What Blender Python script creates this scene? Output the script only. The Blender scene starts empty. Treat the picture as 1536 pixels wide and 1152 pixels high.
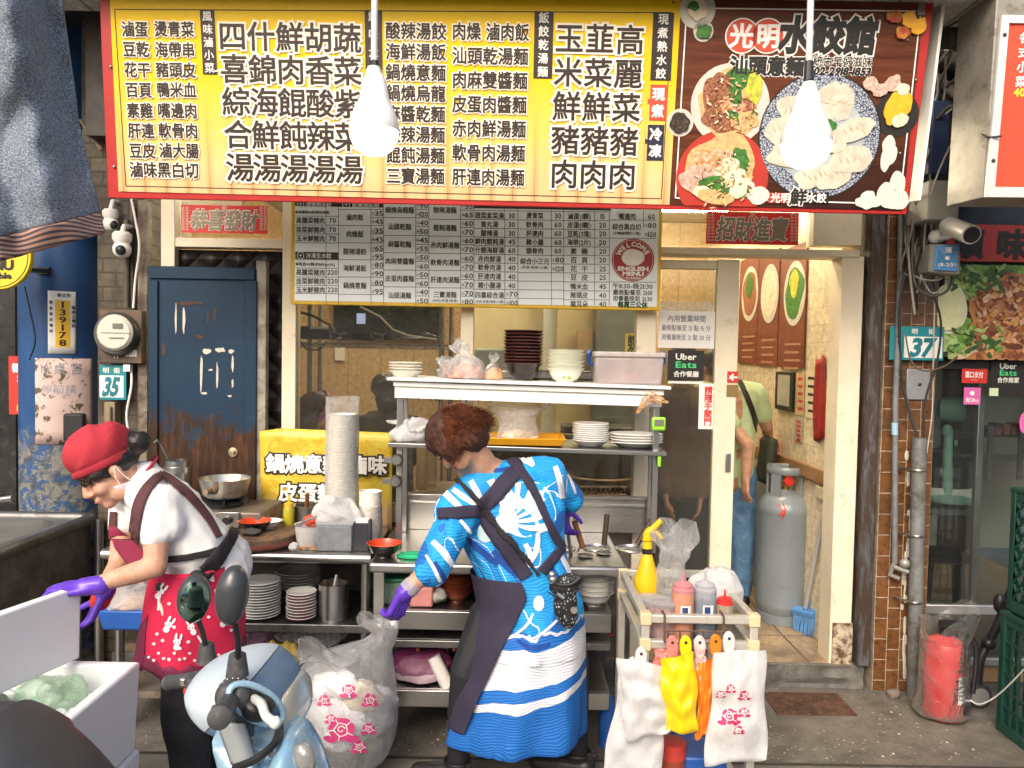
import bpy,bmesh,math,random
from mathutils import Vector as V,Matrix,Quaternion,noise
from mathutils.bvhtree import BVHTree
R = math.radians;pi = math.pi;cos = math.cos;sin = math.sin
sc = bpy.context.scene;COL = sc.collection;rnd = random.Random(7)

# ---------------------------------------------------------------- camera, sky, sun, exposure
CAM = V((0,0,1.7));F = 1150.0;PITCH = R(2.2);ROLL = 0.018
_f = V((0,cos(PITCH),-sin(PITCH)));_u0 = V((0,sin(PITCH),cos(PITCH)));_r0 = V((1,0,0))
_r = _r0 * cos(ROLL) + _u0 * sin(ROLL);_u = _u0 * cos(ROLL) - _r0 * sin(ROLL)
cd = bpy.data.cameras.new('camera');co = bpy.data.objects.new('camera',cd);COL.objects.link(co)
co.matrix_world = Matrix(((_r.x,_u.x,-_f.x,CAM.x),(_r.y,_u.y,-_f.y,CAM.y),(_r.z,_u.z,-_f.z,CAM.z),(0,0,0,1)))
cd.sensor_width = 36;cd.lens = 36 * F / 1536;cd.clip_end = 1000;cd.clip_start = .05
sc.camera = co
w = bpy.data.worlds.new('World');sc.world = w;w.use_nodes = True
wn = w.node_tree;sky = wn.nodes.new('ShaderNodeTexSky');sky.sky_type = 'NISHITA';sky.sun_disc = False
SUN_EL,SUN_AZ = R(38),R(200)      # behind the camera, a little to the left
sky.sun_elevation = SUN_EL;sky.sun_rotation = SUN_AZ;sky.dust_density = 6;sky.ozone_density = .6;sky.air_density = 1.0
bg = wn.nodes['Background'];wn.links.new(sky.outputs[0],bg.inputs[0]);bg.inputs[1].default_value = .15
sl = bpy.data.lights.new('sun','SUN');sl.energy = .9;sl.angle = R(32);sl.color = (1,.95,.88)
so = bpy.data.objects.new('sun',sl);COL.objects.link(so)
sd = V((sin(SUN_AZ) * cos(SUN_EL),cos(SUN_AZ) * cos(SUN_EL),sin(SUN_EL)))
so.rotation_euler = sd.to_track_quat('Z','Y').to_euler();so.location = (-3,-8,8)
sc.view_settings.view_transform = 'Standard';sc.view_settings.look = 'None';sc.view_settings.gamma = 1
sc.view_settings.exposure = .72
sc.render.engine = 'CYCLES';cy = sc.cycles
cy.use_denoising = True;cy.max_bounces = 8;cy.diffuse_bounces = 4;cy.glossy_bounces = 3;cy.transmission_bounces = 4
cy.transparent_max_bounces = 16;cy.caustics_reflective = False;cy.caustics_refractive = False;cy.sample_clamp_indirect = 6

def ray(px,py): return _f + _r * ((px - 768) / F) - _u * ((py - 576) / F)
def P(px,py,Y):
    d = ray(px,py);return CAM + d * (Y / d.y)
def PZ(px,py,z):
    d = ray(px,py);return CAM + d * ((z - CAM.z) / d.z)
def PX(px,py,x):
    d = ray(px,py);return CAM + d * ((x - CAM.x) / d.x)

# ---------------------------------------------------------------- materials
MATS = {}
def _new(name):
    m = bpy.data.materials.new(name);m.use_nodes = True;nt = m.node_tree
    return m,nt,nt.nodes,nt.links,nt.nodes['Principled BSDF']
def _coord(N,L,scale=(1,1,1)):
    tc = N.new('ShaderNodeTexCoord');mp = N.new('ShaderNodeMapping');mp.inputs['Scale'].default_value = scale
    L.new(tc.outputs['Object'],mp.inputs[0]);return mp.outputs[0]
def ramp(N,L,src,stops,const=False):
    r = N.new('ShaderNodeValToRGB');e = r.color_ramp.elements
    while len(e) < len(stops): e.new(.5)
    for k,(p,c) in enumerate(stops): e[k].position = p;e[k].color = (*c,1)
    if const: r.color_ramp.interpolation = 'CONSTANT'
    L.new(src,r.inputs[0]);return r.outputs[0]
def mix(N,L,fac,a,b,mode='MIX'):
    m = N.new('ShaderNodeMix');m.data_type = 'RGBA';m.blend_type = mode
    for k,x in ((0,fac),(6,a),(7,b)):
        if isinstance(x,(int,float)): m.inputs[k].default_value = x
        elif isinstance(x,tuple): m.inputs[k].default_value = (*x[:3],1)
        else: L.new(x,m.inputs[k])
    return m.outputs[2]
def mth(N,L,op,a,b=0,c=0):
    m = N.new('ShaderNodeMath');m.operation = op
    for k,x in enumerate((a,b,c)):
        if isinstance(x,(int,float)): m.inputs[k].default_value = x
        else: L.new(x,m.inputs[k])
    return m.outputs[0]
def nz(N,L,vec,s,d=4,rough=.6,dist=0):
    n = N.new('ShaderNodeTexNoise');n.inputs['Scale'].default_value = s;n.inputs['Detail'].default_value = d
    n.inputs['Roughness'].default_value = rough;n.inputs['Distortion'].default_value = dist;L.new(vec,n.inputs['Vector']);return n.outputs[0]
def mat(name,c,r=.5,metal=0,var=.12,vs=9,c2=None,cut=.5,soft=.08,bump=0,bs=80,stretch=(1,1,1),coat=0,emit=None,es=1,rv=.12,sss=0,spec=.5):
    """noise-varied principled; c2 = second colour that shows in blotches above the cut (wear, rust, dirt)"""
    if name in MATS: return MATS[name]
    m,nt,N,L,b = _new(name);v = _coord(N,L,stretch)
    n1 = nz(N,L,v,vs,5)
    col = ramp(N,L,n1,[(.3,tuple(x * (1 - var) for x in c)),(.7,tuple(min(1,x * (1 + var)) for x in c))])
    if c2:
        n2 = nz(N,L,v,vs * 1.7,8,.68,.4)
        col = mix(N,L,ramp(N,L,n2,[(cut - soft,(0,0,0)),(cut + soft,(1,1,1))]),col,c2)
    L.new(col,b.inputs['Base Color'])
    b.inputs['Metallic'].default_value = metal;b.inputs['Specular IOR Level'].default_value = spec
    rr = mth(N,L,'MULTIPLY_ADD',nz(N,L,v,vs * 2.3,6),rv * 2,r - rv);L.new(rr,b.inputs['Roughness'])
    if coat: b.inputs['Coat Weight'].default_value = coat;b.inputs['Coat Roughness'].default_value = .1
    if sss: b.inputs['Subsurface Weight'].default_value = sss;b.inputs['Subsurface Radius'].default_value = (.012,.005,.003)
    if emit: b.inputs['Emission Color'].default_value = (*emit,1);b.inputs['Emission Strength'].default_value = es
    if bump:
        bn = N.new('ShaderNodeBump');bn.inputs['Strength'].default_value = bump;bn.inputs['Distance'].default_value = .004
        L.new(nz(N,L,v,bs,6),bn.inputs['Height']);L.new(bn.outputs[0],b.inputs['Normal'])
    MATS[name] = m;return m
def glass(name,tint=(.93,.96,.95),refl=1.0,dirt=0.04):
    m,nt,N,L,b = _new(name);N.remove(b);out = N['Material Output']
    t = N.new('ShaderNodeBsdfTransparent');t.inputs[0].default_value = (*tint,1)
    g = N.new('ShaderNodeBsdfGlossy');g.inputs['Roughness'].default_value = .02
    fr = N.new('ShaderNodeFresnel');fr.inputs[0].default_value = 1.45
    mx = N.new('ShaderNodeMixShader');L.new(mth(N,L,'MULTIPLY',fr.outputs[0],refl),mx.inputs[0]);L.new(t.outputs[0],mx.inputs[1]);L.new(g.outputs[0],mx.inputs[2])
    d = N.new('ShaderNodeBsdfDiffuse');d.inputs[0].default_value = (.6,.6,.58,1)
    m2 = N.new('ShaderNodeMixShader');v = _coord(N,L)
    L.new(mth(N,L,'MULTIPLY',nz(N,L,v,3,8,.7),dirt * 2),m2.inputs[0]);L.new(mx.outputs[0],m2.inputs[1]);L.new(d.outputs[0],m2.inputs[2])
    L.new(m2.outputs[0],out.inputs[0]);MATS[name] = m;return m
def film(name,c=(.85,.87,.9),op=.35,edge=.5,rough=.18,crumple=.5,cs=14,gl=.5):
    """thin plastic: part see-through, denser where it turns away, crinkled"""
    m,nt,N,L,b = _new(name);N.remove(b);out = N['Material Output'];v = _coord(N,L)
    n = nz(N,L,v,cs,5,.6,1.2)
    bn = N.new('ShaderNodeBump');bn.inputs['Strength'].default_value = crumple;bn.inputs['Distance'].default_value = .03;L.new(n,bn.inputs['Height'])
    t = N.new('ShaderNodeBsdfTransparent');d = N.new('ShaderNodeBsdfDiffuse');tl = N.new('ShaderNodeBsdfTranslucent');g = N.new('ShaderNodeBsdfGlossy')
    g.inputs['Roughness'].default_value = rough
    for s in (d,tl): s.inputs[0].default_value = (*c,1)
    for s in (d,tl,g): L.new(bn.outputs[0],s.inputs['Normal'])
    a = N.new('ShaderNodeMixShader');a.inputs[0].default_value = .4;L.new(d.outputs[0],a.inputs[1]);L.new(tl.outputs[0],a.inputs[2])
    lw = N.new('ShaderNodeLayerWeight');lw.inputs[0].default_value = .5;L.new(bn.outputs[0],lw.inputs['Normal'])
    f = mth(N,L,'MULTIPLY_ADD',lw.outputs['Facing'],edge,op);f = mth(N,L,'MULTIPLY_ADD',mth(N,L,'SUBTRACT',n,.5),.5,f)
    cl = N.new('ShaderNodeClamp');L.new(f,cl.inputs[0])
    x = N.new('ShaderNodeMixShader');L.new(cl.outputs[0],x.inputs[0]);L.new(t.outputs[0],x.inputs[1]);L.new(a.outputs[0],x.inputs[2])
    y = N.new('ShaderNodeMixShader');fr = N.new('ShaderNodeFresnel');L.new(bn.outputs[0],fr.inputs['Normal']);L.new(mth(N,L,'MULTIPLY',fr.outputs[0],gl),y.inputs[0]);L.new(x.outputs[0],y.inputs[1]);L.new(g.outputs[0],y.inputs[2])
    L.new(y.outputs[0],out.inputs[0]);MATS[name] = m;return m
def emis(name,c,s):
    m,nt,N,L,b = _new(name);b.inputs['Base Color'].default_value = (*c,1);b.inputs['Emission Color'].default_value = (*c,1);b.inputs['Emission Strength'].default_value = s
    MATS[name] = m;return m

# ---------------------------------------------------------------- mesh building
ORIG = {}
class MB:
    def __init__(s): s.v = [];s.f = [];s.mi = [];s.m = 0
    def add(s,vs,fs):
        o = len(s.v);s.v += [V(x) for x in vs]
        for q in fs: s.f.append(tuple(i + o for i in q));s.mi.append(s.m)
        return s
    def box(s,x0,x1,y0,y1,z0,z1): return s.hexa([(x0,y0,z0),(x1,y0,z0),(x1,y1,z0),(x0,y1,z0),(x0,y0,z1),(x1,y0,z1),(x1,y1,z1),(x0,y1,z1)])
    def hexa(s,p): return s.add(p,[(3,2,1,0),(4,5,6,7),(0,1,5,4),(1,2,6,5),(2,3,7,6),(3,0,4,7)])
    def obox(s,c,size,rot=None):
        rot = rot or Matrix.Identity(3);a,b,d = (x / 2 for x in size)
        return s.hexa([V(c) + rot @ V(q) for q in ((-a,-b,-d),(a,-b,-d),(a,b,-d),(-a,b,-d),(-a,-b,d),(a,-b,d),(a,b,d),(-a,b,d))])
    def rings(s,rs,cap0=True,cap1=True,closed=True):
        n = len(rs[0]);o = [p for r in rs for p in r];fs = []
        for k in range(len(rs) - 1):
            for i in range(n if closed else n - 1):
                j = (i + 1) % n;fs.append((k * n + i,k * n + j,(k + 1) * n + j,(k + 1) * n + i))
        if cap0: fs.append(tuple(reversed(range(n))))
        if cap1: fs.append(tuple((len(rs) - 1) * n + i for i in range(n)))
        return s.add(o,fs)
    def tube(s,pts,r,n=8,flat=1.0,up=None,caps=True):
        pts = [V(p) for p in pts];k = len(pts);rr = r if isinstance(r,(list,tuple)) else [r] * k;rs = [];prev = V(up) if up else None
        for i,p in enumerate(pts):
            t = (pts[min(i + 1,k - 1)] - pts[max(i - 1,0)]).normalized()
            if prev is None: prev = t.orthogonal()
            a = prev - t * prev.dot(t)
            a = t.orthogonal() if a.length < 1e-6 else a
            a.normalize();prev = a;b = t.cross(a)
            rs.append([p + a * (cos(2 * pi * j / n) * rr[i]) + b * (sin(2 * pi * j / n) * rr[i] * flat) for j in range(n)])
        return s.rings(rs,caps,caps)
    def lathe(s,prof,c,n=24,sx=1,sy=1,rot=None,cap0=True,cap1=True,wob=None):
        c = V(c);rs = []
        for r,z in prof:
            ring = []
            for j in range(n):
                a = 2 * pi * j / n;k = wob(a,z) if wob else 1
                q = V((cos(a) * r * sx * k,sin(a) * r * sy * k,z));ring.append(c + (rot @ q if rot else q))
            rs.append(ring)
        return s.rings(rs,cap0,cap1)
    def sph(s,c,r,n=12,rot=None):
        r = r if isinstance(r,(tuple,list)) else (r,r,r);m = max(6,n // 2 + 1);c = V(c);rs = []
        for i in range(1,m):
            t = pi * i / m;ring = []
            for j in range(n):
                a = 2 * pi * j / n;q = V((r[0] * sin(t) * cos(a),r[1] * sin(t) * sin(a),-r[2] * cos(t)));ring.append(c + (rot @ q if rot else q))
            rs.append(ring)
        return s.rings(rs)
    def cap(s,p0,r0,p1,r1,n=10):
        p0,p1 = V(p0),V(p1);s.sph(p0,r0,n);s.sph(p1,r1,n)
        if (p1 - p0).length > 1e-5: s.tube([p0,p1],[r0 * .995,r1 * .995],n)
        return s
    def chain(s,pts,n=10):
        for a,b in zip(pts,pts[1:]): s.cap(a[0],a[1],b[0],b[1],n)
        return s
    def grid(s,fn,nu,nv,thick=0):
        o = [fn(i / nu,j / nv) for j in range(nv + 1) for i in range(nu + 1)];w = nu + 1
        return s.add(o,[(j * w + i,j * w + i + 1,(j + 1) * w + i + 1,(j + 1) * w + i) for j in range(nv) for i in range(nu)])
    def prism(s,poly,d):
        n = len(poly);poly = [V(p) for p in poly];d = V(d)
        return s.add(poly + [p + d for p in poly],[tuple(range(n)),tuple(reversed(range(n,2 * n)))] + [(i,i + n,(i + 1) % n + n,(i + 1) % n) for i in range(n)])
    def crumple(s,amp,freq,seed=0,start=0):
        for k in range(start,len(s.v)):
            q = s.v[k] * freq + V((seed * 3.1,seed * 1.7,seed));s.v[k] = s.v[k] + noise.noise_vector(q) * amp + noise.noise_vector(q * 2.6) * amp * .45
        return s
    def mesh(s,name,off):
        me = bpy.data.meshes.new(name);me.from_pydata([tuple(p - off) for p in s.v],[],s.f);return me

def tag(o,label=None,cat=None,group=None,kind=None):
    if label: o['label'] = label
    if cat: o['category'] = cat
    if group: o['group'] = group
    if kind: o['kind'] = kind
    return o
def finish(o,mats,mi=None,smooth=True,bevel=0,sub=0,solid=0,ang=38):
    me = o.data
    for m in (mats if isinstance(mats,(list,tuple)) else [mats]): me.materials.append(m)
    if mi and max(mi) > 0: me.polygons.foreach_set('material_index',mi)
    bm = bmesh.new();bm.from_mesh(me)
    bmesh.ops.recalc_face_normals(bm,faces=bm.faces);bm.to_mesh(me);bm.free()
    if smooth:
        me.polygons.foreach_set('use_smooth',[True] * len(me.polygons));me.set_sharp_from_angle(angle=R(ang))
    if solid: md = o.modifiers.new('solid','SOLIDIFY');md.thickness = solid;md.offset = 0
    if bevel: md = o.modifiers.new('bevel','BEVEL');md.width = bevel;md.segments = 2;md.limit_method = 'ANGLE';md.angle_limit = R(40);md.harden_normals = False
    if sub: md = o.modifiers.new('sub','SUBSURF');md.levels = sub;md.render_levels = sub
    me.update();return o
def thing(name,label,cat,loc,group=None):
    o = bpy.data.objects.new(name,None);COL.objects.link(o);o.location = V(loc);o.empty_display_size = .1
    ORIG[o.name] = V(loc);return tag(o,label,cat,group)
def part(mb,name,mats,parent,label=None,**k):
    off = ORIG[parent.name];me = mb.mesh(name,off);o = bpy.data.objects.new(name,me);COL.objects.link(o);o.parent = parent
    ORIG[o.name] = off;finish(o,mats,mb.mi,**k);return tag(o,label)
def solo(mb,name,mats,label,cat,group=None,kind=None,loc=None,**k):
    lo = V((min(p.x for p in mb.v),min(p.y for p in mb.v),min(p.z for p in mb.v)));hi = V((max(p.x for p in mb.v),max(p.y for p in mb.v),0))
    loc = V(loc) if loc else V(((lo.x + hi.x) / 2,(lo.y + hi.y) / 2,lo.z))
    me = mb.mesh(name,loc);o = bpy.data.objects.new(name,me);COL.objects.link(o);o.location = loc;ORIG[o.name] = loc
    finish(o,mats,mb.mi,**k);return tag(o,label,cat,group,kind)
def dup(o,loc,label,rz=None):
    c = o.copy();COL.objects.link(c);c.location = V(loc);c['label'] = label
    if rz is not None: c.rotation_euler = (0,0,rz)
    for ch in list(o.children):
        d = ch.copy();COL.objects.link(d);d.parent = c
        for g in list(ch.children):
            e = g.copy();COL.objects.link(e);e.parent = d
    return c
_ord = 'topmost second third fourth fifth sixth seventh eighth ninth tenth eleventh twelfth thirteenth fourteenth fifteenth sixteenth seventeenth eighteenth nineteenth twentieth'.split()
_tens = {2: 'twenty',3: 'thirty',4: 'forty'}
def nth(k):
    if k < 20: return _ord[k]
    t,u = divmod(k + 1,10)
    return _tens[t] + ('-' + ['','first',*_ord[1:9]][u] if u else '') if u else {3: 'thirtieth',4: 'fortieth'}[t]
def stack(proto,n,dz,fmt,jit=.002):
    """proto is the lowest piece; n-1 copies above it, each labelled by its rank from the top"""
    l0 = proto.location.copy();proto['label'] = fmt.format(nth(n - 1).replace('topmost','only'))
    for k in range(1,n):
        dup(proto,l0 + V((rnd.uniform(-jit,jit),rnd.uniform(-jit,jit),dz * k)),fmt.format(nth(n - 1 - k)),rnd.uniform(0,6.28))
    return proto
def evalmesh(o):
    dg = bpy.context.evaluated_depsgraph_get();e = o.evaluated_get(dg);me = e.to_mesh()
    r = MB();r.add([v.co.copy() for v in me.vertices],[tuple(p.vertices) for p in me.polygons]);e.to_mesh_clear();return r
def remesh(mb,vox=.008,smooth=4,fac=.5):
    """melt overlapping closed shapes into one continuous surface"""
    me = mb.mesh('tmp',V((0,0,0)));o = bpy.data.objects.new('tmp',me);COL.objects.link(o)
    bm = bmesh.new();bm.from_mesh(me);bmesh.ops.recalc_face_normals(bm,faces=bm.faces);bm.to_mesh(me);bm.free()
    md = o.modifiers.new('r','REMESH');md.mode = 'VOXEL';md.voxel_size = vox
    if smooth: md = o.modifiers.new('s','SMOOTH');md.iterations = smooth;md.factor = fac
    r = evalmesh(o);bpy.data.objects.remove(o);return r

# ---------------------------------------------------------------- flat work (signs, prints, lettering)
class Pl:
    def __init__(s,O,U,W): s.O = V(O);s.U = V(U).normalized();s.W = V(W).normalized();s.N = s.U.cross(s.W)
    def uv(s,px,py):
        d = ray(px,py);t = (s.O - CAM).dot(s.N) / d.dot(s.N);q = CAM + d * t - s.O;return q.dot(s.U),q.dot(s.W)
    def pt(s,u,v,n=0): return s.O + s.U * u + s.W * v + s.N * n
    def px(s,px,py,n=0): u,v = s.uv(px,py);return s.pt(u,v,n)
    def sc(s,px,py): a = s.uv(px,py);b = s.uv(px + 4,py);return math.hypot(b[0] - a[0],b[1] - a[1]) / 4
def slab(mb,pl,pts,n0,n1,px=True):
    q = [(pl.px(a,b,n1) if px else pl.pt(a,b,n1)) for a,b in pts];return mb.prism(q,-pl.N * (n1 - n0))
def rect(mb,pl,x0,y0,x1,y1,n0,n1):
    """rectangle square to the plane's axes, from two pixel corners"""
    a = pl.uv(x0,y0);b = pl.uv(x1,y1);return slab(mb,pl,[(a[0],a[1]),(a[0],b[1]),(b[0],b[1]),(b[0],a[1])],n0,n1,False)
def disc(mb,pl,cx,cy,rx,ry,n0,n1,seg=32,wob=0,seed=0,a0=0,rot=0,vmin=-9):
    k = pl.sc(cx,cy);u,v = pl.uv(cx,cy);q = []
    for j in range(seg):
        a = 2 * pi * j / seg;w_ = 1 + wob * noise.noise(V((cos(a) * 1.7,sin(a) * 1.7,seed * 5.3)))
        x,y = rx * k * cos(a) * w_,ry * k * sin(a) * w_;q.append((u + x * cos(rot) - y * sin(rot),max(vmin,v + x * sin(rot) + y * cos(rot))))
    return slab(mb,pl,q,n0,n1,False)
_GC = {}
def glyph(ch,wt):
    k = (ch,wt)
    if k in _GC: return _GC[k]
    cu = bpy.data.curves.new('g','FONT');cu.body = ch;cu.size = 1;cu.resolution_u = 2
    if wt: cu.bevel_depth = wt;cu.bevel_resolution = 0;cu.fill_mode = 'BOTH'
    else: cu.fill_mode = 'FRONT'
    o = bpy.data.objects.new('g',cu);COL.objects.link(o);dg = bpy.context.evaluated_depsgraph_get();e = o.evaluated_get(dg);me = e.to_mesh()
    vs = [v.co.copy() for v in me.vertices];fs = [tuple(p.vertices) for p in me.polygons];e.to_mesh_clear()
    bpy.data.objects.remove(o);bpy.data.curves.remove(cu)
    cjk = ord(ch) > 0x2e80
    if vs:
        lo = min(v.x for v in vs);hi = max(v.x for v in vs)
        if cjk: adv = 1.0;off = 0
        else: adv = hi - lo - 2 * wt + .1;off = -lo - wt + .05
        for v in vs: v.x += off
    else: adv = .32 if not cjk else 1
    _GC[k] = (vs,fs,adv);return _GC[k]
def txt(mb,pl,s,cx,cy,h,w=None,wt=.02,n=.003,vert=False,shear=0,px=True,th=.0006,sq=None,rot=0):
    """lettering centred on pixel (cx,cy): h = glyph height in px (em for CJK), w = total width in px (else natural)"""
    k = pl.sc(cx,cy) if px else 1;u0,v0 = pl.uv(cx,cy) if px else (cx,cy);em = h * k
    gl = [glyph(c,wt) for c in s];cjk = any(ord(c) > 0x2e80 for c in s);cap = .38 if cjk else .35
    if vert:
        step = (w * k - em) / max(1,len(s) - 1) if w else em * 1.08;tot = step * (len(s) - 1)
        for i,(vs,fs,adv) in enumerate(gl):
            a = sq or 1
            mb.add([pl.pt(u0 + (p.x - adv / 2) * em * a,v0 + tot / 2 - i * step + (p.y - cap) * em,n + (p.z * th / max(wt,.01))) for p in vs],fs)
        return mb
    tot = sum(g[2] for g in gl);a = (w * k / (tot * em)) if w else (sq or 1);x = -tot / 2
    ga = min(a,1.12) if cjk else a
    for vs,fs,adv in gl:
        q = []
        for p in vs:
            X = (x + adv / 2) * em * a + (p.x - adv / 2) * em * ga + shear * (p.y - cap) * em;Y = (p.y - cap) * em
            if rot: X,Y = X * cos(rot) - Y * sin(rot),X * sin(rot) + Y * cos(rot)
            q.append(pl.pt(u0 + X,v0 + Y,n + p.z * th / max(wt,.01)))
        mb.add(q,fs);x += adv
    return mb
def outl(mbf,mbo,pl,s,cx,cy,h,w=None,wt=.02,ow=.07,n=.004,**k):
    txt(mbo,pl,s,cx,cy,h,w,ow,n,th=.0006,**k);txt(mbf,pl,s,cx,cy,h,w,wt,n + .0018,th=.0006,**k)

# common materials
steel = mat('steel',(.5,.49,.47),.3,1,.05,3,stretch=(1,1,22),rv=.08)
steeld = mat('steel_dull',(.27,.265,.25),.42,1,.3,5,c2=(.12,.1,.08),cut=.62,rv=.14)
steelb = mat('steel_grimy',(.26,.22,.18),.5,.55,.4,5,c2=(.11,.085,.06),cut=.55,soft=.2,rv=.18)
white = mat('white_paint',(.78,.78,.75),.4,var=.05,c2=(.45,.42,.36),cut=.72)
cream = mat('cream_paint',(.74,.66,.5),.45,var=.08,vs=5,c2=(.4,.33,.22),cut=.7,soft=.1,bump=.1,bs=30)
black = mat('black_plastic',(.015,.015,.016),.38,var=.3)
darkm = mat('dark_metal',(.05,.048,.045),.45,.4,.3,c2=(.09,.05,.03),cut=.62)
rubber = mat('rubber',(.03,.03,.032),.6,var=.25,bump=.2)
cer = mat('ceramic',(.8,.79,.75),.18,var=.03,coat=.3)
ink = mat('ink_black',(.014,.011,.009),.5,var=.1);inkw = mat('ink_white',(.82,.8,.76),.5,var=.03)
inkr = mat('ink_red',(.55,.03,.02),.5,var=.08);inkg = mat('ink_green',(.06,.6,.22),.5)
skin = mat('skin',(.56,.33,.22),.5,var=.16,vs=22,c2=(.5,.22,.15),cut=.6,soft=.2,bump=.3,bs=240,sss=.1)
clear = glass('clear_glass',(.9,.92,.89),1.0,.03)
bagf = film('bag_film',(.86,.87,.88),.22,.5)
bagw = film('white_bag_film',(.92,.92,.91),.62,.4,.3,.25)

# ================================================================ SETTING
def pb(mb,x0,y0,x1,y1,Y0,Y1):
    a = P(x0,y0,Y0);b = P(x1,y1,Y0);return mb.box(a.x,b.x,Y0,Y1,b.z,a.z)
def sep(N,L,v):
    s = N.new('ShaderNodeSeparateXYZ');L.new(v,s.inputs[0]);return s.outputs
def comb(N,L,x,y,z=0):
    c = N.new('ShaderNodeCombineXYZ')
    for k,a in enumerate((x,y,z)):
        if isinstance(a,(int,float)): c.inputs[k].default_value = a
        else: L.new(a,c.inputs[k])
    return c.outputs[0]
def brickmat(name,ax,w,h,c1,c2,mort,msize,off=.5,r=.4,dirt=None,dcut=.6,bump=.4):
    m,nt,N,L,b = _new(name);v = _coord(N,L);s = sep(N,L,v)
    br = N.new('ShaderNodeTexBrick');L.new(comb(N,L,s[ax[0]],s[ax[1]]),br.inputs[0])
    br.inputs['Scale'].default_value = 1;br.inputs['Brick Width'].default_value = w;br.inputs['Row Height'].default_value = h
    br.inputs['Mortar Size'].default_value = msize;br.inputs['Mortar Smooth'].default_value = .2;br.offset = off
    br.inputs[1].default_value = (*c1,1);br.inputs[2].default_value = (*c2,1);br.inputs[3].default_value = (*mort,1)
    n = nz(N,L,v,26,6,.7);c = mix(N,L,1,br.outputs[0],ramp(N,L,n,[(.3,(.62,.6,.58)),(.7,(1.3,1.3,1.3))]),'MULTIPLY')
    if dirt: c = mix(N,L,ramp(N,L,nz(N,L,v,2.4,8,.7,.4),[(dcut - .12,(0,0,0)),(dcut + .12,(1,1,1))]),c,dirt)
    L.new(c,b.inputs['Base Color']);b.inputs['Roughness'].default_value = r
    L.new(mth(N,L,'MULTIPLY_ADD',n,.3,r - .15),b.inputs['Roughness'])
    bn = N.new('ShaderNodeBump');bn.inputs['Strength'].default_value = bump;bn.inputs['Distance'].default_value = .004
    L.new(mth(N,L,'SUBTRACT',mth(N,L,'MULTIPLY',n,.5),br.outputs[1]),bn.inputs['Height']);L.new(bn.outputs[0],b.inputs['Normal'])
    MATS[name] = m;return m
# unseen building added across the street to cut low sky light and reflections
ob = thing('added_opposite_building','low plain building added unseen across the street behind the viewer','building',(0,-9,0));opm = mat('far_wall',(.5,.47,.42),.8,var=.2,vs=1)
mb = MB();mb.box(-24,24,-14,-9,0,3.3);part(mb,'wall',opm,ob)
mb = MB()
for k in range(12): mb.box(-22 + k * 3.7,-19.6 + k * 3.7,-8.99,-8.95,.2,2.4);mb.box(-21.6 + k * 3.7,-20 + k * 3.7,-8.99,-8.95,2.7,3.1)
part(mb,'window',mat('far_window',(.04,.045,.05),.2),ob)
# ground: worn dark concrete with washed pebbles showing, a smoother band toward the road
def ground_mat():
    m,nt,N,L,b = _new('ground');v = _coord(N,L);s = sep(N,L,v)
    big = nz(N,L,v,1.3,8,.65,.5);mid = nz(N,L,v,9,8,.7);fine = nz(N,L,v,90,4,.7)
    c = ramp(N,L,big,[(.3,(.07,.062,.053)),(.52,(.14,.125,.105)),(.72,(.21,.19,.155))])
    c = mix(N,L,1,c,ramp(N,L,mid,[(.3,(.6,.6,.6)),(.7,(1.4,1.38,1.35))]),'MULTIPLY')
    c = mix(N,L,1,c,ramp(N,L,fine,[(.3,(.7,.7,.7)),(.7,(1.25,1.25,1.25))]),'MULTIPLY')
    vo = N.new('ShaderNodeTexVoronoi');vo.inputs['Scale'].default_value = 42;vo.inputs['Randomness'].default_value = 1
    L.new(_coord(N,L,(1,1.5,1)),vo.inputs['Vector'])
    peb = ramp(N,L,vo.outputs['Distance'],[(.16,(1,1,1)),(.24,(0,0,0))])
    pick = mth(N,L,'GREATER_THAN',sep(N,L,vo.outputs['Color'])[0],.58)
    patch = ramp(N,L,nz(N,L,v,3.2,4),[(.4,(0,0,0)),(.55,(1,1,1))])
    kerb = mth(N,L,'GREATER_THAN',s[1],3.16)
    f = mth(N,L,'MULTIPLY',mth(N,L,'MULTIPLY',mth(N,L,'MULTIPLY',peb,pick),patch),kerb)
    pc = ramp(N,L,sep(N,L,vo.outputs['Color'])[1],[(.2,(.2,.17,.13)),(.6,(.42,.38,.31)),(.9,(.6,.56,.48))])
    c = mix(N,L,f,c,pc)
    band = mth(N,L,'LESS_THAN',s[1],3.16)
    c = mix(N,L,mth(N,L,'MULTIPLY',band,.55),c,(.17,.155,.13))
    seam = ramp(N,L,mth(N,L,'ABSOLUTE',mth(N,L,'SUBTRACT',s[1],mth(N,L,'MULTIPLY_ADD',mid,.02,3.15))),[(.006,(1,1,1)),(.016,(0,0,0))])
    c = mix(N,L,seam,c,(.03,.027,.022))
    moss = ramp(N,L,nz(N,L,v,4.5,6,.7),[(.6,(0,0,0)),(.72,(1,1,1))])
    c = mix(N,L,mth(N,L,'MULTIPLY',mth(N,L,'MULTIPLY',moss,mth(N,L,'GREATER_THAN',s[1],3.35)),.7),c,(.08,.09,.03))
    L.new(c,b.inputs['Base Color']);L.new(mth(N,L,'MULTIPLY_ADD',mid,.5,.35),b.inputs['Roughness'])
    bn = N.new('ShaderNodeBump');bn.inputs['Strength'].default_value = .6;bn.inputs['Distance'].default_value = .006
    L.new(mth(N,L,'ADD',mth(N,L,'ADD',mid,mth(N,L,'MULTIPLY',fine,.3)),f),bn.inputs['Height']);L.new(bn.outputs[0],b.inputs['Normal'])
    return m
mb = MB();mb.add([(-200,-200,0),(200,-200,0),(200,200,0),(-200,200,0)],[(0,1,2,3)])
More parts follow.
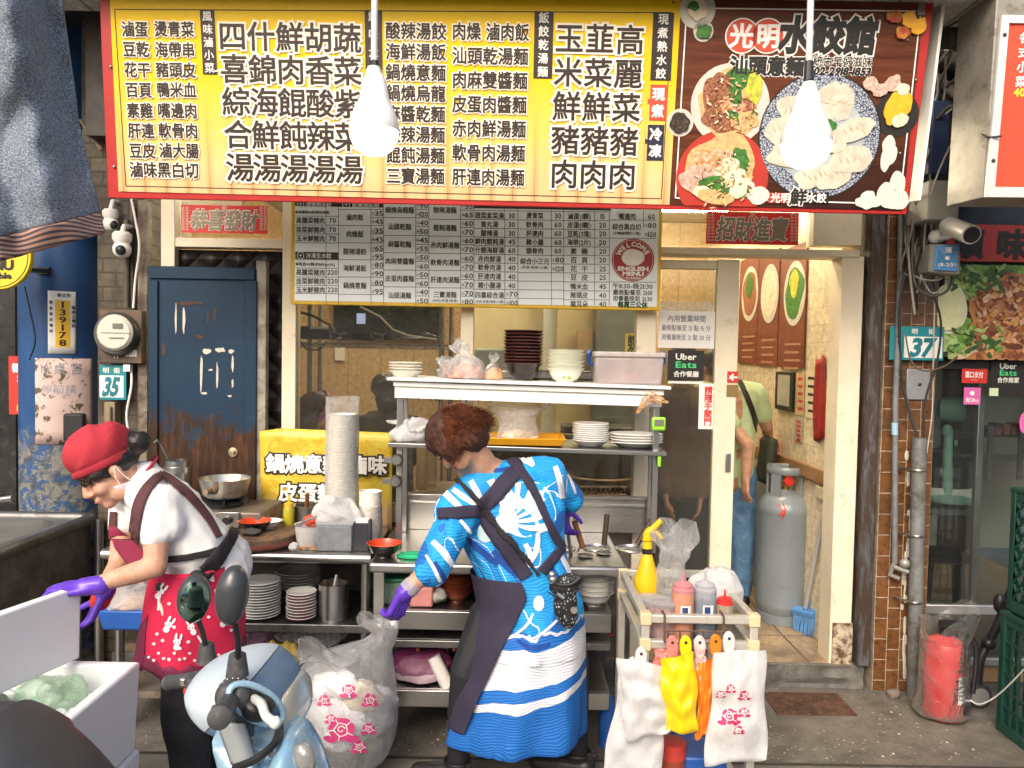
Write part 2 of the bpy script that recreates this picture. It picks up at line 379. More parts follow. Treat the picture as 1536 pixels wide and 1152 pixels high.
g = solo(mb,'ground',ground_mat(),None,None,kind='structure',loc=(0,0,0),smooth=False)
# raised shop floor with a rough concrete edge
tile = brickmat('floor_tile',(0,1),.42,.42,(.42,.31,.19),(.37,.27,.165),(.09,.07,.05),.006,off=0,r=.35,dirt=(.13,.09,.05),dcut=.58)
conc = mat('concrete',(.15,.142,.125),.8,var=.35,vs=6,c2=(.05,.048,.04),cut=.56,soft=.15,bump=.6,bs=30)
mb = MB();mb.box(-2.05,1.84,3.93,7.3,.006,.118);mb.m = 1
mb.grid(lambda u,q: V((-2.05 + 3.9 * u,3.93 - .02 * noise.noise(V((u * 30,q * 3,0))) - .012,.0 + .117 * q)),120,6)
pl_ = mb.grid(lambda u,q: V((-2.05 + 3.9 * u,3.918 - .02 * noise.noise(V((u * 30,3,0))) * (1 - q) + q * .03,.117 + .002 * q)),120,1)
solo(mb,'floor',[tile,conc],None,None,kind='structure')
mb = MB();mb.box(2.14,3.9,4.02,7.3,.006,.1)
solo(mb,'floor',mat('wood_floor',(.36,.23,.12),.35,var=.15,vs=4,stretch=(1,6,1)),None,None,kind='structure')

# ---------------- the shop's building
wall_tan = brickmat('panel_wall',(0,2),.3,2.6,(.52,.37,.2),(.5,.355,.19),(.33,.23,.12),.006,off=0,r=.45,bump=.2)
wall_cream = brickmat('cream_tile_wall',(1,2),.2,.1,(.76,.66,.47),(.74,.645,.455),(.62,.53,.37),.004,off=0,r=.35,dirt=(.5,.4,.25),dcut=.74,bump=.2)
ceilm = mat('ceiling',(.6,.54,.42),.7)
bld = thing('shop_building','noodle shop room with tan panel back wall and cream tiled side wall behind glass','building',(0,4,0))
XR = P(1264,700,4.02).x
mb = MB();mb.box(-2.05,XR + .14,7.0,7.12,.118,2.92);part(mb,'back_wall',wall_tan,bld)
mb = MB();mb.box(XR,XR + .12,4.12,6.998,.12,2.92);part(mb,'side_wall',wall_cream,bld)
mb = MB();mb.box(-2.17,-2.06,4.1,6.998,.12,2.92);part(mb,'side_wall',wall_tan,bld)
mb = MB();mb.box(-2.2,XR + .2,3.99,7.15,2.925,3.02);part(mb,'ceiling',ceilm,bld)
mb = MB();mb.box(-2.2,2.1,3.96,4.06,2.78,3.6);part(mb,'fascia',darkm,bld)
YF = 3.95
def fr(*q):
    mb = MB()
    for a in q: pb(mb,*a)
    return mb
# cream aluminium front: posts, rails
mb = fr((241,296,262,400,YF,YF + .09),(424,296,440,1010,YF,YF + .09),(694,296,706,770,YF + .01,YF + .08),
        (960,296,972,1000,YF,YF + .08),(262.5,356,423.5,373,YF + .003,YF + .09),(444.5,755,959.5,790,YF + .003,YF + .08))
part(mb,'window_frame',cream,bld,bevel=.004)
mb = fr((1264,384,1275,1003,YF,YF + .15),(983.5,370,1290,386,YF - .006,YF + .14),(1222,296,1292,369,YF + .002,YF + .1))
part(mb,'door_frame',cream,bld,bevel=.004)
mb = fr((262,290,424,357,YF + .05,YF + .056));part(mb,'transom_pane',clear,bld)
mb = fr((983,290,1224,371,YF + .05,YF + .056));part(mb,'transom_pane',clear,bld)
mb = fr((444,296,694,757,YF + .04,YF + .046));part(mb,'window_pane',clear,bld)
mb = fr((712,296,960,757,YF + .042,YF + .048));part(mb,'window_pane',clear,bld)
mb = fr((444.5,791,959.5,1010,YF + .02,YF + .07));part(mb,'base_panel',steelb,bld)
mb = fr((1250,935,1277,1003,YF - .012,YF - .001))   # rust-eaten foot of the jamb
part(mb,'rusted_foot',mat('rusty_cream',(.5,.42,.3),.6,var=.2,vs=10,c2=(.1,.05,.025),cut=.5,soft=.06,bump=.3),bld)
# sliding door leaf
sd_ = thing('sliding_door','cream framed glass sliding door pushed half open','door',P(1040,905,YF + .03))
mb = fr((1077,389,1095,912,YF + .02,YF + .065),(986,389,1076,404,YF + .022,YF + .063),(993.5,885,1076.5,912,YF + .022,YF + .063))
part(mb,'door_frame',cream,sd_,bevel=.004)
mb = fr((993,404,1077,886,YF + .04,YF + .046));part(mb,'door_pane',glass('door_glass',(.82,.82,.76),1.3,.03),sd_)
mb = fr((1089,680,1096,708,YF + .008,YF + .0195));part(mb,'handle',steel,sd_,bevel=.003)

# left: grimy wall, conduits, blue steel door, quilted curtain
grime = brickmat('grimy_wall',(0,2),.14,.075,(.2,.175,.13),(.16,.14,.1),(.07,.06,.045),.005,r=.7,dirt=(.045,.032,.022),dcut=.47,bump=.6)
mb = fr((146,270,226,1000,4.05,4.2));a = P(150,250,4.05);mb.box(a.x - .1,P(226,250,4.05).x,4.06,4.19,2.3,3.5)
solo(mb,'side_wall',grime,'grimy old tiled wall strip between blue column and blue door','wall')
mb = fr((206,300,221,1000,3.99,4.045));solo(mb,'door_post',mat('post_grey',(.2,.17,.13),.6,var=.4,c2=(.09,.06,.04),cut=.5,bump=.3),'weathered grey post left of the blue steel door','post',bevel=.004)
def bluedoor_mat():
    m,nt,N,L,b = _new('blue_steel_door');v = _coord(N,L);s = sep(N,L,v)
    c = ramp(N,L,nz(N,L,v,3,6),[(.3,(.007,.024,.052)),(.7,(.011,.04,.08))])
    zz = mth(N,L,'MULTIPLY_ADD',nz(N,L,v,7,8,.75),.9,s[2])          # rust is widest low on the leaf
    f = ramp(N,L,zz,[(.0,(1,1,1)),(.42,(1,1,1)),(.52,(0,0,0))])
    rust = ramp(N,L,nz(N,L,_coord(N,L,(3,3,.6)),9,8,.7),[(.3,(.016,.011,.009)),(.5,(.04,.02,.011)),(.75,(.12,.05,.022))])
    c = mix(N,L,f,c,rust)
    chips = ramp(N,L,nz(N,L,v,16,9,.8),[(.69,(0,0,0)),(.72,(1,1,1))]);c = mix(N,L,chips,c,(.12,.055,.03))
    L.new(c,b.inputs['Base Color']);L.new(mth(N,L,'MULTIPLY_ADD',f,.2,.55),b.inputs['Roughness']);b.inputs['Specular IOR Level'].default_value = .25
    bn = N.new('ShaderNodeBump');bn.inputs['Strength'].default_value = .3;bn.inputs['Distance'].default_value = .004
    L.new(nz(N,L,v,22,8,.7),bn.inputs['Height']);L.new(bn.outputs[0],b.inputs['Normal']);return m
bdm = bluedoor_mat()
bd = thing('steel_door','dark blue steel door with rusted lower half and torn white tape marks','door',P(300,640,3.9))
ORIG[bd.name] = bd.location.copy()
mb = fr((222,399,383,1000,3.9,3.94));part(mb,'door_leaf',bdm,bd,bevel=.003)
mb = fr((223,400,382,420,3.886,3.8995),(223,420.5,236,990,3.886,3.8995),(368,420.5,382,990,3.886,3.8995));part(mb,'raised_border',bdm,bd,bevel=.003)
tp = MB();pl3 = Pl(P(300,500,3.899),(1,0,0),(0,0,1))
tm = [((264,478,3,40)),((276,480,4.5,38)),((302,560,4,58)),((326,562,3,42)),((349,545,3.5,22)),((349,575,3,12)),((310,527,12,8)),((330,525,16,7)),((347,527,8,6)),((306,590,10,4)),((345,594,6,3)),((316,555,7,2.5))]
for k,(cx,cy_,ww,hh) in enumerate(tm): disc(tp,pl3,cx,cy_,ww / 2,hh / 2,.0,.0012,18,.5,k)
part(tp,'torn_tape',mat('tape_remnant',(.55,.53,.46),.7,var=.1,c2=(.25,.2,.15),cut=.62),bd)
tp = MB()
for k,(cx,cy_,ww,hh) in enumerate([(285,455,42,5),(266,462,3,14),(322,470,4,22),(312,475,3,18),(246,525,6,16),(300,505,20,4)]): disc(tp,pl3,cx,cy_,ww / 2,hh / 2,.0,.0008,18,.8,k + 40)
part(tp,'rust_scar',mat('rust_scar',(.07,.035,.02),.8,var=.4,vs=30),bd)
mb = MB();lk = P(350,678,3.9);mb.lathe([(.024,0),(.024,.008),(.012,.01),(.012,.02),(.007,.021)],lk,20,rot=Matrix.Rotation(R(90),3,'X'));part(mb,'lock',mat('brass_dull',(.4,.33,.2),.4,.8),bd)
mb = fr((384,391,396,1000,3.9,3.95));solo(mb,'door_jamb',mat('jamb_grey',(.3,.28,.23),.6,var=.25,c2=(.16,.13,.1),cut=.55),'narrow grey jamb strip right of the blue steel door','jamb',bevel=.003)
def quilt_mat():
    m,nt,N,L,b = _new('quilt');v = _coord(N,L);s = sep(N,L,v);b.inputs['Base Color'].default_value = (.012,.009,.009,1);b.inputs['Roughness'].default_value = .55
    h = mth(N,L,'MINIMUM',mth(N,L,'ABSOLUTE',mth(N,L,'SINE',mth(N,L,'MULTIPLY',mth(N,L,'ADD',s[0],s[2]),22))),mth(N,L,'ABSOLUTE',mth(N,L,'SINE',mth(N,L,'MULTIPLY',mth(N,L,'SUBTRACT',s[0],s[2]),22))))
    bn = N.new('ShaderNodeBump');bn.inputs['Strength'].default_value = 1;bn.inputs['Distance'].default_value = .03;L.new(h,bn.inputs['Height']);L.new(bn.outputs[0],b.inputs['Normal']);return m
qm = quilt_mat()
mb = fr((246,374,424,1000,4.0,4.03));solo(mb,'quilted_curtain',qm,'black diamond quilted curtain hanging behind the blue steel door','curtain')
# blue round column with flaking paint low down
def bluecol_mat():
    m,nt,N,L,b = _new('blue_column');v = _coord(N,L);s = sep(N,L,v)
    c = ramp(N,L,nz(N,L,v,4,6),[(.3,(.018,.06,.17)),(.7,(.028,.09,.24))])
    zz = mth(N,L,'MULTIPLY_ADD',nz(N,L,v,9,9,.75),.8,s[2]);f = ramp(N,L,mth(N,L,'MULTIPLY',zz,.5),[(.0,(1,1,1)),(.80,(1,1,1)),(.83,(0,0,0))])
    under = ramp(N,L,nz(N,L,v,14,8,.75),[(.3,(.02,.02,.022)),(.45,(.06,.075,.09)),(.55,(.24,.23,.19)),(.7,(.09,.075,.05))],False)
    f2 = ramp(N,L,nz(N,L,v,18,9,.75),[(.46,(0,0,0)),(.5,(1,1,1))]);c = mix(N,L,mth(N,L,'MULTIPLY',f,f2),c,under)
    chip = ramp(N,L,nz(N,L,v,11,9,.8),[(.7,(0,0,0)),(.72,(1,1,1))]);c = mix(N,L,chip,c,(.3,.33,.36))
    L.new(c,b.inputs['Base Color']);L.new(mth(N,L,'MULTIPLY_ADD',f,.4,.28),b.inputs['Roughness'])
    bn = N.new('ShaderNodeBump');bn.inputs['Strength'].default_value = .25;bn.inputs['Distance'].default_value = .004;L.new(nz(N,L,v,14,8,.7),bn.inputs['Height']);L.new(bn.outputs[0],b.inputs['Normal']);return m
CY = 4.28;cc = P(94,500,CY);CR = .5 * (P(152,500,CY - .03).x - P(37,500,CY - .03).x)
mb = MB();mb.lathe([(CR,0),(CR,3.4)],(cc.x,CY,0),48);bc = solo(mb,'round_column',bluecol_mat(),'round blue painted column with flaking paint at its foot','column',ang=60)
def oncol(px,py,off=.004):      # point where this pixel's ray meets the column's skin
    d = ray(px,py);ox = CAM.x - cc.x;oy = CAM.y - CY;a = d.x ** 2 + d.y ** 2;b = 2 * (ox * d.x + oy * d.y);c = ox * ox + oy * oy - (CR + off) ** 2
    return CAM + d * ((-b - math.sqrt(max(0,b * b - 4 * a * c))) / (2 * a))
class ColPl:                       # flat work wrapped round the column (u along the arc, v up)
    def __init__(s,px,py):
        q = oncol(px,py,0);s.a0 = math.atan2(q.y - CY,q.x - cc.x);s.z0 = q.z;s.N = V((0,-1,0))
    def uv(s,px,py): q = oncol(px,py,0);return (math.atan2(q.y - CY,q.x - cc.x) - s.a0) * CR,q.z - s.z0
    def pt(s,u,v,n=0): a = s.a0 + u / CR;return V((cc.x + cos(a) * (CR + n),CY + sin(a) * (CR + n),s.z0 + v))
    px = Pl.px;sc = Pl.sc
def colsheet(mb,pl,x0,y0,x1,y1,n0,n1,seg=10):
    a = pl.uv(x0,y0);b = pl.uv(x1,y1)
    return mb.grid(lambda u,q: pl.pt(a[0] + (b[0] - a[0]) * u,b[1] + (a[1] - b[1]) * q,n1),seg,6)
cp = ColPl(96,480)
pm = thing('number_plate','white and yellow enamel pole plate reading 139178 on the blue column','plate',cp.pt(0,0))
mb = MB();colsheet(mb,cp,72,436,114,531,0,.004);part(mb,'plate',white,pm,solid=.002)
mb = MB();colsheet(mb,cp,83,450,105,521,0,.0062,6);part(mb,'yellow_panel',mat('plate_yellow',(.8,.46,.03),.4),pm)
mb = MB()
for k,c in enumerate('139178'): txt(mb,cp,c,94,457 + k * 11.4,15,sq=1.5,wt=.02,n=.008)
txt(mb,cp,'臨檢主電話',110,475,6.4,36,.02,.006,vert=True);txt(mb,cp,'緊急事故電話',77,475,5.5,54,.02,.006,vert=True);txt(mb,cp,'新北市',96,443,7,20,.02,.006)
part(mb,'lettering',ink,pm)
mb = MB();colsheet(mb,cp,53,537,138,663,0,.003,16)
pn = solo(mb,'faded_notice',mat('faded_notice',(.62,.47,.43),.8,var=.12,vs=8,c2=(.12,.09,.05),cut=.56,soft=.02,bump=.3),'faded pink handwritten notice peeling off the blue column','notice',solid=.001)
mb = MB();txt(mb,cp,'10 桌 宮',92,553,22,64,.004,.0045);txt(mb,cp,'停前請',88,584,17,54,0,.0045);mb.m = 0
o_ = part(mb,'handwriting',mat('pencil_blue',(.28,.3,.36),.8),pn)
mb = MB();a = cp.px(117,640);mb.obox(a + V((.0,-.03,0)),(.105,.05,.15),Matrix.Rotation(R(8),3,'Z'));mb.obox(a + V((-.03,-.02,-.06)),(.05,.03,.12),Matrix.Rotation(R(20),3,'Y'))
solo(mb,'taped_box',mat('black_tape',(.012,.012,.013),.6,var=.3,bump=.6,bs=25),'black taped box fixed on the blue column above the bent woman','box',bevel=.012)
# far left dark shopfront, red notice, round yellow sign on a bracket
mb = fr((-160,200,26,1000,4.36,4.42));nb = solo(mb,'neighbour_building',mat('dark_front',(.018,.02,.02),.3,var=.3,c2=(.05,.05,.045),cut=.6),'dark glossy neighbouring shopfront at the far left edge','shopfront')
mb = fr((27,380,37,1000,4.33,4.4));solo(mb,'metal_trim',steeld,'thin aluminium trim left of the blue column','trim',bevel=.003)
pl4 = Pl(P(20,580,4.2),(1,0,0),(0,0,1));rn = thing('red_notice','red notice board partly hidden behind the blue column','notice',P(20,620,4.2))
mb = MB();rect(mb,pl4,14,534,60,622,0,.006);part(mb,'board',inkr,rn)
mb = MB();txt(mb,pl4,'親自',34,552,15,wt=.03,n=.008);txt(mb,pl4,'足走',36,568,10,wt=.02,n=.008);txt(mb,pl4,'口',39,582,8,n=.008);part(mb,'lettering',inkw,rn)
mb = MB();txt(mb,pl4,'訓練',37,612,11,wt=.03,n=.008);part(mb,'price',mat('ink_yellow',(.85,.55,.05),.5),rn)
ys = Pl(P(5,392,3.75),(1,0,.0),(0,0,1));yt = thing('round_sign','round yellow menu sign on a black bracket by the blue column','sign',P(5,432,3.75))
yel = mat('sign_yellow',(.82,.6,.03),.4,var=.06)
mb = MB();disc(mb,ys,-4,384,50,50,-.03,0,48);part(mb,'disc',yel,yt,bevel=.004)
mb = MB()
for r_ in (46,):
    k = ys.sc(-4,384);u,v_ = ys.uv(-4,384);mb.tube([ys.pt(u + cos(a / 48 * 2 * pi) * r_ * k,v_ + sin(a / 48 * 2 * pi) * r_ * k,.001) for a in range(49)],.0022,4,caps=False)
txt(mb,ys,'MENU',-10,397,20,62,.05,.003);txt(mb,ys,'Available',-14,413,12,64,.05,.003);part(mb,'lettering',ink,yt)
mb = MB();mb.tube([P(38,405,3.78),P(75,406,4.09)],.013,6);q = P(66,406,4.07);mb.obox(q,(.07,.03,.035));part(mb,'bracket',darkm,yt)

# ---------------- right: steel strip, tiled pillar, pipes
peel = mat('peeling_steel',(.1,.11,.115),.6,.1,.4,4,c2=(.05,.03,.02),cut=.46,soft=.06,bump=.4,stretch=(3,3,.7))
mb = fr((1311,296,1304,1000,3.9,4.05));a = P(1295,985,3.9);solo(mb,'steel_upright',peel,'peeling grey steel upright between door frame and tiled pillar','upright',bevel=.004)
ptile = brickmat('pillar_tile',(2,0),.108,.066,(.17,.075,.028),(.135,.058,.022),(.42,.36,.28),.0022,r=.3,dirt=(.06,.035,.02),dcut=.62,bump=.5)
XP0 = P(1309,1000,3.9).x;XP1 = P(1389,930,3.9).x
mb = MB();mb.box(XP0,XP1,3.9,4.3,.0,3.5);pil = solo(mb,'tiled_pillar',ptile,'brown glazed tile pillar between the two shops','pillar',bevel=.003)
mb = MB()
for k in range(26):
    z = rnd.uniform(.05,1.25);x = XP0 + .155 + rnd.uniform(-.012,.012) + .01 * sin(z * 9);mb.sph((x,3.899,z),(rnd.uniform(.004,.012),.002,rnd.uniform(.015,.06)),8)
solo(mb,'plaster_smear',mat('plaster',(.6,.56,.48),.9,var=.2),'pale dried plaster drips running down the tiled pillar','plaster',kind='thing')
pvc = mat('grey_pvc',(.17,.18,.185),.5,var=.25,c2=(.09,.08,.07),cut=.6)
mb = MB();mb.tube([P(1352,290,3.85),P(1350,420,3.85),P(1343,600,3.85),P(1342,845,3.85)],.014,12);po = thing('thin_pipe','thin grey conduit pipe running down the tiled pillar','pipe',P(1343,860,3.85))
part(mb,'pipe',pvc,po)
mb = MB();mb.sph(P(1357,845,3.83),.026,12);mb.tube([P(1340,850,3.84),P(1362,858,3.83)],.012,8);mb.tube([P(1341,845,3.85),P(1335,862,3.86),P(1348,868,3.86)],.012,8);part(mb,'tap',mat('tap_grey',(.35,.34,.31),.4,.4),po)
mb = MB();mb.tube([P(1342,634,3.85),P(1342,652,3.85)],.0155,12);part(mb,'paper_band',mat('band_blue',(.3,.5,.65),.6),po)
mb = MB();mb.tube([P(1379,657,3.83),P(1376,800,3.83),V((P(1372,1010,3.83).x,3.83,.0))],.0345,16);dp = thing('drain_pipe','thick grey drain pipe strapped to the tiled pillar','pipe',(P(1372,1010,3.83).x,3.83,0))
part(mb,'pipe',mat('zinc_pipe',(.2,.205,.2),.5,.3,.35,c2=(.1,.09,.07),cut=.58),dp)
for y_ in (705,803,902):
    mb = MB();q = P(1376.5 - (y_ - 700) * .022,y_,3.83);mb.lathe([(.037,-.006),(.039,0),(.037,.006)],q,16);mb.tube([q + V((-.03,-.02,0)),q + V((-.075,.06,.005))],.006,6);part(mb,'strap',steel,dp)
jb = thing('junction_box','flat grey metal cover plate on the pillar under number 37','cover',P(1377,600,3.89));mb = fr((1361,553,1394,600,3.885,3.9));part(mb,'cover',mat('grey_cover',(.36,.37,.38),.4,.5,.2),jb,bevel=.004)
mb = MB();mb.sph(P(1380,577,3.885),(.009,.006,.009),10);part(mb,'screw',black,jb)
mb = fr((1372,492,1400,520,3.884,3.9)); 
def house_no(x0,y0,x1,y1,Y,num,label,sub,cx,wx):
    t = thing('house_number',label,'number plate',P((x0 + x1) / 2,y1,Y));pl = Pl(P(x0,y0,Y),(1,0,0),(0,0,1))
    mb = MB();rect(mb,pl,x0,y0,x1,y1,0,.004);part(mb,'plate',mat('plate_teal',(.015,.22,.26),.35,var=.1),t,bevel=.001)
    h = y1 - y0;mb = MB();rect(mb,pl,cx - wx / 2,y0 + h * .30,cx + wx / 2,y1 - h * .07,.004,.0052);part(mb,'number_field',mat('plate_white',(.75,.76,.74),.4,var=.05,c2=(.5,.45,.36),cut=.72),t)
    mb = MB();txt(mb,pl,num,cx,y0 + h * .615,h * .72,wx * .66,.045,.0065,shear=.2);part(mb,'digits',mat('digit_teal',(.01,.16,.2),.4),t)
    mb = MB();txt(mb,pl,sub,cx,y0 + h * .16,h * .17,wx * .8,.02,.0055);part(mb,'street_name',inkw,t);return t
house_no(150,547,190,600,3.98,'35','small teal and white house number 35 below the meter','明 街',168,36)
house_no(1335,489,1414,541,3.86,'37','teal and white house number 37 on the tiled pillar','明 街',1384,56)

# ================================================================ AWNING, RIGHT SHOP, INTERIOR
soff = brickmat('soffit',(1,0),6,.3,(.5,.5,.47),(.46,.46,.43),(.16,.16,.15),.008,off=0,r=.5,dirt=(.3,.28,.24),dcut=.62)
aw = thing('awning','grey panelled awning ceiling projecting above the shop signs','awning',(0,3,3.1))
mb = MB();mb.box(-3.4,3.6,3.0,3.3,3.12,3.16);part(mb,'soffit',soff,aw)
mb = MB();mb.box(-3.4,3.6,3.301,4.3,3.4,3.44);mb.box(-3.4,3.6,2.96,2.998,3.1,3.3);part(mb,'rear_deck',darkm,aw)
mb = MB();q = PZ(1395,19,3.118);mb.lathe([(.05,0),(.05,-.012),(.03,-.014)],q,20);part(mb,'recessed_light',mat('lamp_ring',(.3,.3,.3),.3,.6),aw)
mb = MB();mb.tube([PZ(1280,110,3.119),PZ(1470,15,3.119)],.006,4);part(mb,'gap_line',black,aw)

# main sign: long board leaning forward
LEAN = R(8);sg = Pl(P(768,308,3.2),(1,0,0),(0,-sin(LEAN),cos(LEAN)))
sign = thing('shop_sign','wide yellow menu sign with dark food picture at its right end','sign',sg.pt(0,0))
def plank_print():
    m,nt,N,L,b = _new('menu_print');v = _coord(N,L);s = sep(N,L,v)
    z = mth(N,L,'MULTIPLY',s[2],1.0)
    base = ramp(N,L,z,[(.02,(.76,.5,.27)),(.12,(.8,.56,.27)),(.28,(.82,.58,.14)),(.5,(.85,.55,.008)),(.8,(.85,.56,.006))])
    fx = mth(N,L,'FRACT',mth(N,L,'MULTIPLY',s[0],11.2));ln = ramp(N,L,fx,[(0,(.45,.3,.18)),(.06,(.75,.66,.55)),(.3,(1,1,1)),(.8,(1.0,.97,.92)),(1,(.8,.7,.55))])
    f = ramp(N,L,z,[(.0,(1,1,1)),(.14,(.7,.7,.7)),(.45,(0,0,0))])
    row = ramp(N,L,mth(N,L,'FRACT',mth(N,L,'MULTIPLY',s[2],3.4)),[(0,(.8,.7,.6)),(.02,(1,1,1))])
    c = mix(N,L,f,base,mix(N,L,1,base,mix(N,L,1,ln,row,'MULTIPLY'),'MULTIPLY'))
    c = mix(N,L,mth(N,L,'MULTIPLY',ramp(N,L,nz(N,L,_coord(N,L,(3,1,.5)),4,8,.7),[(.5,(0,0,0)),(.8,(1,1,1))]),.35),c,(.5,.33,.08));bn = N.new('ShaderNodeBump');bn.inputs['Strength'].default_value = .25;bn.inputs['Distance'].default_value = .02;L.new(nz(N,L,v,3.5,3),bn.inputs['Height']);L.new(bn.outputs[0],b.inputs['Normal'])
    L.new(c,b.inputs['Base Color']);b.inputs['Roughness'].default_value = .35;b.inputs['Specular IOR Level'].default_value = .22;return m
redm = mat('sign_red',(.42,.02,.018),.4,var=.12)
def sgq(pts,n0,n1,mb=None): return slab(mb or MB(),sg,pts,n0,n1)
mb = MB();slab(mb,sg,[(161,297),(146,-40),(1408,-40),(1361,322)],-.022,-.004);part(mb,'frame',redm,sign,bevel=.004);mb = MB();slab(mb,sg,[(164,295),(149,-40),(1405,-40),(1358,320)],-.12,-.0225);part(mb,'back_case',mat('bounce_pale',(.5,.5,.48),.5,var=.1),sign)  # back is unseen, coloured pale to bounce neutral light onto the price board
mb = MB();slab(mb,sg,[(178,287),(163,-40),(1024,-40),(1004,307)],-.0038,0);part(mb,'menu_panel',plank_print(),sign)
def wood_print():
    m,nt,N,L,b = _new('wood_print');v = _coord(N,L,(.6,1,9));s = sep(N,L,_coord(N,L))
    c = ramp(N,L,nz(N,L,v,5,8,.7,.3),[(.3,(.055,.014,.007)),(.6,(.14,.042,.018)),(.75,(.2,.07,.03))])
    c = mix(N,L,ramp(N,L,mth(N,L,'MULTIPLY_ADD',s[0],-.3,mth(N,L,'ADD',s[2],.6)),[(.12,(0,0,0)),(.58,(1,1,1))]),(.012,.008,.009),c)
    L.new(c,b.inputs['Base Color']);b.inputs['Roughness'].default_value = .35;b.inputs['Specular IOR Level'].default_value = .2;return m
mb = MB();slab(mb,sg,[(1004,307),(1024,-40),(1391,-40),(1354,316)],-.0038,.0); 
part(mb,'picture_panel',wood_print(),sign)
mb = MB();slab(mb,sg,[(1382,300),(1423,-40),(1428,-40),(1385,300)],-.1,-.02);part(mb,'edge_trim',inkw,sign)
# thin printed frame lines
def line(mb,pl,pts,wpx=1.4,n=.001):
    k = pl.sc(*pts[0]) * wpx / 2
    for (a,b) in zip(pts,pts[1:]):
        p,q = V(pl.uv(*a)),V(pl.uv(*b));d = (q - p).normalized();t = V((-d.y,d.x)) * k
        mb.add([pl.pt(*(p - t),n),pl.pt(*(q - t),n),pl.pt(*(q + t),n),pl.pt(*(p + t),n)],[(0,1,2,3)])
mb = MB();line(mb,sg,[(172,14),(189,279),(992,298),(1008,19),(172,14)],1.3)
F1,O1 = MB(),MB()
for k,(a,b,ya,yb) in enumerate([('滷蛋','燙青菜',44,44),('豆乾','海帶串',74,75),('花干','豬頭皮',105,105),('百頁','鴨米血',135,135),('素雞','嘴邊肉',166,166),('肝連','軟骨肉',196,196),('豆皮','滷大腸',226,226)]):
    x = 203 + 1.9 * k;outl(F1,O1,sg,a,x,ya,23,40,.022,.095);outl(F1,O1,sg,b,262 + 1.2 * k,yb,23,60,.022,.095)
outl(F1,O1,sg,'滷味黑白切',247,255,24,104,.022,.095)
for r_,s_ in enumerate(['四什鮮胡蔬','喜錦肉香菜','綜海餛酸紫','合鮮飩辣菜','湯湯湯湯湯']):
    for c,ch in enumerate(s_): outl(F1,O1,sg,ch,349 + c * 43 + r_ * (2.9 - .55 * c),54 + 49.2 * r_ + c * .9,43.5,None,.016,.085)
for k,s_ in enumerate(['酸辣湯餃','海鮮湯飯','鍋燒意麵','鍋燒烏龍','麻醬乾麵','酸辣湯麵','餛飩湯麵','三寶湯麵']): outl(F1,O1,sg,s_,624 - .1 * k,47 + 31 * k,25,92 - .6 * k,.022,.095)
for k,s_ in enumerate(['肉燥 滷肉飯','汕頭乾湯麵','肉麻雙醬麵','皮蛋肉醬麵','赤肉鮮湯麵','軟骨肉湯麵','肝連肉湯麵']): outl(F1,O1,sg,s_,736 - .6 * k,48 + 36.3 * k,26,116 - 1.2 * k,.022,.095)
for r_,s_ in enumerate(['玉韮高','米菜麗','鮮鮮菜','豬豬豬','肉肉肉']):
    for c,ch in enumerate(s_): outl(F1,O1,sg,ch,854 + c * 45.5 - r_ * (2.0 + .5 * c),57.5 + 50.8 * r_ + c * 1.2,44,None,.016,.085)
inkbr = mat('ink_brown',(.022,.009,.006),.5,var=.1)
part(O1,'lettering_outline',mat('outline_cream',(.88,.82,.7),.5,var=.03),sign)
F1.m = 0;F1.add(mb.v,mb.f);part(F1,'lettering',inkbr,sign)
B1,T1,B2,T2 = MB(),MB(),MB(),MB()
for (x0,x1,y0,y1,s_,h) in [(300,326,15,112,'風味滷小菜',15),(547,574,15,115,'鮮味大份',15),(802,828,17,118,'飯餃乾湯麵',16),(980,1006,19,121,'現煮熟水餃',16)]:
    x = (x0 + x1) / 2;B1 = MB();rect(B1,sg,x0,y0,x1,y1,.0012,.0022);part(B1,'heading_strip',mat('strip_brown',(.02,.01,.008),.5),sign);txt(T1,sg,s_,x,(y0 + y1) / 2,h,(y1 - y0) - 9,.022,.0034,vert=True)
rect(B2,sg,976,127,999,181,.0012,.0022);disc(B2,sg,974,152,5,5,.0012,.0021,3);txt(T1,sg,'現煮',987,154,19,43,.04,.0034,vert=True)
part(B2,'red_strip',mat('strip_red',(.55,.06,.03),.5),sign)
B3 = MB();rect(B3,sg,972,187,994,241,.0012,.0022);disc(B3,sg,970,212,5,5,.0012,.0021,3);txt(T1,sg,'冷凍',983,214,19,43,.04,.0034,vert=True)
part(B3,'navy_strip',mat('strip_navy',(.012,.014,.04),.5),sign);part(T1,'strip_lettering',inkw,sign)
# the food picture
mb = MB();line(mb,sg,[(1030,12),(1013,297),(1349,306),(1381,17),(1030,12)],2,.0012);part(mb,'picture_border',inkw,sign)
def prt(mb,name,m): part(mb,name,m,sign)
p1 = MB();p2 = MB();p3 = MB();p4 = MB();p5 = MB();p6 = MB();p7 = MB();p8 = MB()
mwhite = mat('print_white',(.6,.57,.5),.4,var=.06,vs=30);mred = mat('print_red',(.45,.035,.02),.4)
for (cx,cy_,r_,m_) in [(1095,157,59,p1),(1046,15,27,p1),(1055,47,15,p1),(1020,184,20,p1),(1345,171,33,p6)]: disc(m_,sg,cx,cy_,r_,r_,.001,.002,40)
disc(p2,sg,1083,267,69,69,.001,.0024,64,vmin=.012)
def crackle():
    m,nt,N,L,b = _new('crackle_glaze');v = _coord(N,L);vo = N.new('ShaderNodeTexVoronoi');vo.feature = 'DISTANCE_TO_EDGE';vo.inputs['Scale'].default_value = 88;L.new(v,vo.inputs[0])
    L.new(ramp(N,L,vo.outputs[0],[(.07,(.012,.02,.06)),(.13,(.42,.46,.53))]),b.inputs[0]);b.inputs['Roughness'].default_value = .35;return m
crk = crackle()
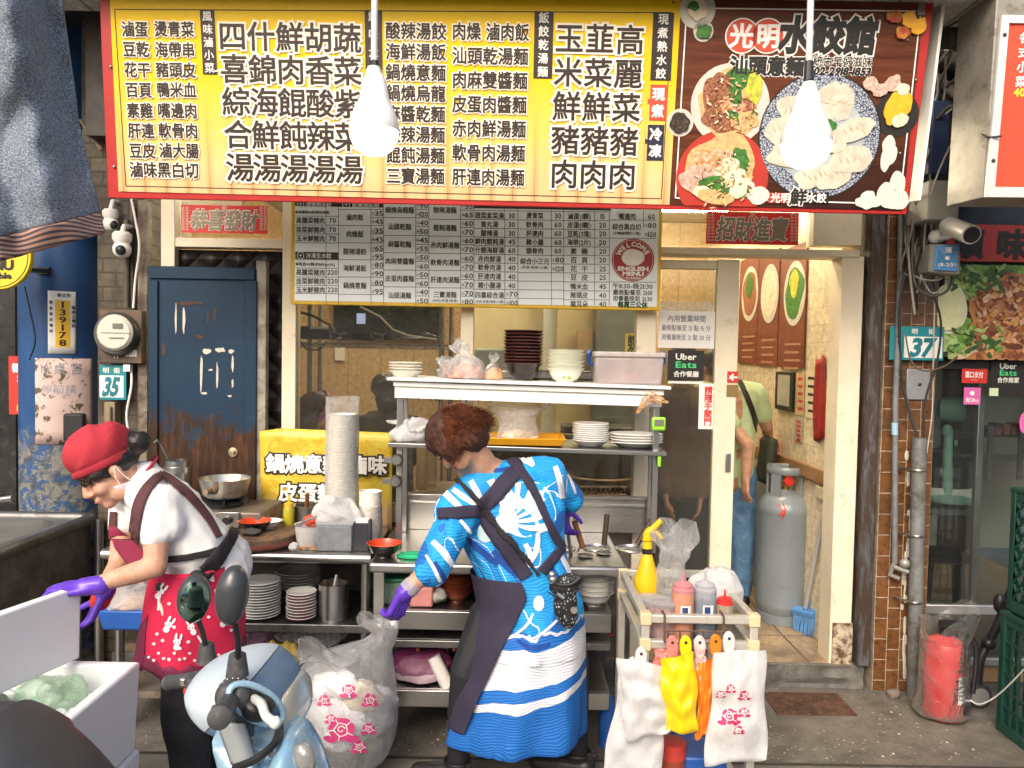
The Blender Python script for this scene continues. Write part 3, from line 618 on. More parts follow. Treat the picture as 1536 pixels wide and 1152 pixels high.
disc(p6,sg,1229,205,92,92,.001,.002,56);disc(p7,sg,1229,205,89.5,89.5,.002,.0028,56);disc(p8,sg,1229,207,66,66,.0028,.0034,48)
prt(p1,'printed_bowl',mwhite);prt(p2,'printed_red_bowl',mred);prt(p6,'printed_dark_dish',ink);prt(p7,'printed_patterned_plate',crk)
prt(p8,'printed_plate_centre',mat('plate_blue',(.42,.46,.48),.4,var=.2,vs=30))
d1 = MB();dmat = mat('print_dumpling',(.6,.55,.44),.45,var=.2,vs=22)
def dump(cx,cy_,rx,ry,rot,n):
    disc(d1,sg,cx,cy_,rx * 1.15,ry * 1.3,n,n + .0006,36,.22,cx,rot=rot)
DK = [(1243,152,24,16,1.1),(1190,165,24,15,-.5),(1262,155,22,14,1.5),(1172,195,22,15,.2),(1180,232,26,14,.1),(1218,265,24,14,.3),(1250,262,26,15,.5),(1275,240,30,16,.2),(1280,195,28,13,.4),(1240,210,24,14,-.3),(1210,200,24,16,.8)]
for k,a in enumerate(DK): dump(*a,.0036 + .0007 * k)
prt(d1,'printed_dumplings',dmat)
d1s = MB()
for k,(cx,cy_,rx,ry,rot) in enumerate(DK):
    for j in range(4): disc(d1s,sg,cx - rx * .5 + j * rx * .33,cy_ + 3 * sin(j * 2.0 + k),1.3,5,.0046 + .0007 * k,.0049 + .0007 * k,8,rot=rot + .3)
prt(d1s,'printed_pleats',mat('print_pleat',(.5,.4,.26),.5))
fm = [mat('print_noodle',(.6,.4,.17),.5,var=.3,vs=60),mat('print_minced',(.16,.05,.025),.5,var=.6,vs=70,c2=(.4,.16,.07),cut=.5,soft=.03),mat('print_green',(.04,.16,.02),.5,var=.6,vs=50),mat('print_yellowgreen',(.5,.5,.04),.5,var=.4,vs=40),mat('print_shrimp',(.75,.25,.1),.5,var=.3,vs=40,c2=(.85,.6,.45),cut=.55),mat('print_pork',(.45,.27,.2),.5,var=.3,vs=40,c2=(.7,.5,.4),cut=.5),mat('print_clam',(.75,.66,.48),.5,var=.2,vs=40),mat('print_soy',(.03,.015,.01),.4,var=.5,vs=60,c2=(.3,.25,.1),cut=.62),mat('print_mango',(.85,.42,.02),.4,var=.2,vs=30)]
fd = MB()
food = [(1096,155,46,46,0),(1075,150,22,34,1),(1105,120,22,18,2),(1131,132,12,26,3),(1082,178,30,18,1),(1108,168,30,20,1),(1098,160,18,12,4),(1116,182,22,14,0),(1080,128,14,18,1),(1103,145,10,14,2),(1098,172,10,6,2),
        (1080,268,54,50,0),(1062,242,24,16,4),(1080,234,22,9,4),(1040,268,20,20,5),(1060,262,14,12,5),(1108,244,16,22,2),(1095,250,14,13,6),(1084,260,12,12,6),(1104,262,14,10,6),(1068,274,20,10,2),(1085,283,12,8,2),(1112,282,18,14,6),(1052,288,14,9,6),(1072,296,26,10,0),
        (1020,184,15,15,7),(1046,14,17,14,6),(1040,10,8,7,2),(1056,48,11,11,2),(1336,165,12,22,8),(1347,160,11,20,8),(1357,158,8,18,8),(1348,181,12,10,6),(1304,126,11,10,5),(1318,136,13,9,5),(1338,125,11,13,5),(1352,134,11,9,6),(1340,26,13,8,9),(1362,30,12,10,8),(1352,50,10,10,9),(1376,40,11,12,8),(1240,188,14,8,2)]
fm.append(mat('print_chilli',(.4,.06,.015),.5,var=.4,vs=30,c2=(.6,.3,.05),cut=.55))
for k,(cx,cy_,rx,ry,m_) in enumerate(food): fd.m = m_;disc(fd,sg,cx,min(cy_,306 - ry),rx,ry,.0032,.0038 + .00022 * k,30,.28,k,rot=(k * .7 if abs(rx - ry) < 4 else .2 * sin(k)))
for k in range(150):      # strands, chopped leaves, sesame
    a = rnd.random() * 6.3;cxx,cyy,rr_ = ((1096,157,42) if k % 2 else (1082,270,48));rr_ *= math.sqrt(rnd.random());fd.m = rnd.choice((0,0,1,2,6,4))
    disc(fd,sg,cxx + cos(a) * rr_,cyy + sin(a) * rr_,rnd.uniform(1,6),rnd.uniform(.8,1.6),.012,.0128 + k * 1e-6,7,.3,k,rot=rnd.random() * 3)
prt(fd,'printed_food',fm)
cl = MB()
for k,(cx,cy_,rx,ry) in enumerate([(1333,218,10,14),(1328,240,8,17),(1336,232,9,15),(1345,278,12,22),(1330,292,16,18),(1350,300,12,16),(1340,308,22,10),(1301,300,12,15),(1296,310,14,8),(1310,310,12,8),(1137,293,17,13)]): disc(cl,sg,cx,min(cy_,303),rx,min(ry,305 - min(cy_,303) + 9),.003,.0036 + k * .0002,28,.15,k)
prt(cl,'printed_cloud',mat('print_cloud',(.68,.64,.57),.45,var=.05))
b1,b2,tf,to = MB(),MB(),MB(),MB()
for cx in (1113,1151): disc(b2,sg,cx,54,25.5,25.5,.0012,.002,40);disc(b1,sg,cx,54,23.5,23.5,.002,.0028,40)
prt(b2,'emblem_rim',inkw);prt(b1,'emblem_disc',mat('emblem_red',(.6,.07,.03),.45))
wt_ = MB();txt(wt_,sg,'光',1112,54,36,wt=.035,n=.0042);txt(wt_,sg,'明',1152,54,36,wt=.035,n=.0042)
outl(tf,to,sg,'水餃館',1242,53,54,148,.05,.1,.0022,shear=.08)
outl(tf,to,sg,'汕頭意麵',1150,99,29,112,.04,.09,.0022);outl(tf,to,sg,'傳統古早好滋味',1256,92,15,104,.01,.07,.0022);outl(tf,to,sg,'02-2918-1853',1263,107,15,86,.05,.1,.0022,shear=.2)
b3 = MB();rect(b3,sg,1153,289,1188,305,.004,.0046);rect(tf,sg,1206,289,1242,305,.004,.0046);prt(b3,'caption_box',mred)
txt(wt_,sg,'光明',1170,297,15,30,.03,.0056);txt(wt_,sg,'水餃',1224,297,15,30,.03,.0056);outl(tf,to,sg,'鮮',1197,295,26,None,.03,.09,.0052,shear=.1)
prt(to,'title_outline',inkw);prt(tf,'title_lettering',ink);prt(wt_,'caption_lettering',inkw)
mb = MB()
for x,y in ((1381,17),(1362,60),(1374,120),(1350,230),(1342,285),(171,250),(1010,4),(166,100)): mb.sph(sg.px(x,y,.002),(.006,.003,.006),8)
mb.obox(sg.px(1381,14,.0),(.03,.012,.05));prt(mb,'fixing',steeld)

# price board on the glass, yellow rim
pg_ = Pl(P(714,466,3.86),(1,0,0),(0,0,1));pbd = thing('price_board','white price list board with yellow rim hung on the window under the sign','sign',pg_.pt(0,0))
mb = MB();rect(mb,pg_,437,288,990,466,-.03,0);part(mb,'rim',mat('rim_yellow',(.68,.42,.012),.4),pbd,bevel=.003)
mb = MB();rect(mb,pg_,443,292,985,460.5,0,.002);part(mb,'list_panel',mat('list_white',(.8,.86,.88),.35,var=.05,vs=3),pbd)
X = lambda z: 430 + z / 2.695
Yr = lambda z: 290 + z / 2.695
L1,H1,D1 = MB(),MB(),MB()
for z in (160,210,341,392,522,575,703,757,882,935,1070,1120,1245,1304): line(L1,pg_,[(X(z),293),(X(z) - .0,458)],1.0,.0026)
line(L1,pg_,[(X(1442),316),(X(1442),342)],1,.0026);line(L1,pg_,[(X(1306),Yr(108)),(984,Yr(109))],1,.0026);line(L1,pg_,[(X(1306),Yr(181)),(984,Yr(183))],1,.0026);line(L1,pg_,[(X(1306),Yr(358)),(984,Yr(360))],1,.0026)
def hl(z0,z1,ys,sl=.007):
    for y in ys: line(L1,pg_,[(X(z0),Yr(y)),(X(z1),Yr(y + (z1 - z0) * sl))],1,.0026)
hl(35,210,(92,128,164,200,268,302,338,372,404));hl(210,392,(65,130,200,268,338,408));hl(341,392,(98,164,234,303,373))
hl(392,575,(98,170,240,310,378));hl(522,575,(65,134,206,275,345,415));hl(575,757,(105,173,243,312,382));hl(703,757,(68,138,208,278,348,416))
hl(757,935,(70,106,142,177,212,247,282,317,352,388));hl(882,935,(424,));hl(935,1120,(72,108,144,180,214,250,320,355,390,425));hl(1070,1120,(285,));hl(1120,1304,(74,110,146,180,216,251,286,322,358,394,430)); 
for x0,x1,y0,y1 in ((35,210,236,268),(35,390,20,58),(757,1310,48,70)): rect(H1,pg_,X(x0),Yr(y0),X(x1),Yr(y1),.002,.0032)
def t_(s,z,y,h=27,w_=None,wt=.018,mbx=None,n=.0032): txt(mbx or D1,pg_,s,X(z),Yr(y),h / 2.695,w_ / 2.695 if w_ else None,wt,n)
for y,p in ((110,'70'),(147,'70'),(183,'70'),(320,'220'),(355,'220'),(390,'220')): t_(p,186,y,27)
for y,s_ in zip((110,147,183,320,355,390),['高麗菜豬肉','韭菜鮮豬肉','玉米鮮豬肉'] * 2): t_(s_,97,y,27,118)
t_('●每顆熟水餃現包現煮',104,77,14,138);t_('●每盒40顆(約1100g±5%)',116,287,15,160)
def half(z,ys,ps):
    for k,(y,p) in enumerate(zip(ys,ps)): t_('小' if k % 2 == 0 else '大',z - 17,y,15,None,.01);t_(p,z + 7,y,28,36 if len(p) < 3 else 34)
def names(z,ys,ss,w_):
    for y,s_ in zip(ys,ss): t_(s_,z,y,27,w_ * len(s_) / 5)
names(276,(97,165,236,303,373),['滷肉飯','肉燥飯','酸辣湯餃','海鮮湯飯','鍋燒意麵'],118)
half(367,(82,115,152,187,222,257,290,325,362,397),'35 45 35 45 65 95 80 90 80 95'.split())
names(457,(68,135,206,275,345,413),['鍋燒烏龍麵','汕頭乾麵','麻醬乾麵','肉麻雙醬麵','皮蛋肉醬麵','汕頭湯麵'],118)
half(548,(50,85,120,155,190,225,260,296,330,365,400,435),'90 120 40 50 45 55 50 60 50 60 40 50'.split())
names(640,(68,140,210,280,350,410),['酸辣湯麵','餛飩湯麵','赤肉鮮湯麵','軟骨肉湯麵','肝連肉湯麵','三寶湯麵'],118);t_('(赤肉+肝連+軟骨)',640,434,14,106,.008)
half(730,(53,88,122,158,192,228,264,299,334,370,405,438),'55 65 60 70 60 70 60 70 60 70 70 80'.split())
names(820,(90,126,161,195,230,266,300,336,372,412),['蔬菜紫菜湯','貢丸湯','酸辣湯','鮮肉餛飩湯','什錦海鮮湯','赤肉鮮湯','軟骨肉湯','肝連肉湯','豬小腸湯','四喜綜合湯'],118);t_('(赤肉+肝連+軟骨+小腸)',820,438,13,116,.008)
for y,p in zip((90,126,161,196,231,266,301,337,373),'30 30 30 45 60 40 40 40 40'.split()): t_(p,910,y + 1,28)
half(910,(408,443),('70','100'))
names(1003,(91,127,163,198,233,275),['燙青菜','軟骨肉','肝連肉','豬小腸','頭骨肉','綜合小三元'],118);t_('(肝連+軟骨+小腸)',1003,300,13,110,.008)
for y,p in zip((92,128,163,199,234),'30 60 60 60 60'.split()): t_(p,1097,y,28)
half(1096,(270,306),('80','120'))
for y,s_ in zip((93,129,164,199,235,270,306,340,377,412,447),['滷蛋(1顆)','皮蛋(1顆)','豆乾(3塊)','海帶(2片)','素  雞','百  頁','花  干','豆  皮','鴨米血','豬頭皮','豬耳朵']): t_(s_,1182,y,27,96 if len(s_) > 5 else 72)
for y,p in zip((94,129,164,200,235,270,306,341,377,413,448),'15 20 20 20 20 20 25 25 45 40 40'.split()): t_(p,1277,y,28)
t_('嘴邊肉',1376,94,27,72);t_('60',1474,95,28);t_('綜合黑白切',1374,136,27,116);t_('(多種選擇配5-7樣)',1374,162,14,112,.01);half(1470,(130,166),('80','120'))
t_('午11:30-晚21:30',1398,375,25,164);t_('最晚點餐至 21:10',1398,401,24,160);t_('用餐最晚到 21:30',1398,426,24,160)
part(L1,'ruling',mat('rule_grey',(.2,.2,.2),.5),pbd);part(H1,'heading_bar',ink,pbd);part(D1,'lettering',mat('ink_dark',(.045,.04,.04),.5),pbd)
W1 = MB();t_('⊕ 冷凍生水餃',112,252,22,140,.015,W1,.0044);t_('⊕ 現煮熟水餃',112,44,22,140,.015,W1,.0044);t_('⊕ 飯類湯餃類',300,46,22,150,.015,W1,.0044);part(W1,'heading_lettering',inkw,pbd)
W2 = MB();t_('每周三公休',1398,450,26,120,.05,W2);part(W2,'closing_day',mat('ink_dkgreen',(.01,.07,.02),.5),pbd)
cx,cy_ = X(1400),Yr(270);mb = MB();mb2 = MB();disc(mb,pg_,cx,cy_,32,32,.0026,.0034,40);disc(mb2,pg_,cx,cy_,30.2,30.2,.0034,.0036,40)
mrr = mat('emblem_maroon',(.36,.025,.03),.45);disc(mb,pg_,cx,cy_,29.6,29.6,.0036,.0042,40);part(mb,'emblem',mrr,pbd); 
disc(mb2,pg_,cx,cy_ - 4,17,13,.0042,.0048,24,.12,3);txt(mb2,pg_,'ENGLISH',cx,cy_ + 13,8.5,46,.06,.0052);txt(mb2,pg_,'MENU',cx,cy_ + 20.5,8.5,32,.06,.0052);txt(mb2,pg_,'Available',cx,cy_ + 26.5,5,24,.03,.0052)
k_ = pg_.sc(cx,cy_);u0,v0 = pg_.uv(cx,cy_)
for i,c in enumerate('WELCOME'):
    a = R(150 - i * 20);txt(mb2,pg_,c,u0 + cos(a) * 23.5 * k_,v0 + sin(a) * 23.5 * k_,9.5 * k_,None,.06,.0052,px=False,rot=a - pi / 2,sq=1)
part(mb2,'emblem_lettering',inkw,pbd)

# red couplets
def couplet(x0,y0,x1,y1,s_,label):
    pl = Pl(P((x0 + x1) / 2,y1,3.94),(1,0,0),(0,0,1));t = thing('couplet',label,'paper banner',pl.pt(0,0))
    mb = MB();rect(mb,pl,x0,y0,x1,y1,0,.0016);part(mb,'paper',mat('couplet_red',(.66,.02,.014),.5,var=.1,vs=4),t)
    f = MB();o = MB();h = y1 - y0;outl(f,o,pl,s_,(x0 + x1) / 2,(y0 + y1) / 2 + 1,h * .72,(x1 - x0) * .78,.03,.06,.0022,shear=.12)
    part(o,'lettering_outline',inkw,t);part(f,'lettering',mat('gold_grey',(.2,.17,.12),.35,.4),t)
    m = MB()
    for xa in (x0 + 6,x1 - 6):
        for k in range(9):
            for j in (-1,1): disc(m,pl,xa + j * 3,y0 + 5 + k * (h - 8) / 9,2.6,1.8,.0016,.0024,10,.5,k)
    disc(m,pl,(x0 + x1) / 2,y0 + 5,4,4,.0016,.0024,14);part(m,'ornament',mat('ornament_pink',(.6,.3,.24),.5),t)
couplet(272,307,401,351,'恭喜發財','red new year banner above the blue steel door')
couplet(1060,317,1197,368,'招財進寶','red new year banner above the open doorway')

# paper, stickers on the door
def sticker(name,label,cat,x0,y0,x1,y1,Y,m,lines,n=.0,ang=0):
    pl = Pl(P((x0 + x1) / 2,y1,Y),(1,0,0),(0,0,1));t = thing(name,label,cat,pl.pt(0,0))
    mb = MB();rect(mb,pl,x0,y0,x1,y1,0,.0014);part(mb,'sheet',m,t)
    by = {}
    for (s_,cx,cy_,h,w_,wt,mm,vert) in lines: txt(by.setdefault(mm.name,(MB(),mm))[0],pl,s_,cx,cy_,h,w_,wt,.0022,vert=vert)
    for k,(b_,mm) in by.items(): part(b_,'lettering',mm,t)
    return t,pl
mpaper = mat('paper',(.76,.74,.7),.7,var=.04)
YD = YF + .036
mb = MB();pl = Pl(P(1030,520,YD),(1,0,0),(0,0,1));rect(mb,pl,988,452,1070,468,0,.001);solo(mb,'clear_tape',bagf,'strip of clear tape above the opening hours paper on the sliding door','tape')
bpen = mat('pen_grey',(.16,.16,.2),.6)
sticker('hours_notice','white paper with opening hours taped to the sliding door glass','notice',988,466,1071,523,YD,mpaper,[('內用營業時間',1030,478,11,58,.01,bpen,0),('最晚點餐至 21 點 15 分',1029,492,9.5,74,.01,bpen,0),('用餐最晚至 21 點 30 分',1029,506,9.5,74,.01,bpen,0)])
sticker('delivery_sticker','black delivery partner sticker under the paper on the sliding door','sticker',1002,525,1055,571,YD,ink,[('Uber',1029,535,13,32,.025,inkw,0),('Eats',1029,547,13,32,.025,inkg,0),('合作餐廳',1029,561,9.5,38,.02,inkw,0)])
mb = MB();rect(mb,pl,1002,571.5,1055,576,0,.0012);solo(mb,'label_strip',mpaper,'thin white label strip under the black sticker on the sliding door','label')
sticker('door_sticker','white sticker with five red characters down it on the sliding door','sticker',1049,575,1075,644,YD,inkw,[('請隨手關門',1062,609,12.5,60,.03,inkr,1)])
sticker('arrow_sticker','small red sticker with white arrow on the door stile','sticker',1091,557,1107,574,YF + .016,inkr,[('←',1099,565.5,15,None,.05,inkw,0)])
sticker('latch_plate','small brown plate below the red arrow sticker','plate',1090,577,1107,595,YF + .016,mat('plate_brown',(.22,.15,.05),.5),[])

# ---------------- interior things
tube_e = emis('tube_light',(1,.84,.58),90)
def tubelight(x,y,L_,label,along='X'):
    t = thing('ceiling_light',label,'ceiling light',(x,y,2.8))
    mb = MB();d = (L_ / 2,.04) if along == 'X' else (.04,L_ / 2);mb.box(x - d[0],x + d[0],y - d[1],y + d[1],2.86,2.92);part(mb,'housing',white,t)
    mb = MB();v = V((L_ / 2 - .03,0,0)) if along == 'X' else V((0,L_ / 2 - .03,0));q = V((x,y,2.83));mb.tube([q - v,q + v],.019,12);part(mb,'tube',tube_e,t)
tubelight(1.05,5.9,1.2,'lit tube light on the shop ceiling near the doorway');tubelight(1.15,4.55,.9,'added lit tube light brightening the space just inside the doorway');tubelight(-.9,5.6,1.2,'lit tube light on the shop ceiling behind the menu board')  # the tube just inside the doorway is added to brighten the person there
a = P(500,455,6.9);mb = fr((500,440,662,506,6.85,6.93));tv = thing('television','black wall television glimpsed under the price board','television',P(580,506,6.9));part(mb,'body',black,tv,bevel=.01)
mb = fr((503,443,659,503,6.846,6.8495));part(mb,'screen',mat('screen',(.012,.016,.014),.12),tv)
mb = fr((535,470,548,486,6.842,6.8455));part(mb,'picture',emis('tv_pic',(.25,.3,.55),.5),tv)
# chrome wire rack by the window
rk = thing('wire_rack','dark wire shelf rack behind the left window pane','rack',(P(465,700,4.7).x,4.7,.12))
for x_,y_ in ((465,4.7),(663,4.55),(677,4.95),(480,5.1)): mb = MB();q = P(x_,500,y_);mb.tube([(q.x,y_,.12),(q.x,y_,2.5)],.016,10);part(mb,'post',steeld,rk)
mb = MB();A = P(430,514,4.6);B = P(700,514,4.6)
for k in range(9): y_ = 4.5 + k * .065;mb.tube([(A.x,y_,A.z),(B.x,y_,A.z)],.005,6)
for k in range(24): x_ = A.x + (B.x - A.x) * k / 23;mb.tube([(x_,4.5,A.z - .018),(x_,5.02,A.z - .018)],.004,5)
for k in range(24):
    x_ = A.x + (B.x - A.x) * k / 24;x2 = A.x + (B.x - A.x) * (k + .5) / 24;mb.tube([(x_,4.49,A.z),(x2,4.49,A.z - .03),(2 * x2 - x_,4.49,A.z)],.003,5)
part(mb,'wire_shelf',steeld,rk)
mb = fr((449,489,493,509,4.62,4.8));rt = thing('router_box','black electronics box on the wire shelf','box',P(470,510,4.6));part(mb,'case',black,rt,bevel=.006);mb = fr((465,490,492,494,4.614,4.619));part(mb,'label_strip',mpaper,rt)
mb = MB();rr2 = random.Random(3)
for k in range(9):
    x0 = rr2.uniform(450,600);pts = [P(x0 + j * rr2.uniform(8,16),rr2.uniform(499,510),4.6 + rr2.uniform(0,.2)) for j in range(6)];mb.tube(pts,.006,6)
mb.tube([P(449,468,4.6),P(470,474,4.6),P(495,488,4.62),P(500,505,4.65)],.008,6);mb.tube([P(450,512,4.6),P(460,524,4.58),P(478,525,4.58),P(490,512,4.6)],.006,6)
for k in range(5): mb.obox(P(520 + k * 16,505,4.66),(.05,.05,.03 + .01 * (k % 3)),Matrix.Rotation(k,3,'Z'))
solo(mb,'cable_tangle',black,'tangle of black cables and chargers lying along the wire shelf','cables')
mb = MB();mb.tube([P(540,460,4.5),P(570,475,4.5),P(590,495,4.5),P(615,504,4.5),P(655,509,4.5)],.006,8);solo(mb,'white_cable',mpaper,'white cable sagging across the window in front of the television','cable')
mb = fr((502,520,517,541,6.96,6.98));solo(mb,'wall_switch',mpaper,'small pale wall plate under the wire shelf','switch',bevel=.004)
sticker('wall_calendar','orange patterned calendar sheet on the back wall by the rack','calendar',664,455,694,535,6.97,mat('calendar_orange',(.55,.25,.07),.6,var=.5,vs=30,c2=(.65,.5,.3),cut=.5),[])
sticker('wall_calendar','red bordered calendar sheet right of the window mullion','calendar',712,440,727,522,6.97,mat('calendar_red',(.5,.16,.06),.6,var=.5,vs=30,c2=(.65,.5,.35),cut=.5),[])
# a partition panel and stainless cabinet to the right
mb = fr((700,380,818,990,6.6,6.7));solo(mb,'partition_panel',mat('partition',(.62,.52,.33),.45,var=.05),'pale cream partition panel behind the bowl stacks','partition')
mb = fr((817,380,838,990,6.4,6.7));solo(mb,'column',mat('pale_grey',(.6,.6,.54),.45,var=.05),'pale grey square post inside the shop behind the white bowls','post')
mb = fr((838,390,897,990,6.3,6.5));solo(mb,'partition_panel',mat('partition2',(.52,.42,.24),.45,var=.05),'ochre partition panel behind the plastic bin','partition')
mb = fr((897,390,966,990,6.0,6.3));solo(mb,'fridge',mat('fridge_grey',(.16,.17,.16),.35,.3),'dark grey fridge door behind the yellow sign','fridge',bevel=.02)
mb = fr((712,522,790,570,5.4,5.7));solo(mb,'steel_box',mat('pale_teal',(.32,.36,.33),.35,.3),'pale steel box standing behind the shelf of bowls','box',bevel=.02)
mb = fr((867,495,889,545,6.1,6.25));solo(mb,'cardboard_box',mat('card',(.42,.27,.12),.7),'tall brown carton behind the plastic bin','carton',bevel=.003)
sticker('yellow_sign','narrow yellow sign with black characters behind the window','sign',938,500,962,540,4.1,yel,[('請勿',950,519,18,34,.04,ink,1)])
mb = fr((845,640,1000,760,4.9,5.2));solo(mb,'dark_stove',darkm,'dark stove block glimpsed through the lower window','stove',bevel=.01)

# right-hand wall of the shop: posters, frames, hangings
class WallPl(Pl):
    pass
wp = Pl((XR - .004,5,1.5),(0,-1,0),(0,0,1))      # u runs toward the camera
def wrect(mb,x0,y0,x1,y1,n0,n1):
    a = wp.uv(x0,y0);b = wp.uv(x1,y0);c = wp.uv(x0,y1);return slab(mb,wp,[(a[0],c[1]),(b[0],c[1]),(b[0],a[1]),(a[0],a[1])],n0,n1,False)
pbrown = mat('poster_brown',(.17,.045,.022),.45,var=.1)
for k,(x0,x1,y0,y1,lab,fc) in enumerate([(1113,1141,392,545,'brown food poster furthest from the doorway on the cream wall',1),(1142,1172,384,548,'brown dumpling poster in the middle of the cream wall',6),(1176,1213,376,551,'brown food poster nearest the doorway on the cream wall',2)]):
    t = thing('wall_poster',lab,'poster',wp.px((x0 + x1) / 2,y1));mb = MB();wrect(mb,x0,y0,x1,y1,0,.012);part(mb,'board',pbrown,t)
    cx = (x0 + x1) / 2;m = MB();k_ = wp.sc(cx,440);u,v_ = wp.uv(cx,445);w_ = abs(wp.uv(x1,445)[0] - wp.uv(x0,445)[0])
    def el(rx,ry,dv,n0,n1,wob=0,sd=0,du=0):
        return slab(MB(),wp,[(u + du + rx * cos(a / 28 * 2 * pi) * (1 + wob * noise.noise(V((cos(a / 28 * 6.28),sin(a / 28 * 6.28),sd)))),v_ + dv + ry * sin(a / 28 * 2 * pi)) for a in range(28)],n0,n1,False)
    e = el(w_ * .44,.2,.02,.012,.014);part(e,'printed_bowl',mwhite,t)
    e = el(w_ * .36,.16,.02,.014,.016,.5,k);part(e,'printed_food',fm[fc],t)
    e = el(w_ * .18,.09,.08,.016,.018,.5,k + 9);part(e,'printed_garnish',fm[(2,6,3)[k]],t)
    e = MB()
    for j in range(4):
        zz = v_ - .3 - .05 * j;slab(e,wp,[(u - w_ * .33,zz),(u + w_ * (.3 - .06 * (j % 2)),zz),(u + w_ * (.3 - .06 * (j % 2)),zz + .014),(u - w_ * .33,zz + .014)],.012,.013,False)
    part(e,'caption',mat('caption_tan',(.4,.22,.14),.5),t)
mb = MB();wrect(mb,1168,557,1194,613,0,.02);t = thing('picture_frame','black framed certificate on the cream wall','picture frame',wp.px(1181,613));part(mb,'frame',black,t,bevel=.003)
mb = MB();wrect(mb,1172,562,1190,607,.02,.022);part(mb,'certificate',mat('cert',(.42,.4,.34),.4),t)
for x0,x1,y0,y1,lab,m_ in ((1195,1208,560,621,'tan paper slip beside the framed certificate',mat('slip_tan',(.55,.38,.2),.6,var=.25,vs=50)),(1210,1225,559,626,'cream printed slip left of the red hanging couplet',mat('slip_cream',(.66,.57,.4),.6,var=.15,vs=60)),(1193,1205,624,661,'small black bordered slip under the tan paper slip',mat('slip_grey',(.45,.4,.3),.6,var=.3,vs=60)),(1247,1256,561,660,'narrow white menu sheet at the edge of the door jamb',mat('slip_white',(.7,.63,.48),.6,var=.2,vs=50))):
    mb = MB();wrect(mb,x0,y0,x1,y1,.002,.004);t = solo(mb,'paper_slip',m_,lab,'paper slip')
    mb = MB(); 
    for j in range(5): wrect(mb,x0 + 3,y0 + 6 + j * (y1 - y0) / 5.5,x1 - 3,y0 + 10 + j * (y1 - y0) / 5.5,.0042,.0048)
    part(mb,'lettering',inkr if 'tan' in lab else ink,t)
mb = MB()
def hang(u,q):
    x0,x1 = 1228 - 4 * q,1241;p = wp.px(x0 + (x1 - x0) * u,535 + 125 * q + 4 * sin(u * 6),.012 + .012 * sin(u * 9 + q * 3));return p
mb.grid(hang,10,12);solo(mb,'hanging_scroll',mat('scroll_red',(.3,.02,.015),.55,var=.2,vs=20),'dark red cloth scroll hanging on the cream wall near the jamb','scroll',solid=.002)
mb = MB();a = wp.uv(1205,708);b = wp.uv(1262,735);slab(mb,wp,[(-2,b[1] - .0),(.99,b[1]),(.99,b[1] + .07),(-2,b[1] + .07)],.0,.03,False);solo(mb,'wall_rail',mat('rail_wood',(.3,.16,.06),.5,var=.2),'brown wooden rail along the cream wall','rail')
mb = MB();wrect(mb,1231,728,1243,746,.0,.03);solo(mb,'wall_socket',mat('socket',(.6,.5,.32),.5),'cream wall socket below the wooden rail','socket',bevel=.004)
# gas cylinder, broom, machine, basket
gx = P(1176,800,4.62);gc = thing('gas_cylinder','tall grey gas cylinder with red mark standing inside the doorway','gas cylinder',(gx.x,4.62,.12));gz = .12
gm = mat('cylinder_grey',(.2,.235,.26),.35,.0,.1,5,c2=(.13,.14,.14),cut=.68,coat=.3)
rg = .158;top = P(1176,735,4.6).z
mb = MB();mb.lathe([(rg - .012,gz),(rg - .008,gz + .05),(rg - .02,gz + .055),(rg - .012,gz + .07),(rg,gz + .1),(rg + .002,gz + .115),(rg,gz + .13),(rg,top - .13),(rg + .002,top - .125),(rg - .003,top - .09),(rg - .03,top - .045),(rg - .075,top - .015),(.03,top)],(gx.x,4.62,0),40);part(mb,'tank',gm,gc)
mb = MB();c_ = V((gx.x,4.62,top));mb.lathe([(.022,-.005),(.024,.02),(.014,.025),(.014,.07),(.02,.072),(.02,.09)],c_,14);part(mb,'valve',mat('brass',(.5,.36,.12),.35,.9),gc)
mb = MB();mb.lathe([(.008,.0),(.03,.004),(.034,.015),(.028,.026),(.006,.03)],c_ + V((0,-.04,.06)),16,rot=Matrix.Rotation(R(90),3,'X'),wob=lambda a,z: 1 + .12 * cos(6 * a));part(mb,'valve_wheel',mat('valve_red',(.6,.03,.02),.35),gc)
mb = MB()
for a in (.5,2.6,3.8,5.7): q = c_ + V((cos(a) * .1,sin(a) * .1,-.03));mb.obox(q + V((0,0,.08)),(.06,.012,.2),Matrix.Rotation(a + pi / 2,3,'Z'))
mb.lathe([(.106,.13),(.112,.14),(.112,.165),(.106,.175),(.098,.165),(.098,.14)],c_ - V((0,0,.03)),32,cap0=False,cap1=False);mb.rings([[c_ + V((cos(a / 20 * 2 * pi) * r_,sin(a / 20 * 2 * pi) * r_,z)) for a in range(20)] for r_,z in ((.106,.1),(.098,.11),(.098,.135),(.106,.145))],False,False);part(mb,'guard_ring',gm,gc)
dec = MB()
for k in range(6):
    a = R(70 + k * 36);p0 = V((.0,0));L_ = .035 + .018 * (k % 3)
    for j in range(3):
        ang0 = R(-98);d0 = ang0 + cos(a) * .012 * j / rg * 2; 
    pts = []
    for t in (0,.33,.66,1): pts.append((cos(a) * L_ * t - .05,sin(a) * L_ * t))
    rs = []
    for t,(u,v_) in zip((0,.33,.66,1),pts):
        an = -pi / 2 + u / rg;zz = top - .105 + v_;r_ = rg + .003 - max(0,(zz - (top - .12))) * .35;rs.append(V((gx.x + cos(an) * r_,4.62 + sin(an) * r_,zz)))
    dec.tube(rs,[.006,.009,.006,.002],6,.3)
part(dec,'red_mark',inkr,gc)
mach = thing('grey_machine','grey plastic machine with blue label standing behind the gas cylinder','machine',P(1190,760,5.0));mg = mat('machine_grey',(.23,.25,.26),.5)
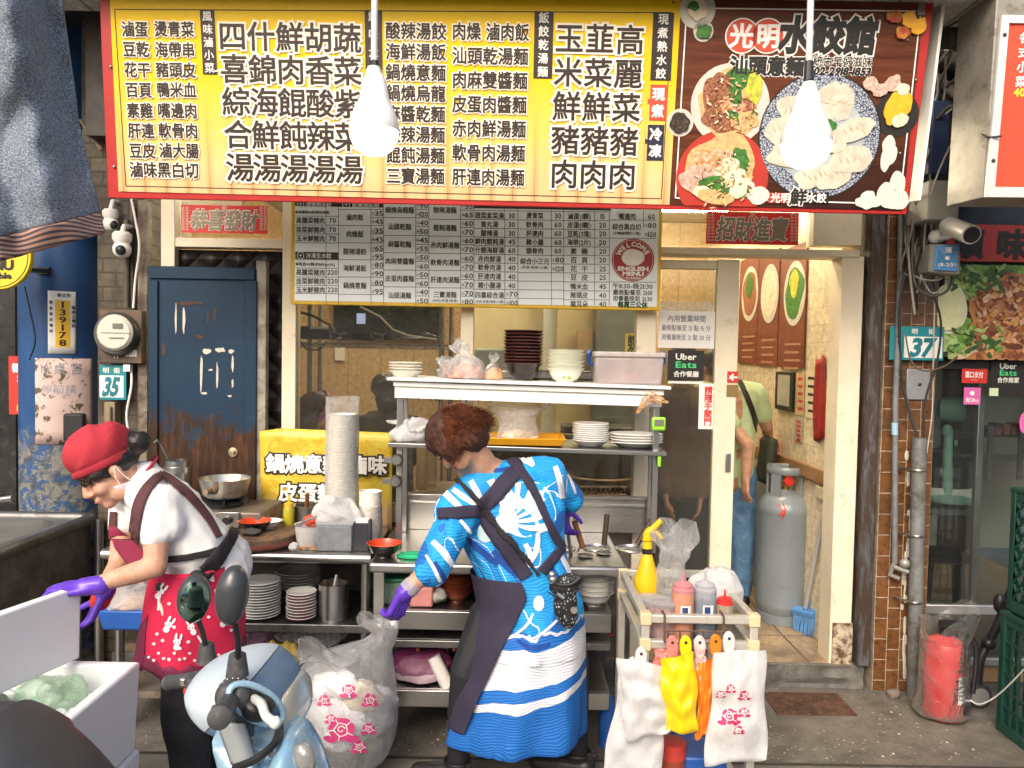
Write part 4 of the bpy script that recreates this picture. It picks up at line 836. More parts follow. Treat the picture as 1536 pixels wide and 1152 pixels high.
mb = fr((1154,702,1207,790,5.0,5.3));mb.box(P(1154,702,5).x,P(1207,702,5).x,5.01,5.29,.12,P(1160,790,5).z);part(mb,'body',mg,mach,bevel=.015)
mb = fr((1178,705,1197,712,4.99,4.9995),);part(mb,'label_top',inkw,mach);mb = fr((1178,712.5,1197,724,4.99,4.9995));part(mb,'label_blue',mat('label_navy',(.02,.05,.16),.5),mach)
mb = fr((1158,708,1172,717,4.985,4.9995));part(mb,'vent',mat('vent_tan',(.4,.28,.2),.5),mach)
bk = thing('plastic_basket','pink slotted plastic basket on top of the grey machine','basket',P(1185,700,5.0));pk = mat('basket_pink',(.62,.3,.24),.45,var=.1)
x0 = P(1156,700,4.95).x;x1 = P(1212,700,4.95).x;zb = P(1185,700,4.95).z + .01;zt = P(1185,664,4.95).z;mb = MB()
mb.box(x0,x1,4.95,5.2,zb,zb + .008)
for zz in (zb + .008,(zb + zt) / 2 - .006,zt - .018): mb.box(x0,x1,4.944,4.952,zz,zz + .014);mb.box(x0,x1,5.198,5.206,zz,zz + .014);mb.box(x0 - .004,x0 + .004,4.953,5.197,zz,zz + .014);mb.box(x1 - .004,x1 + .004,4.953,5.197,zz,zz + .014)
for k in range(15): x_ = x0 + .006 + (x1 - x0 - .012) * k / 14;mb.box(x_ - .004,x_ + .004,4.945,4.951,zb + .02,zt - .02);mb.box(x_ - .004,x_ + .004,5.199,5.205,zb + .02,zt - .02)
for k in range(12): y_ = 4.96 + .23 * k / 11;mb.box(x0 - .003,x0 + .003,y_ - .004,y_ + .004,zb + .02,zt - .02);mb.box(x1 - .003,x1 + .003,y_ - .004,y_ + .004,zb + .02,zt - .02)
part(mb,'basket_body',pk,bk)
mb = MB();mb.box(x0 - .008,x1 + .008,4.936,4.95,zt - .003,zt + .007);mb.box(x0 - .008,x1 + .008,5.2,5.214,zt - .003,zt + .007);part(mb,'rim',pk,bk,bevel=.003)
br = thing('push_broom','grey handled broom with blue bristle head leaning by the jamb','broom',P(1211,935,4.35))
mb = MB();mb.tube([P(1208,912,4.36),P(1224,830,4.25),P(1246,728,4.1)],.012,10);part(mb,'handle',mat('handle_grey',(.42,.42,.42),.4),br)
mb = MB();q = P(1207,918,4.38);rot = Matrix.Rotation(R(-20),3,'Y') @ Matrix.Rotation(R(25),3,'Z');mb.obox(q,(.055,.16,.035),rot);mb.tube([q,q + V((.012,-.01,.06))],[.022,.014],10);part(mb,'head',mat('broom_blue',(.1,.28,.62),.45),br,bevel=.006)
mb = MB()
for i in range(7):
    for j in range(12): p_ = q + rot @ V((-.024 + i * .008,-.072 + j * .013,-.016));mb.tube([p_,V((p_.x + rnd.uniform(-.012,.004),p_.y + rnd.uniform(-.006,.006),.123))],[.004,.0025],4)
part(mb,'bristles',mat('bristle_blue',(.13,.3,.6),.7,var=.3),br)
mb = MB();mb.obox(P(1150,672,4.9),(.09,.03,.07),Matrix.Rotation(.4,3,'Y')); 

# ================================================================ RIGHT-HAND SHOP, CABLES
XG = XP1 + .012
rs = thing('neighbour_shop','neighbouring eatery with glass front to the right of the tiled pillar','building',(3,4.1,0))
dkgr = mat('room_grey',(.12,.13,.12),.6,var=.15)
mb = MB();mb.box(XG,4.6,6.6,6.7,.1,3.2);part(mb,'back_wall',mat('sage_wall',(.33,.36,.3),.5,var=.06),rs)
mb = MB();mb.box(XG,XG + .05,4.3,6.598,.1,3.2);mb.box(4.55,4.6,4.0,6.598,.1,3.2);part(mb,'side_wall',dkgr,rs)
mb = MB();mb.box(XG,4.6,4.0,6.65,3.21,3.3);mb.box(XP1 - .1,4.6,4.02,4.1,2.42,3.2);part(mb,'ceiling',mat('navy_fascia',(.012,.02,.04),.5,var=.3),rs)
mb = MB();a = P(1404,545,4.0);mb.box(XG,XG + .03,3.99,4.05,.1,a.z);mb.box(XG + .031,4.5,3.992,4.04,a.z - .03,a.z + .03);part(mb,'window_frame',black,rs,bevel=.003)
mb = MB();b_ = P(1470,915,4.0);c_ = P(1470,990,4.0);mb.box(XG + .031,4.5,3.995,4.045,b_.z - .025,b_.z + .025);mb.box(XG + .031,4.5,3.995,4.045,.1,c_.z + .01);x_ = P(1478,700,4.0).x;mb.box(x_ - .018,x_ + .018,4.05,4.08,.1,a.z - .031);part(mb,'door_rail',mat('alu',(.55,.55,.54),.35,.8),rs,bevel=.004)
mb = MB();mb.box(XG + .031,4.5,4.012,4.018,.12,a.z - .031);part(mb,'window_pane',glass('shop_glass',(.78,.82,.8),1.8,.015),rs)
mb = MB();q0 = P(1435,545,6.4);q1 = P(1472,800,6.4);mb.box(q0.x,q1.x,6.5,6.59,.1,2.3);part(mb,'inner_door',mat('dark_brown',(.03,.022,.018),.5),rs)
# banner + fried chicken poster (real printed panels)
pp = Pl(P(1475,540,3.94),(1,0,0),(0,0,1));rb = thing('shop_banner','red shop banner with two black brush characters at the right edge','banner',P(1480,395,3.93))
mb = MB();rect(mb,pp,1418,337,1660,396,0,.02);part(mb,'panel',mat('banner_red',(.5,.035,.02),.45),rb)
mb = MB();txt(mb,pp,'順',1449,366,46,None,.045,.022,shear=.05);txt(mb,pp,'味',1514,367,46,None,.045,.022,shear=.05);part(mb,'lettering',ink,rb)
cp_ = thing('chicken_poster','large poster of fried chicken on lettuce with lemon wedge','poster',P(1480,540,3.94));mb = MB();rect(mb,pp,1412,396.5,1660,540,-.004,.014);part(mb,'panel',mat('poster_dark',(.02,.025,.015),.5,var=.5),cp_)
mb = MB();ms = [mat('lettuce',(.1,.24,.03),.5,var=.6,vs=16,c2=(.38,.52,.2),cut=.56),mat('lettuce_pale',(.33,.45,.16),.5,var=.5,vs=22),mat('lemon',(.72,.72,.35),.4,var=.12,vs=25),mat('lemon_rim',(.75,.73,.55),.5),mat('chicken',(.33,.12,.035),.5,var=.55,vs=16,c2=(.52,.25,.1),cut=.52,soft=.1,bump=.8,bs=60),mat('chicken_dark',(.13,.035,.012),.6,var=.5,vs=20),mat('bone',(.62,.45,.3),.5,var=.2)]
CH = [(1460,420,40,24,0,.4),(1440,420,25,20,1,.5),(1500,415,50,22,0,.4),(1430,515,30,28,1,.5),(1445,500,26,24,0,.5),(1475,440,30,16,1,.6),(1520,405,30,10,0,.4),
      (1418,461,29,40,3,.03),(1416,461,25,36,2,.04),(1505,480,42,46,5,.2),(1480,460,30,28,4,.25),(1520,450,42,40,4,.2),(1500,505,34,36,4,.2),(1535,510,45,40,4,.15),(1475,490,22,22,4,.25),(1468,526,24,16,4,.3),(1540,440,40,34,4,.2),(1452,525,30,6,6,.2),(1580,470,60,60,4,.2)]
for k,(cx,cy_,rx,ry,m_,wb) in enumerate(CH):
    mb.m = m_;k_ = pp.sc(cx,cy_);u,v_ = pp.uv(cx,cy_);lim = pp.uv(1412,470)[0];lo = pp.uv(1470,540)[1] + .002;hi = pp.uv(1470,397)[1] - .002
    q = []
    for j in range(36):
        a = 2 * pi * j / 36;w_ = 1 + wb * noise.noise(V((cos(a) * 2,sin(a) * 2,k * 4.1))) * 1.4;rr_ = R(30) if m_ == 6 else .2 * sin(k)
        x,y = rx * k_ * cos(a) * w_,ry * k_ * sin(a) * w_;q.append((max(lim,u + x * cos(rr_) - y * sin(rr_)),min(hi,max(lo,v_ + x * sin(rr_) + y * cos(rr_)))))
    slab(mb,pp,q,.014,.015 + .0009 * k,False)
ms += [mat('crust_gold',(.55,.27,.1),.35,var=.4,vs=40),mat('crust_red',(.24,.07,.025),.4,var=.4,vs=40),mat('crust_shine',(.66,.42,.26),.3,var=.3,vs=40),mat('leaf_dark',(.03,.1,.012),.5,var=.5,vs=30)];r9 = random.Random(9)
for k in range(330):
    if k < 250: cx,cy_ = r9.uniform(1462,1560),r9.uniform(418,538);mb.m = r9.choice((7,8,8,5,4,9,7));rx,ry = r9.uniform(2,9),r9.uniform(1.5,6)
    else: cx,cy_ = r9.uniform(1416,1500),r9.choice((r9.uniform(402,435),r9.uniform(490,535)));mb.m = r9.choice((10,0,1,10));rx,ry = r9.uniform(3,10),r9.uniform(1.5,4)
    if k < 250 and cx < 1480 and 425 > cy_: continue
    if mb.m in (7,8,5,4,9) and cx < 1475 and cy_ > 500: mb.m = 8
    disc(mb,pp,cx,min(cy_,538 - ry),rx,ry,.033,.034 + k * 4e-6,12,.5,k,rot=r9.uniform(-1,1))
for k in range(9): mb.m = 3;disc(mb,pp,1417,461,24 - k * 2.4,35 - k * 3.5,.033,.0342 + k * .0001,24);mb.m = 2;disc(mb,pp,1417,461,23.2 - k * 2.4,34.2 - k * 3.5,.033,.03425 + k * .0001,24)
part(mb,'printed_food',ms,cp_,smooth=False)
# stickers on that glass
YS = 3.985
sticker('payment_sticker','red mobile payment sticker on the right shop glass','sticker',1443,553,1480,575,YS,inkr,[('匯口支付',1461,562,10,27,.03,inkw,0),('一一',1461,570,4,10,.02,inkw,0)])
sticker('payment_sticker','pink square sticker below the red one on the glass','sticker',1446,581,1470,607,YS,mat('sticker_pink',(.62,.12,.36),.45),[('街口Pay',1458,600,7,20,.03,inkw,0),('●',1458,590,9,None,.02,inkw,0)])
sticker('delivery_sticker','black delivery partner sticker on the right shop glass','sticker',1487,540,1537,595,YS,ink,[('Uber',1512,549,12,26,.025,inkw,0),('Eats',1512,559,12,26,.025,inkg,0),('合作商家',1512,570,9,33,.02,inkw,0)])
mb = MB();pls = Pl(P(1490,600,YS - .004),(1,0,0),(0,0,1));rect(mb,pls,1484,582,1497,594,0,.001);solo(mb,'bag_sticker',mat('pale_green',(.55,.68,.4),.5),'small pale green bag shaped decal on the black sticker corner','decal')
mb = MB();disc(mb,pls,1537,634,8,16,0,.001);solo(mb,'pink_decal',mat('sticker_pink',(.62,.12,.36),.45),'pink rounded decal at the right edge of the shop glass','decal')
# mint fan inside
mint = mat('mint_plastic',(.33,.6,.52),.4,var=.08)
fa = thing('electric_fan','mint green electric fan standing inside the right shop glass','fan',P(1425,752,4.35));YFa = 4.35
mb = MB();mb.lathe([(.11,0),(.115,.012),(.1,.028),(.04,.04)],P(1425,752,YFa),32);part(mb,'base',mint,fa)
mb = MB();mb.tube([P(1421,745,YFa),P(1421,690,YFa),P(1423,650,YFa)],[.028,.026,.022],14);mb.sph(P(1421,647,YFa),(.03,.03,.04),14);mb.tube([P(1434,668,YFa),P(1434,660,YFa)],.008,8);part(mb,'column',mint,fa)
mb = MB();rot = Matrix.Rotation(R(62),3,'Z') @ Matrix.Rotation(R(90),3,'X');q = P(1428,614,YFa);mb.lathe([(.03,-.075),(.062,-.06),(.072,-.02),(.07,.05),(.05,.065)],q,24,rot=rot);part(mb,'motor_housing',mint,fa)
mb = MB()
for k in range(5): mb.lathe([(.056 - k * .01,.066),(.059 - k * .01,.0675),(.056 - k * .01,.069)],q,24,rot=rot,cap0=False,cap1=False)
part(mb,'vent',mat('mint_dark',(.16,.3,.26),.5),fa)
mb = MB();mb.lathe([(.19,-.012),(.198,0),(.19,.012),(.182,0)],q + V((-.13,-.02,0)),36,rot=rot,cap0=False,cap1=False)
for k in range(28): a = 2 * pi * k / 28;d = rot @ V((cos(a),sin(a),0));mb.tube([q + V((-.13,-.02,0)) + d * .03,q + V((-.13,-.02,0)) + d * .19],.002,4)
part(mb,'grille',mint,fa)
dm = thing('dark_machine','round dark glass hood machine below the mint fan','machine',P(1410,742,4.5));mb = MB();mb.lathe([(.17,0),(.18,.03),(.17,.06)],P(1410,742,4.5),32);part(mb,'base',inkw,dm)
mb = MB();mb.lathe([(.165,.061),(.17,.12),(.15,.2),(.09,.26),(.02,.28)],P(1410,742,4.5),32);part(mb,'hood',mat('hood_dark',(.04,.045,.045),.15),dm)
tb = thing('dark_table','dark table with slanting legs inside the right shop','table',P(1420,800,4.6));z0 = P(1430,757,4.4).z
mb = MB();mb.box(XG + .06,P(1445,750,4.3).x,4.25,4.95,z0 - .035,z0);part(mb,'tabletop',mat('table_slate',(.12,.15,.16),.25),tb,bevel=.006)
for x_,y_ in ((XG + .1,4.3),(P(1442,750,4.3).x,4.32),(P(1442,750,4.3).x,4.9)): mb = MB();mb.tube([(x_,y_,z0 - .036),(x_ + .05,y_,.1)],.022,8);part(mb,'leg',darkm,tb)
st = thing('round_stool','black round stool under the dark table','stool',P(1414,900,4.28));zs = P(1414,838,4.28).z;sx = P(1414,838,4.28).x;mb = MB();mb.lathe([(.13,0),(.15,.01),(.15,.03),(.12,.045)],(sx,4.28,zs),28);part(mb,'seat',black,st)
for k in range(4): a = k * pi / 2 + .5;mb = MB();mb.tube([(sx + cos(a) * .1,4.28 + sin(a) * .1,zs),(sx + cos(a) * .16,4.28 + sin(a) * .16,.1)],.014,8);part(mb,'leg',black,st)
sh = thing('display_shelf','metal shelf with dark goods at the back of the right shop','shelf',P(1510,700,5.8))
for z_ in (655,690): mb = fr((1484,z_,1600,z_ + 4,5.7,6.1));part(mb,'shelf_board',steel,sh)
mb = fr((1484,640,1488,720,5.7,5.72),(1530,640,1533,720,5.7,5.72));part(mb,'post',steel,sh)
for k in range(4): mb = fr((1493 + k * 13,641 - (k % 2) * 5,1503 + k * 13,654,5.75,5.95));solo(mb,'food_packet',mat('packet_brown',(.2,.07,.03),.5,var=.5,vs=30),('leftmost','second','third','rightmost')[k] + ' brown packet on the shelf in the right shop','packet',bevel=.012,group='packets on the right shop shelf')
# red lightbox
lb = thing('light_box_sign','red light box sign with white frame at the top right corner','sign',P(1500,290,3.05));lp = Pl(P(1500,290,3.0),(1,0,0),(0,-sin(R(3)),cos(R(3))))
mb = MB();slab(mb,lp,[(1476,296),(1500,-60),(1800,-60),(1800,300)],-.26,-.004);part(mb,'case',mat('box_case',(.27,.255,.22),.5,.2,.2,c2=(.16,.13,.1),cut=.6),lb,bevel=.004)
mb = MB();slab(mb,lp,[(1476,296),(1500,25),(1512,25),(1490,280)],-.002,.012);slab(mb,lp,[(1476,296),(1489,281),(1800,285),(1800,300)],-.0018,.0122);slab(mb,lp,[(1501,24),(1501,36),(1800,38),(1800,28)],-.0016,.0118);part(mb,'frame',mat('alu_white',(.68,.68,.66),.35,.3),lb)
mb = MB();slab(mb,lp,[(1487,283),(1510,30),(1800,32),(1800,290)],-.003,.002);part(mb,'panel',mat('panel_red',(.72,.07,.03),.4,var=.05),lb)
mb = MB(); 
for k,c in enumerate('各式小菜'): txt(mb,lp,c,1537 - k * 2.2,57 + k * 22,17,None,.03,.004)
part(mb,'lettering',inkw,lb);mb = MB();txt(mb,lp,'40',1528,139,16,None,.05,.004);part(mb,'price',mat('ink_yellow',(.85,.55,.05),.5),lb)
mb = MB()
for y in (54,242): mb.sph(lp.px(1504 - (y - 54) * .09,y,.013),(.008,.004,.008),8)
part(mb,'bolt',darkm,lb)
# near-black sheet standing in for the shaded space behind the cables, then clutter
mb = fr((1340,40,1500,305,3.86,3.895));solo(mb,'void_sheet',mat('void_dark',(.025,.022,.018),.8,var=.5,c2=(.09,.07,.05),cut=.6),'dark sheet standing in for the shaded space behind the cables between the signs','wall')
mb = fr((1398,150,1422,262,3.7,3.83));solo(mb,'blue_duct',mat('navy_duct',(.015,.03,.08),.5),'dark blue duct behind the hanging cables','duct',bevel=.01)
mb = fr((1394,270,1438,330,3.6,3.8));solo(mb,'grey_box',mat('box_grey',(.26,.255,.235),.6,var=.15),'plain grey box above the security camera','box',bevel=.006)
mb = MB();mb.tube([P(1385,85,3.75),P(1500,95,3.75)],.035,10);mb.tube([P(1392,110,3.78),P(1440,150,3.78),P(1442,230,3.78)],.03,10);solo(mb,'old_pipe',mat('pipe_brown',(.1,.085,.065),.7,var=.4),'old brownish pipe run above the cable tangle','pipe')
cabs = [('grey cable looping down from the awning between the signs',(.3,.29,.26),.007,[(1458,30,3.4),(1446,60,3.5),(1452,110,3.6),(1440,150,3.65),(1420,170,3.7),(1395,195,3.75),(1392,230,3.7),(1370,268,3.6),(1372,300,3.7),(1382,345,3.78),(1372,375,3.78),(1385,420,3.76),(1400,440,3.74),(1420,425,3.72),(1428,395,3.72)]),
        ('pale cable running diagonally behind the red light box',(.36,.33,.27),.008,[(1478,50,3.4),(1462,110,3.5),(1446,160,3.6),(1436,220,3.68),(1430,262,3.7)]),
        ('thin pale cable hanging beside the grey box',(.4,.38,.33),.006,[(1450,120,3.55),(1445,180,3.6),(1420,230,3.6),(1400,280,3.58),(1388,340,3.7),(1384,400,3.75),(1375,440,3.76)]),
        ('black cable bundle dropping down the tiled pillar',(.02,.02,.02),.01,[(1378,320,3.78),(1366,380,3.78),(1352,440,3.8),(1349,500,3.83),(1352,560,3.85),(1362,610,3.84),(1376,655,3.82)]),
        ('black cable running past the right edge of house number 37',(.025,.024,.022),.008,[(1395,430,3.74),(1411,480,3.76),(1406,540,3.8),(1388,600,3.82),(1386,656,3.83)]),
        ('dark cable loop hanging under the blue meter box',(.05,.048,.045),.009,[(1372,330,3.76),(1368,390,3.75),(1375,430,3.72),(1400,444,3.7),(1424,432,3.7),(1430,400,3.72)]),
        ('pale twin wire stapled down the pillar edge',(.45,.42,.36),.005,[(1402,445,3.75),(1400,540,3.82),(1398,620,3.85),(1390,680,3.86)]),
        ('brown cable drooping below number 37',(.12,.08,.05),.006,[(1358,500,3.8),(1366,540,3.78),(1385,556,3.77),(1415,550,3.8),(1436,535,3.9)]),
        ('thin black wire crossing the side of the red light box',(.03,.03,.03),.006,[(1462,162,3.2),(1468,190,3.1),(1478,205,3.0),(1503,204,2.96)]),
        ('grey cable looping over the blue meter box',(.22,.21,.2),.006,[(1360,300,3.8),(1358,360,3.8),(1370,410,3.75),(1390,420,3.72),(1412,418,3.7),(1420,400,3.71)]),
        ('dusty cable strung under the awning to the light box',(.2,.18,.15),.007,[(1455,40,3.3),(1490,32,3.2),(1560,24,3.1)]),
        ('brown cable bunch knotted between the signs',(.1,.08,.06),.012,[(1420,130,3.7),(1440,118,3.6),(1460,140,3.62),(1448,165,3.6),(1425,160,3.65),(1405,178,3.7)])]
def smooth_pts(pts,n=5):
    out = [];P_ = [pts[0]] + pts + [pts[-1]]
    for i in range(1,len(P_) - 2):
        a,b,c,d = P_[i - 1:i + 3]
        for j in range(n):
            t = j / n;out.append(.5 * ((2 * b) + (c - a) * t + (2 * a - 5 * b + 4 * c - d) * t * t + (3 * b - a - 3 * c + d) * t ** 3))
    return out + [pts[-1]]
for lab,c,r_,pts in cabs:
    mb = MB();mb.tube(smooth_pts([P(*p) for p in pts]),r_ * .7,7);solo(mb,'cable',mat('cable_%d' % int(c[0] * 1000),c,.6,var=.2),lab,'cable',group='cables hanging around the right pillar')
for k in range(11):
    x = 1356 + rnd.uniform(0,48);pts = [P(x + 30 + rnd.uniform(-20,25),75,3.6)]
    for y in (140,200,270,340,400,440 + rnd.uniform(-40,40)): pts.append(P(x + rnd.uniform(-10,10) + max(0,200 - y) * .22,y,3.78 + rnd.uniform(-.08,.04)))
    mb = MB();mb.tube(smooth_pts(pts),rnd.uniform(.003,.006),6);c = rnd.choice(((.02,.02,.02),(.05,.045,.04),(.16,.15,.13),(.3,.28,.24)))
    solo(mb,'cable',mat('cable_%d' % int(c[0] * 1000),c,.6,var=.2),'thin dusty cable in the bundle hanging between the two shop signs','cable',group='thin cables bundled between the signs')
# blue meter box, CCTV
mbx = thing('meter_box','grey wedge shaped box with blue face label under the security camera','box',P(1415,418,3.68));mb = MB()
q = [P(1395,366,3.68),P(1440,366,3.62),P(1440,412,3.6),P(1392,408,3.68)];mb.hexa([q[3],q[2],q[2] + V((0,.16,0)),q[3] + V((0,.16,0)),q[0],q[1],q[1] + V((0,.16,0)),q[0] + V((0,.16,0))]);part(mb,'case',mat('box_grey',(.26,.255,.235),.6,var=.15),mbx,bevel=.005)
nrm = (q[1] - q[0]).cross(q[3] - q[0]).normalized();nrm = nrm if nrm.y < 0 else -nrm;mb = MB();mb.prism([P(1403,368,3.66) + nrm * .004,P(1437,368,3.615) + nrm * .004,P(1436,407,3.598) + nrm * .004,P(1400,405,3.66) + nrm * .004],nrm * .002);part(mb,'blue_label',mat('label_blue',(.02,.2,.5),.4),mbx)
pl5 = Pl(P(1420,388,3.63) + nrm * .012,(q[1] - q[0]),(0,0,1));mb = MB();txt(mb,pl5,'運',1424,375,11,None,.02,.0);disc(mb,pl5,1421,387,3.5,3.5,0,.001,16);txt(mb,pl5,'(11-20)',1420,397,8,28,.02,0);part(mb,'lettering',inkw,mbx)
cc_ = thing('security_camera','white bullet security camera above the blue labelled box','security camera',P(1425,345,3.6));A = P(1422,338,3.62);B = P(1457,352,3.42);ax = (B - A).normalized();rq = ax.to_track_quat('Z','Y').to_matrix()
mb = MB();mb.lathe([(.03,-.02),(.042,0),(.043,(B - A).length),(.038,(B - A).length + .003)],A,24,rot=rq);part(mb,'body',white,cc_)
mb = MB();mb.lathe([(.036,.0),(.036,.004)],B + ax * .001,24,rot=rq);part(mb,'lens',black,cc_)
mb = MB();mb.tube([A + ax * .03 + V((0,0,-.04)),P(1412,358,3.66),P(1405,356,3.72),P(1398,350,3.85)],.014,10);mb.sph(P(1404,355,3.7),.035,12);part(mb,'bracket',white,cc_)
# left: dome cameras, meter, small bits
for lab,x,y,Y_,s_,rz in (('white pan camera hanging upright on the grimy wall',183,374,3.92,1,.3),('white camera facing right under the sign corner',166,336,3.98,.85,1.0)):
    t = thing('indoor_camera',lab,'camera',P(x,y,Y_));q = P(x,y,Y_);mb = MB();mb.sph(q,.045 * s_,20);mb.lathe([(.034 * s_,.03 * s_),(.046 * s_,.05 * s_),(.046 * s_,.075 * s_),(.035 * s_,.088 * s_)],q,22);part(mb,'body',inkw,t)
    d = V((sin(rz),-cos(rz),-.25)).normalized();mb = MB();mb.sph(q + d * .026 * s_,.028 * s_,16);part(mb,'lens',black,t)
    mb = MB();mb.tube([q + V((0,0,.085 * s_)),q + V((0,.02,.12)),q + V((0,.12,.13))],.012,8);part(mb,'bracket',white,t)
em = thing('electric_meter','round faced electric meter in a rusty brown box on the grimy wall','meter',P(182,548,3.96));mb = fr((149,464,213,546,3.95,4.05));part(mb,'box',mat('meter_box',(.09,.065,.045),.5,.2,.4,c2=(.16,.09,.05),cut=.56),em,bevel=.006)
rx = Matrix.Rotation(R(90),3,'X');q = P(178,501,3.95);mb = MB();mb.lathe([(.112,0),(.112,.03),(.1,.05)],q,36,rot=rx);part(mb,'meter_ring',mat('meter_grey',(.1,.095,.085),.4,.4),em)
q2 = P(174,499,3.9);mb = MB();mb.lathe([(.09,0),(.092,.012),(.08,.026)],q2,36,rot=rx);part(mb,'dial',mat('dial_white',(.6,.57,.5),.3,var=.06,c2=(.4,.34,.25),cut=.7),em)
pl6 = Pl(P(174,499,3.872),(1,0,0),(0,0,1));mb = MB();rect(mb,pl6,169,485,184,493,0,.002);rect(mb,pl6,151,498.5,198,500,0,.0015);rect(mb,pl6,164,506,186,508,0,.0015);part(mb,'display',mat('lcd',(.15,.16,.13),.3),em)
mb = MB();pl7 = Pl(P(198,530,3.949),(1,0,0),(0,0,1));txt(mb,pl7,'四四',197,530,12,17,.03,.002);txt(mb,pl7,'//',175,533,12,None,.02,.002);part(mb,'lettering',inkw,em)
mb = MB();mb.tube(smooth_pts([P(197,298,3.97),P(203,330,3.95),P(209,370,3.95),P(203,420,3.95),P(200,462,3.95)]),.006,7);solo(mb,'white_wire',mpaper,'white wire hanging above the electric meter','wire')
mb = MB();mb.tube([P(190,330,4.0),P(190,462,4.0)],.016,10);mb.tube([P(198,300,4.02),P(198,462,4.02)],.012,10);solo(mb,'conduit',mat('conduit_brown',(.09,.075,.06),.6,var=.3),'brown conduit pipes rising from the electric meter','conduit')
mb = MB();mb.tube(smooth_pts([P(197,552,3.97),P(197,580,3.95),P(190,620,3.95),P(193,650,3.95)]),.006,7);mb.obox(P(192,552,3.96),(.035,.03,.035));solo(mb,'white_wire',mpaper,'white wire with small clip beside house number 35','wire')
mb = fr((156,603,172,642,3.97,4.04));mb.tube([P(164,610,3.96),P(164,636,3.96)],.012,8);solo(mb,'switch_box',mat('box_tan',(.25,.2,.13),.6,var=.2),'tan switch box under house number 35','box',bevel=.004)
mb = fr((152,510,158,517,3.93,3.945));a = oncol(148,512,.003);mb2 = MB();mb2.obox(a,(.028,.006,.03));solo(mb2,'small_label',inkw,'tiny white label on the right edge of the blue column','label')
mb = MB();mb.tube(smooth_pts([P(37,430,4.02),P(46,470,4.0),P(53,510,4.0),P(44,540,4.02)]),.004,6);solo(mb,'black_wire',black,'thin black wire curving on the blue column below the round sign','wire')
mb = MB();mb.tube([P(120,180,4.04),P(152,225,4.0)],.008,6);solo(mb,'black_wire',mat('wire_tan',(.2,.16,.1),.6),'tan wire slanting behind the shop sign by the hanging cloth','wire')

# ================================================================ COUNTERS AND WHAT STANDS ON THEM
def cbox(mb,c,sx,sy,z0,z1): return mb.box(c.x - sx / 2,c.x + sx / 2,c.y - sy / 2,c.y + sy / 2,z0,z1)
# left stove counter: tubular steel bench
YB0,YB1 = 3.3,3.86
zc = P(450,838,YB0).z;xl = P(150,835,YB0).x;xm = P(556,840,YB0).x
sc_ = thing('stove_counter','stainless stove bench with rounded front edge left of the bowls','counter',(xl,3.5,0))
mb = MB();mb.box(xl,xm,YB0 + .02,YB1,zc - .02,zc + .022);mb.tube([(xl,YB0 + .02,zc),(xm,YB0 + .02,zc)],.024,14);part(mb,'counter_top',steel,sc_,bevel=.003)
for x_ in (xl + .06,P(545,900,YB0).x):
    for y_ in (YB0 + .05,YB1 - .06): mb = MB();mb.tube([(x_,y_,.0),(x_,y_,zc - .021)],.02,12);part(mb,'leg',steel,sc_)
zs1 = P(450,938,YB0 + .04).z;mb = MB();mb.box(xl,xm - .005,YB0 + .03,YB1 - .02,zs1 - .03,zs1 + .008);part(mb,'shelf',steeld,sc_,bevel=.004)
mb = MB();mb.box(xl - .1,xm,YB1 + .002,YB1 + .012,.0,zc - .03);part(mb,'back_panel',mat('panel_dark',(.085,.075,.065),.7,var=.4),sc_)  # mottled dark tone for the panel behind the lower shelves
zlow = P(500,1048,YB0 + .06).z;mb = MB();mb.box(xl,xm - .01,YB0 + .1,YB1 - .02,max(.1,zlow - .03),max(.12,zlow));part(mb,'shelf',steelb,sc_)
# right noodle counter
YN0,YN1 = 3.2,3.86
zn = P(750,848,YN0).z;xn0 = xm + .008;xn1 = P(942,855,YN0).x
nc = thing('noodle_counter','stainless noodle boiling counter with shelves behind the woman in blue','counter',(.1,3.5,0))
mb = MB();mb.box(xn0,xn1,YN0 + .001,YN1,zn - .045,zn);part(mb,'counter_top',steel,nc,bevel=.012)
zb_ = P(700,745,YN1 - .02).z
mb = MB();mb.box(P(602,800,YN1).x,P(975,800,YN1).x,YN1 - .03,YN1 - .012,zn + .0,zb_);mb.box(P(602,800,YN1).x,P(975,800,YN1).x,YN1 - .045,YN1 - .029,zn + .13,zn + .145);mb.box(P(602,800,YN1).x,P(975,800,YN1).x,YN1 - .05,YN1 + .0,zb_ + .001,zb_ + .015);part(mb,'backsplash',steel,nc,bevel=.003)
for px_ in (563,742): mb = MB();x_ = P(px_,880,YN0).x;mb.box(x_ - .012,x_ + .034,YN0 + .02,YN0 + .05,.0,zn - .046);part(mb,'leg',steel,nc,bevel=.003)
mb = MB();x_ = xn1 - .03;mb.box(x_ - .012,x_ + .024,YN0 + .02,YN0 + .05,.0,zn - .046);part(mb,'leg',steel,nc,bevel=.003)
for (y0,y1,dpt) in ((918,946,.02),(962,973,.02),(1037,1062,.03)):
    a = P(700,y0,YN0 + .03);b = P(700,y1,YN0 + .03);mb = MB();mb.box(xn0 + .06,xn1 - .06,YN0 + .051,YN1 - .04,a.z - .012,a.z);mb.box(xn0 + .061,xn1 - .061,YN0 + .03,YN0 + .0508,b.z,a.z);part(mb,'shelf',steel if y0 != 962 else steeld,nc,bevel=.003)
mb = MB();mb.box(xn0,xn1,YN1 + .001,YN1 + .01,.0,zn - .05);part(mb,'back_panel',mat('panel_dark',(.085,.075,.065),.7,var=.4),nc)
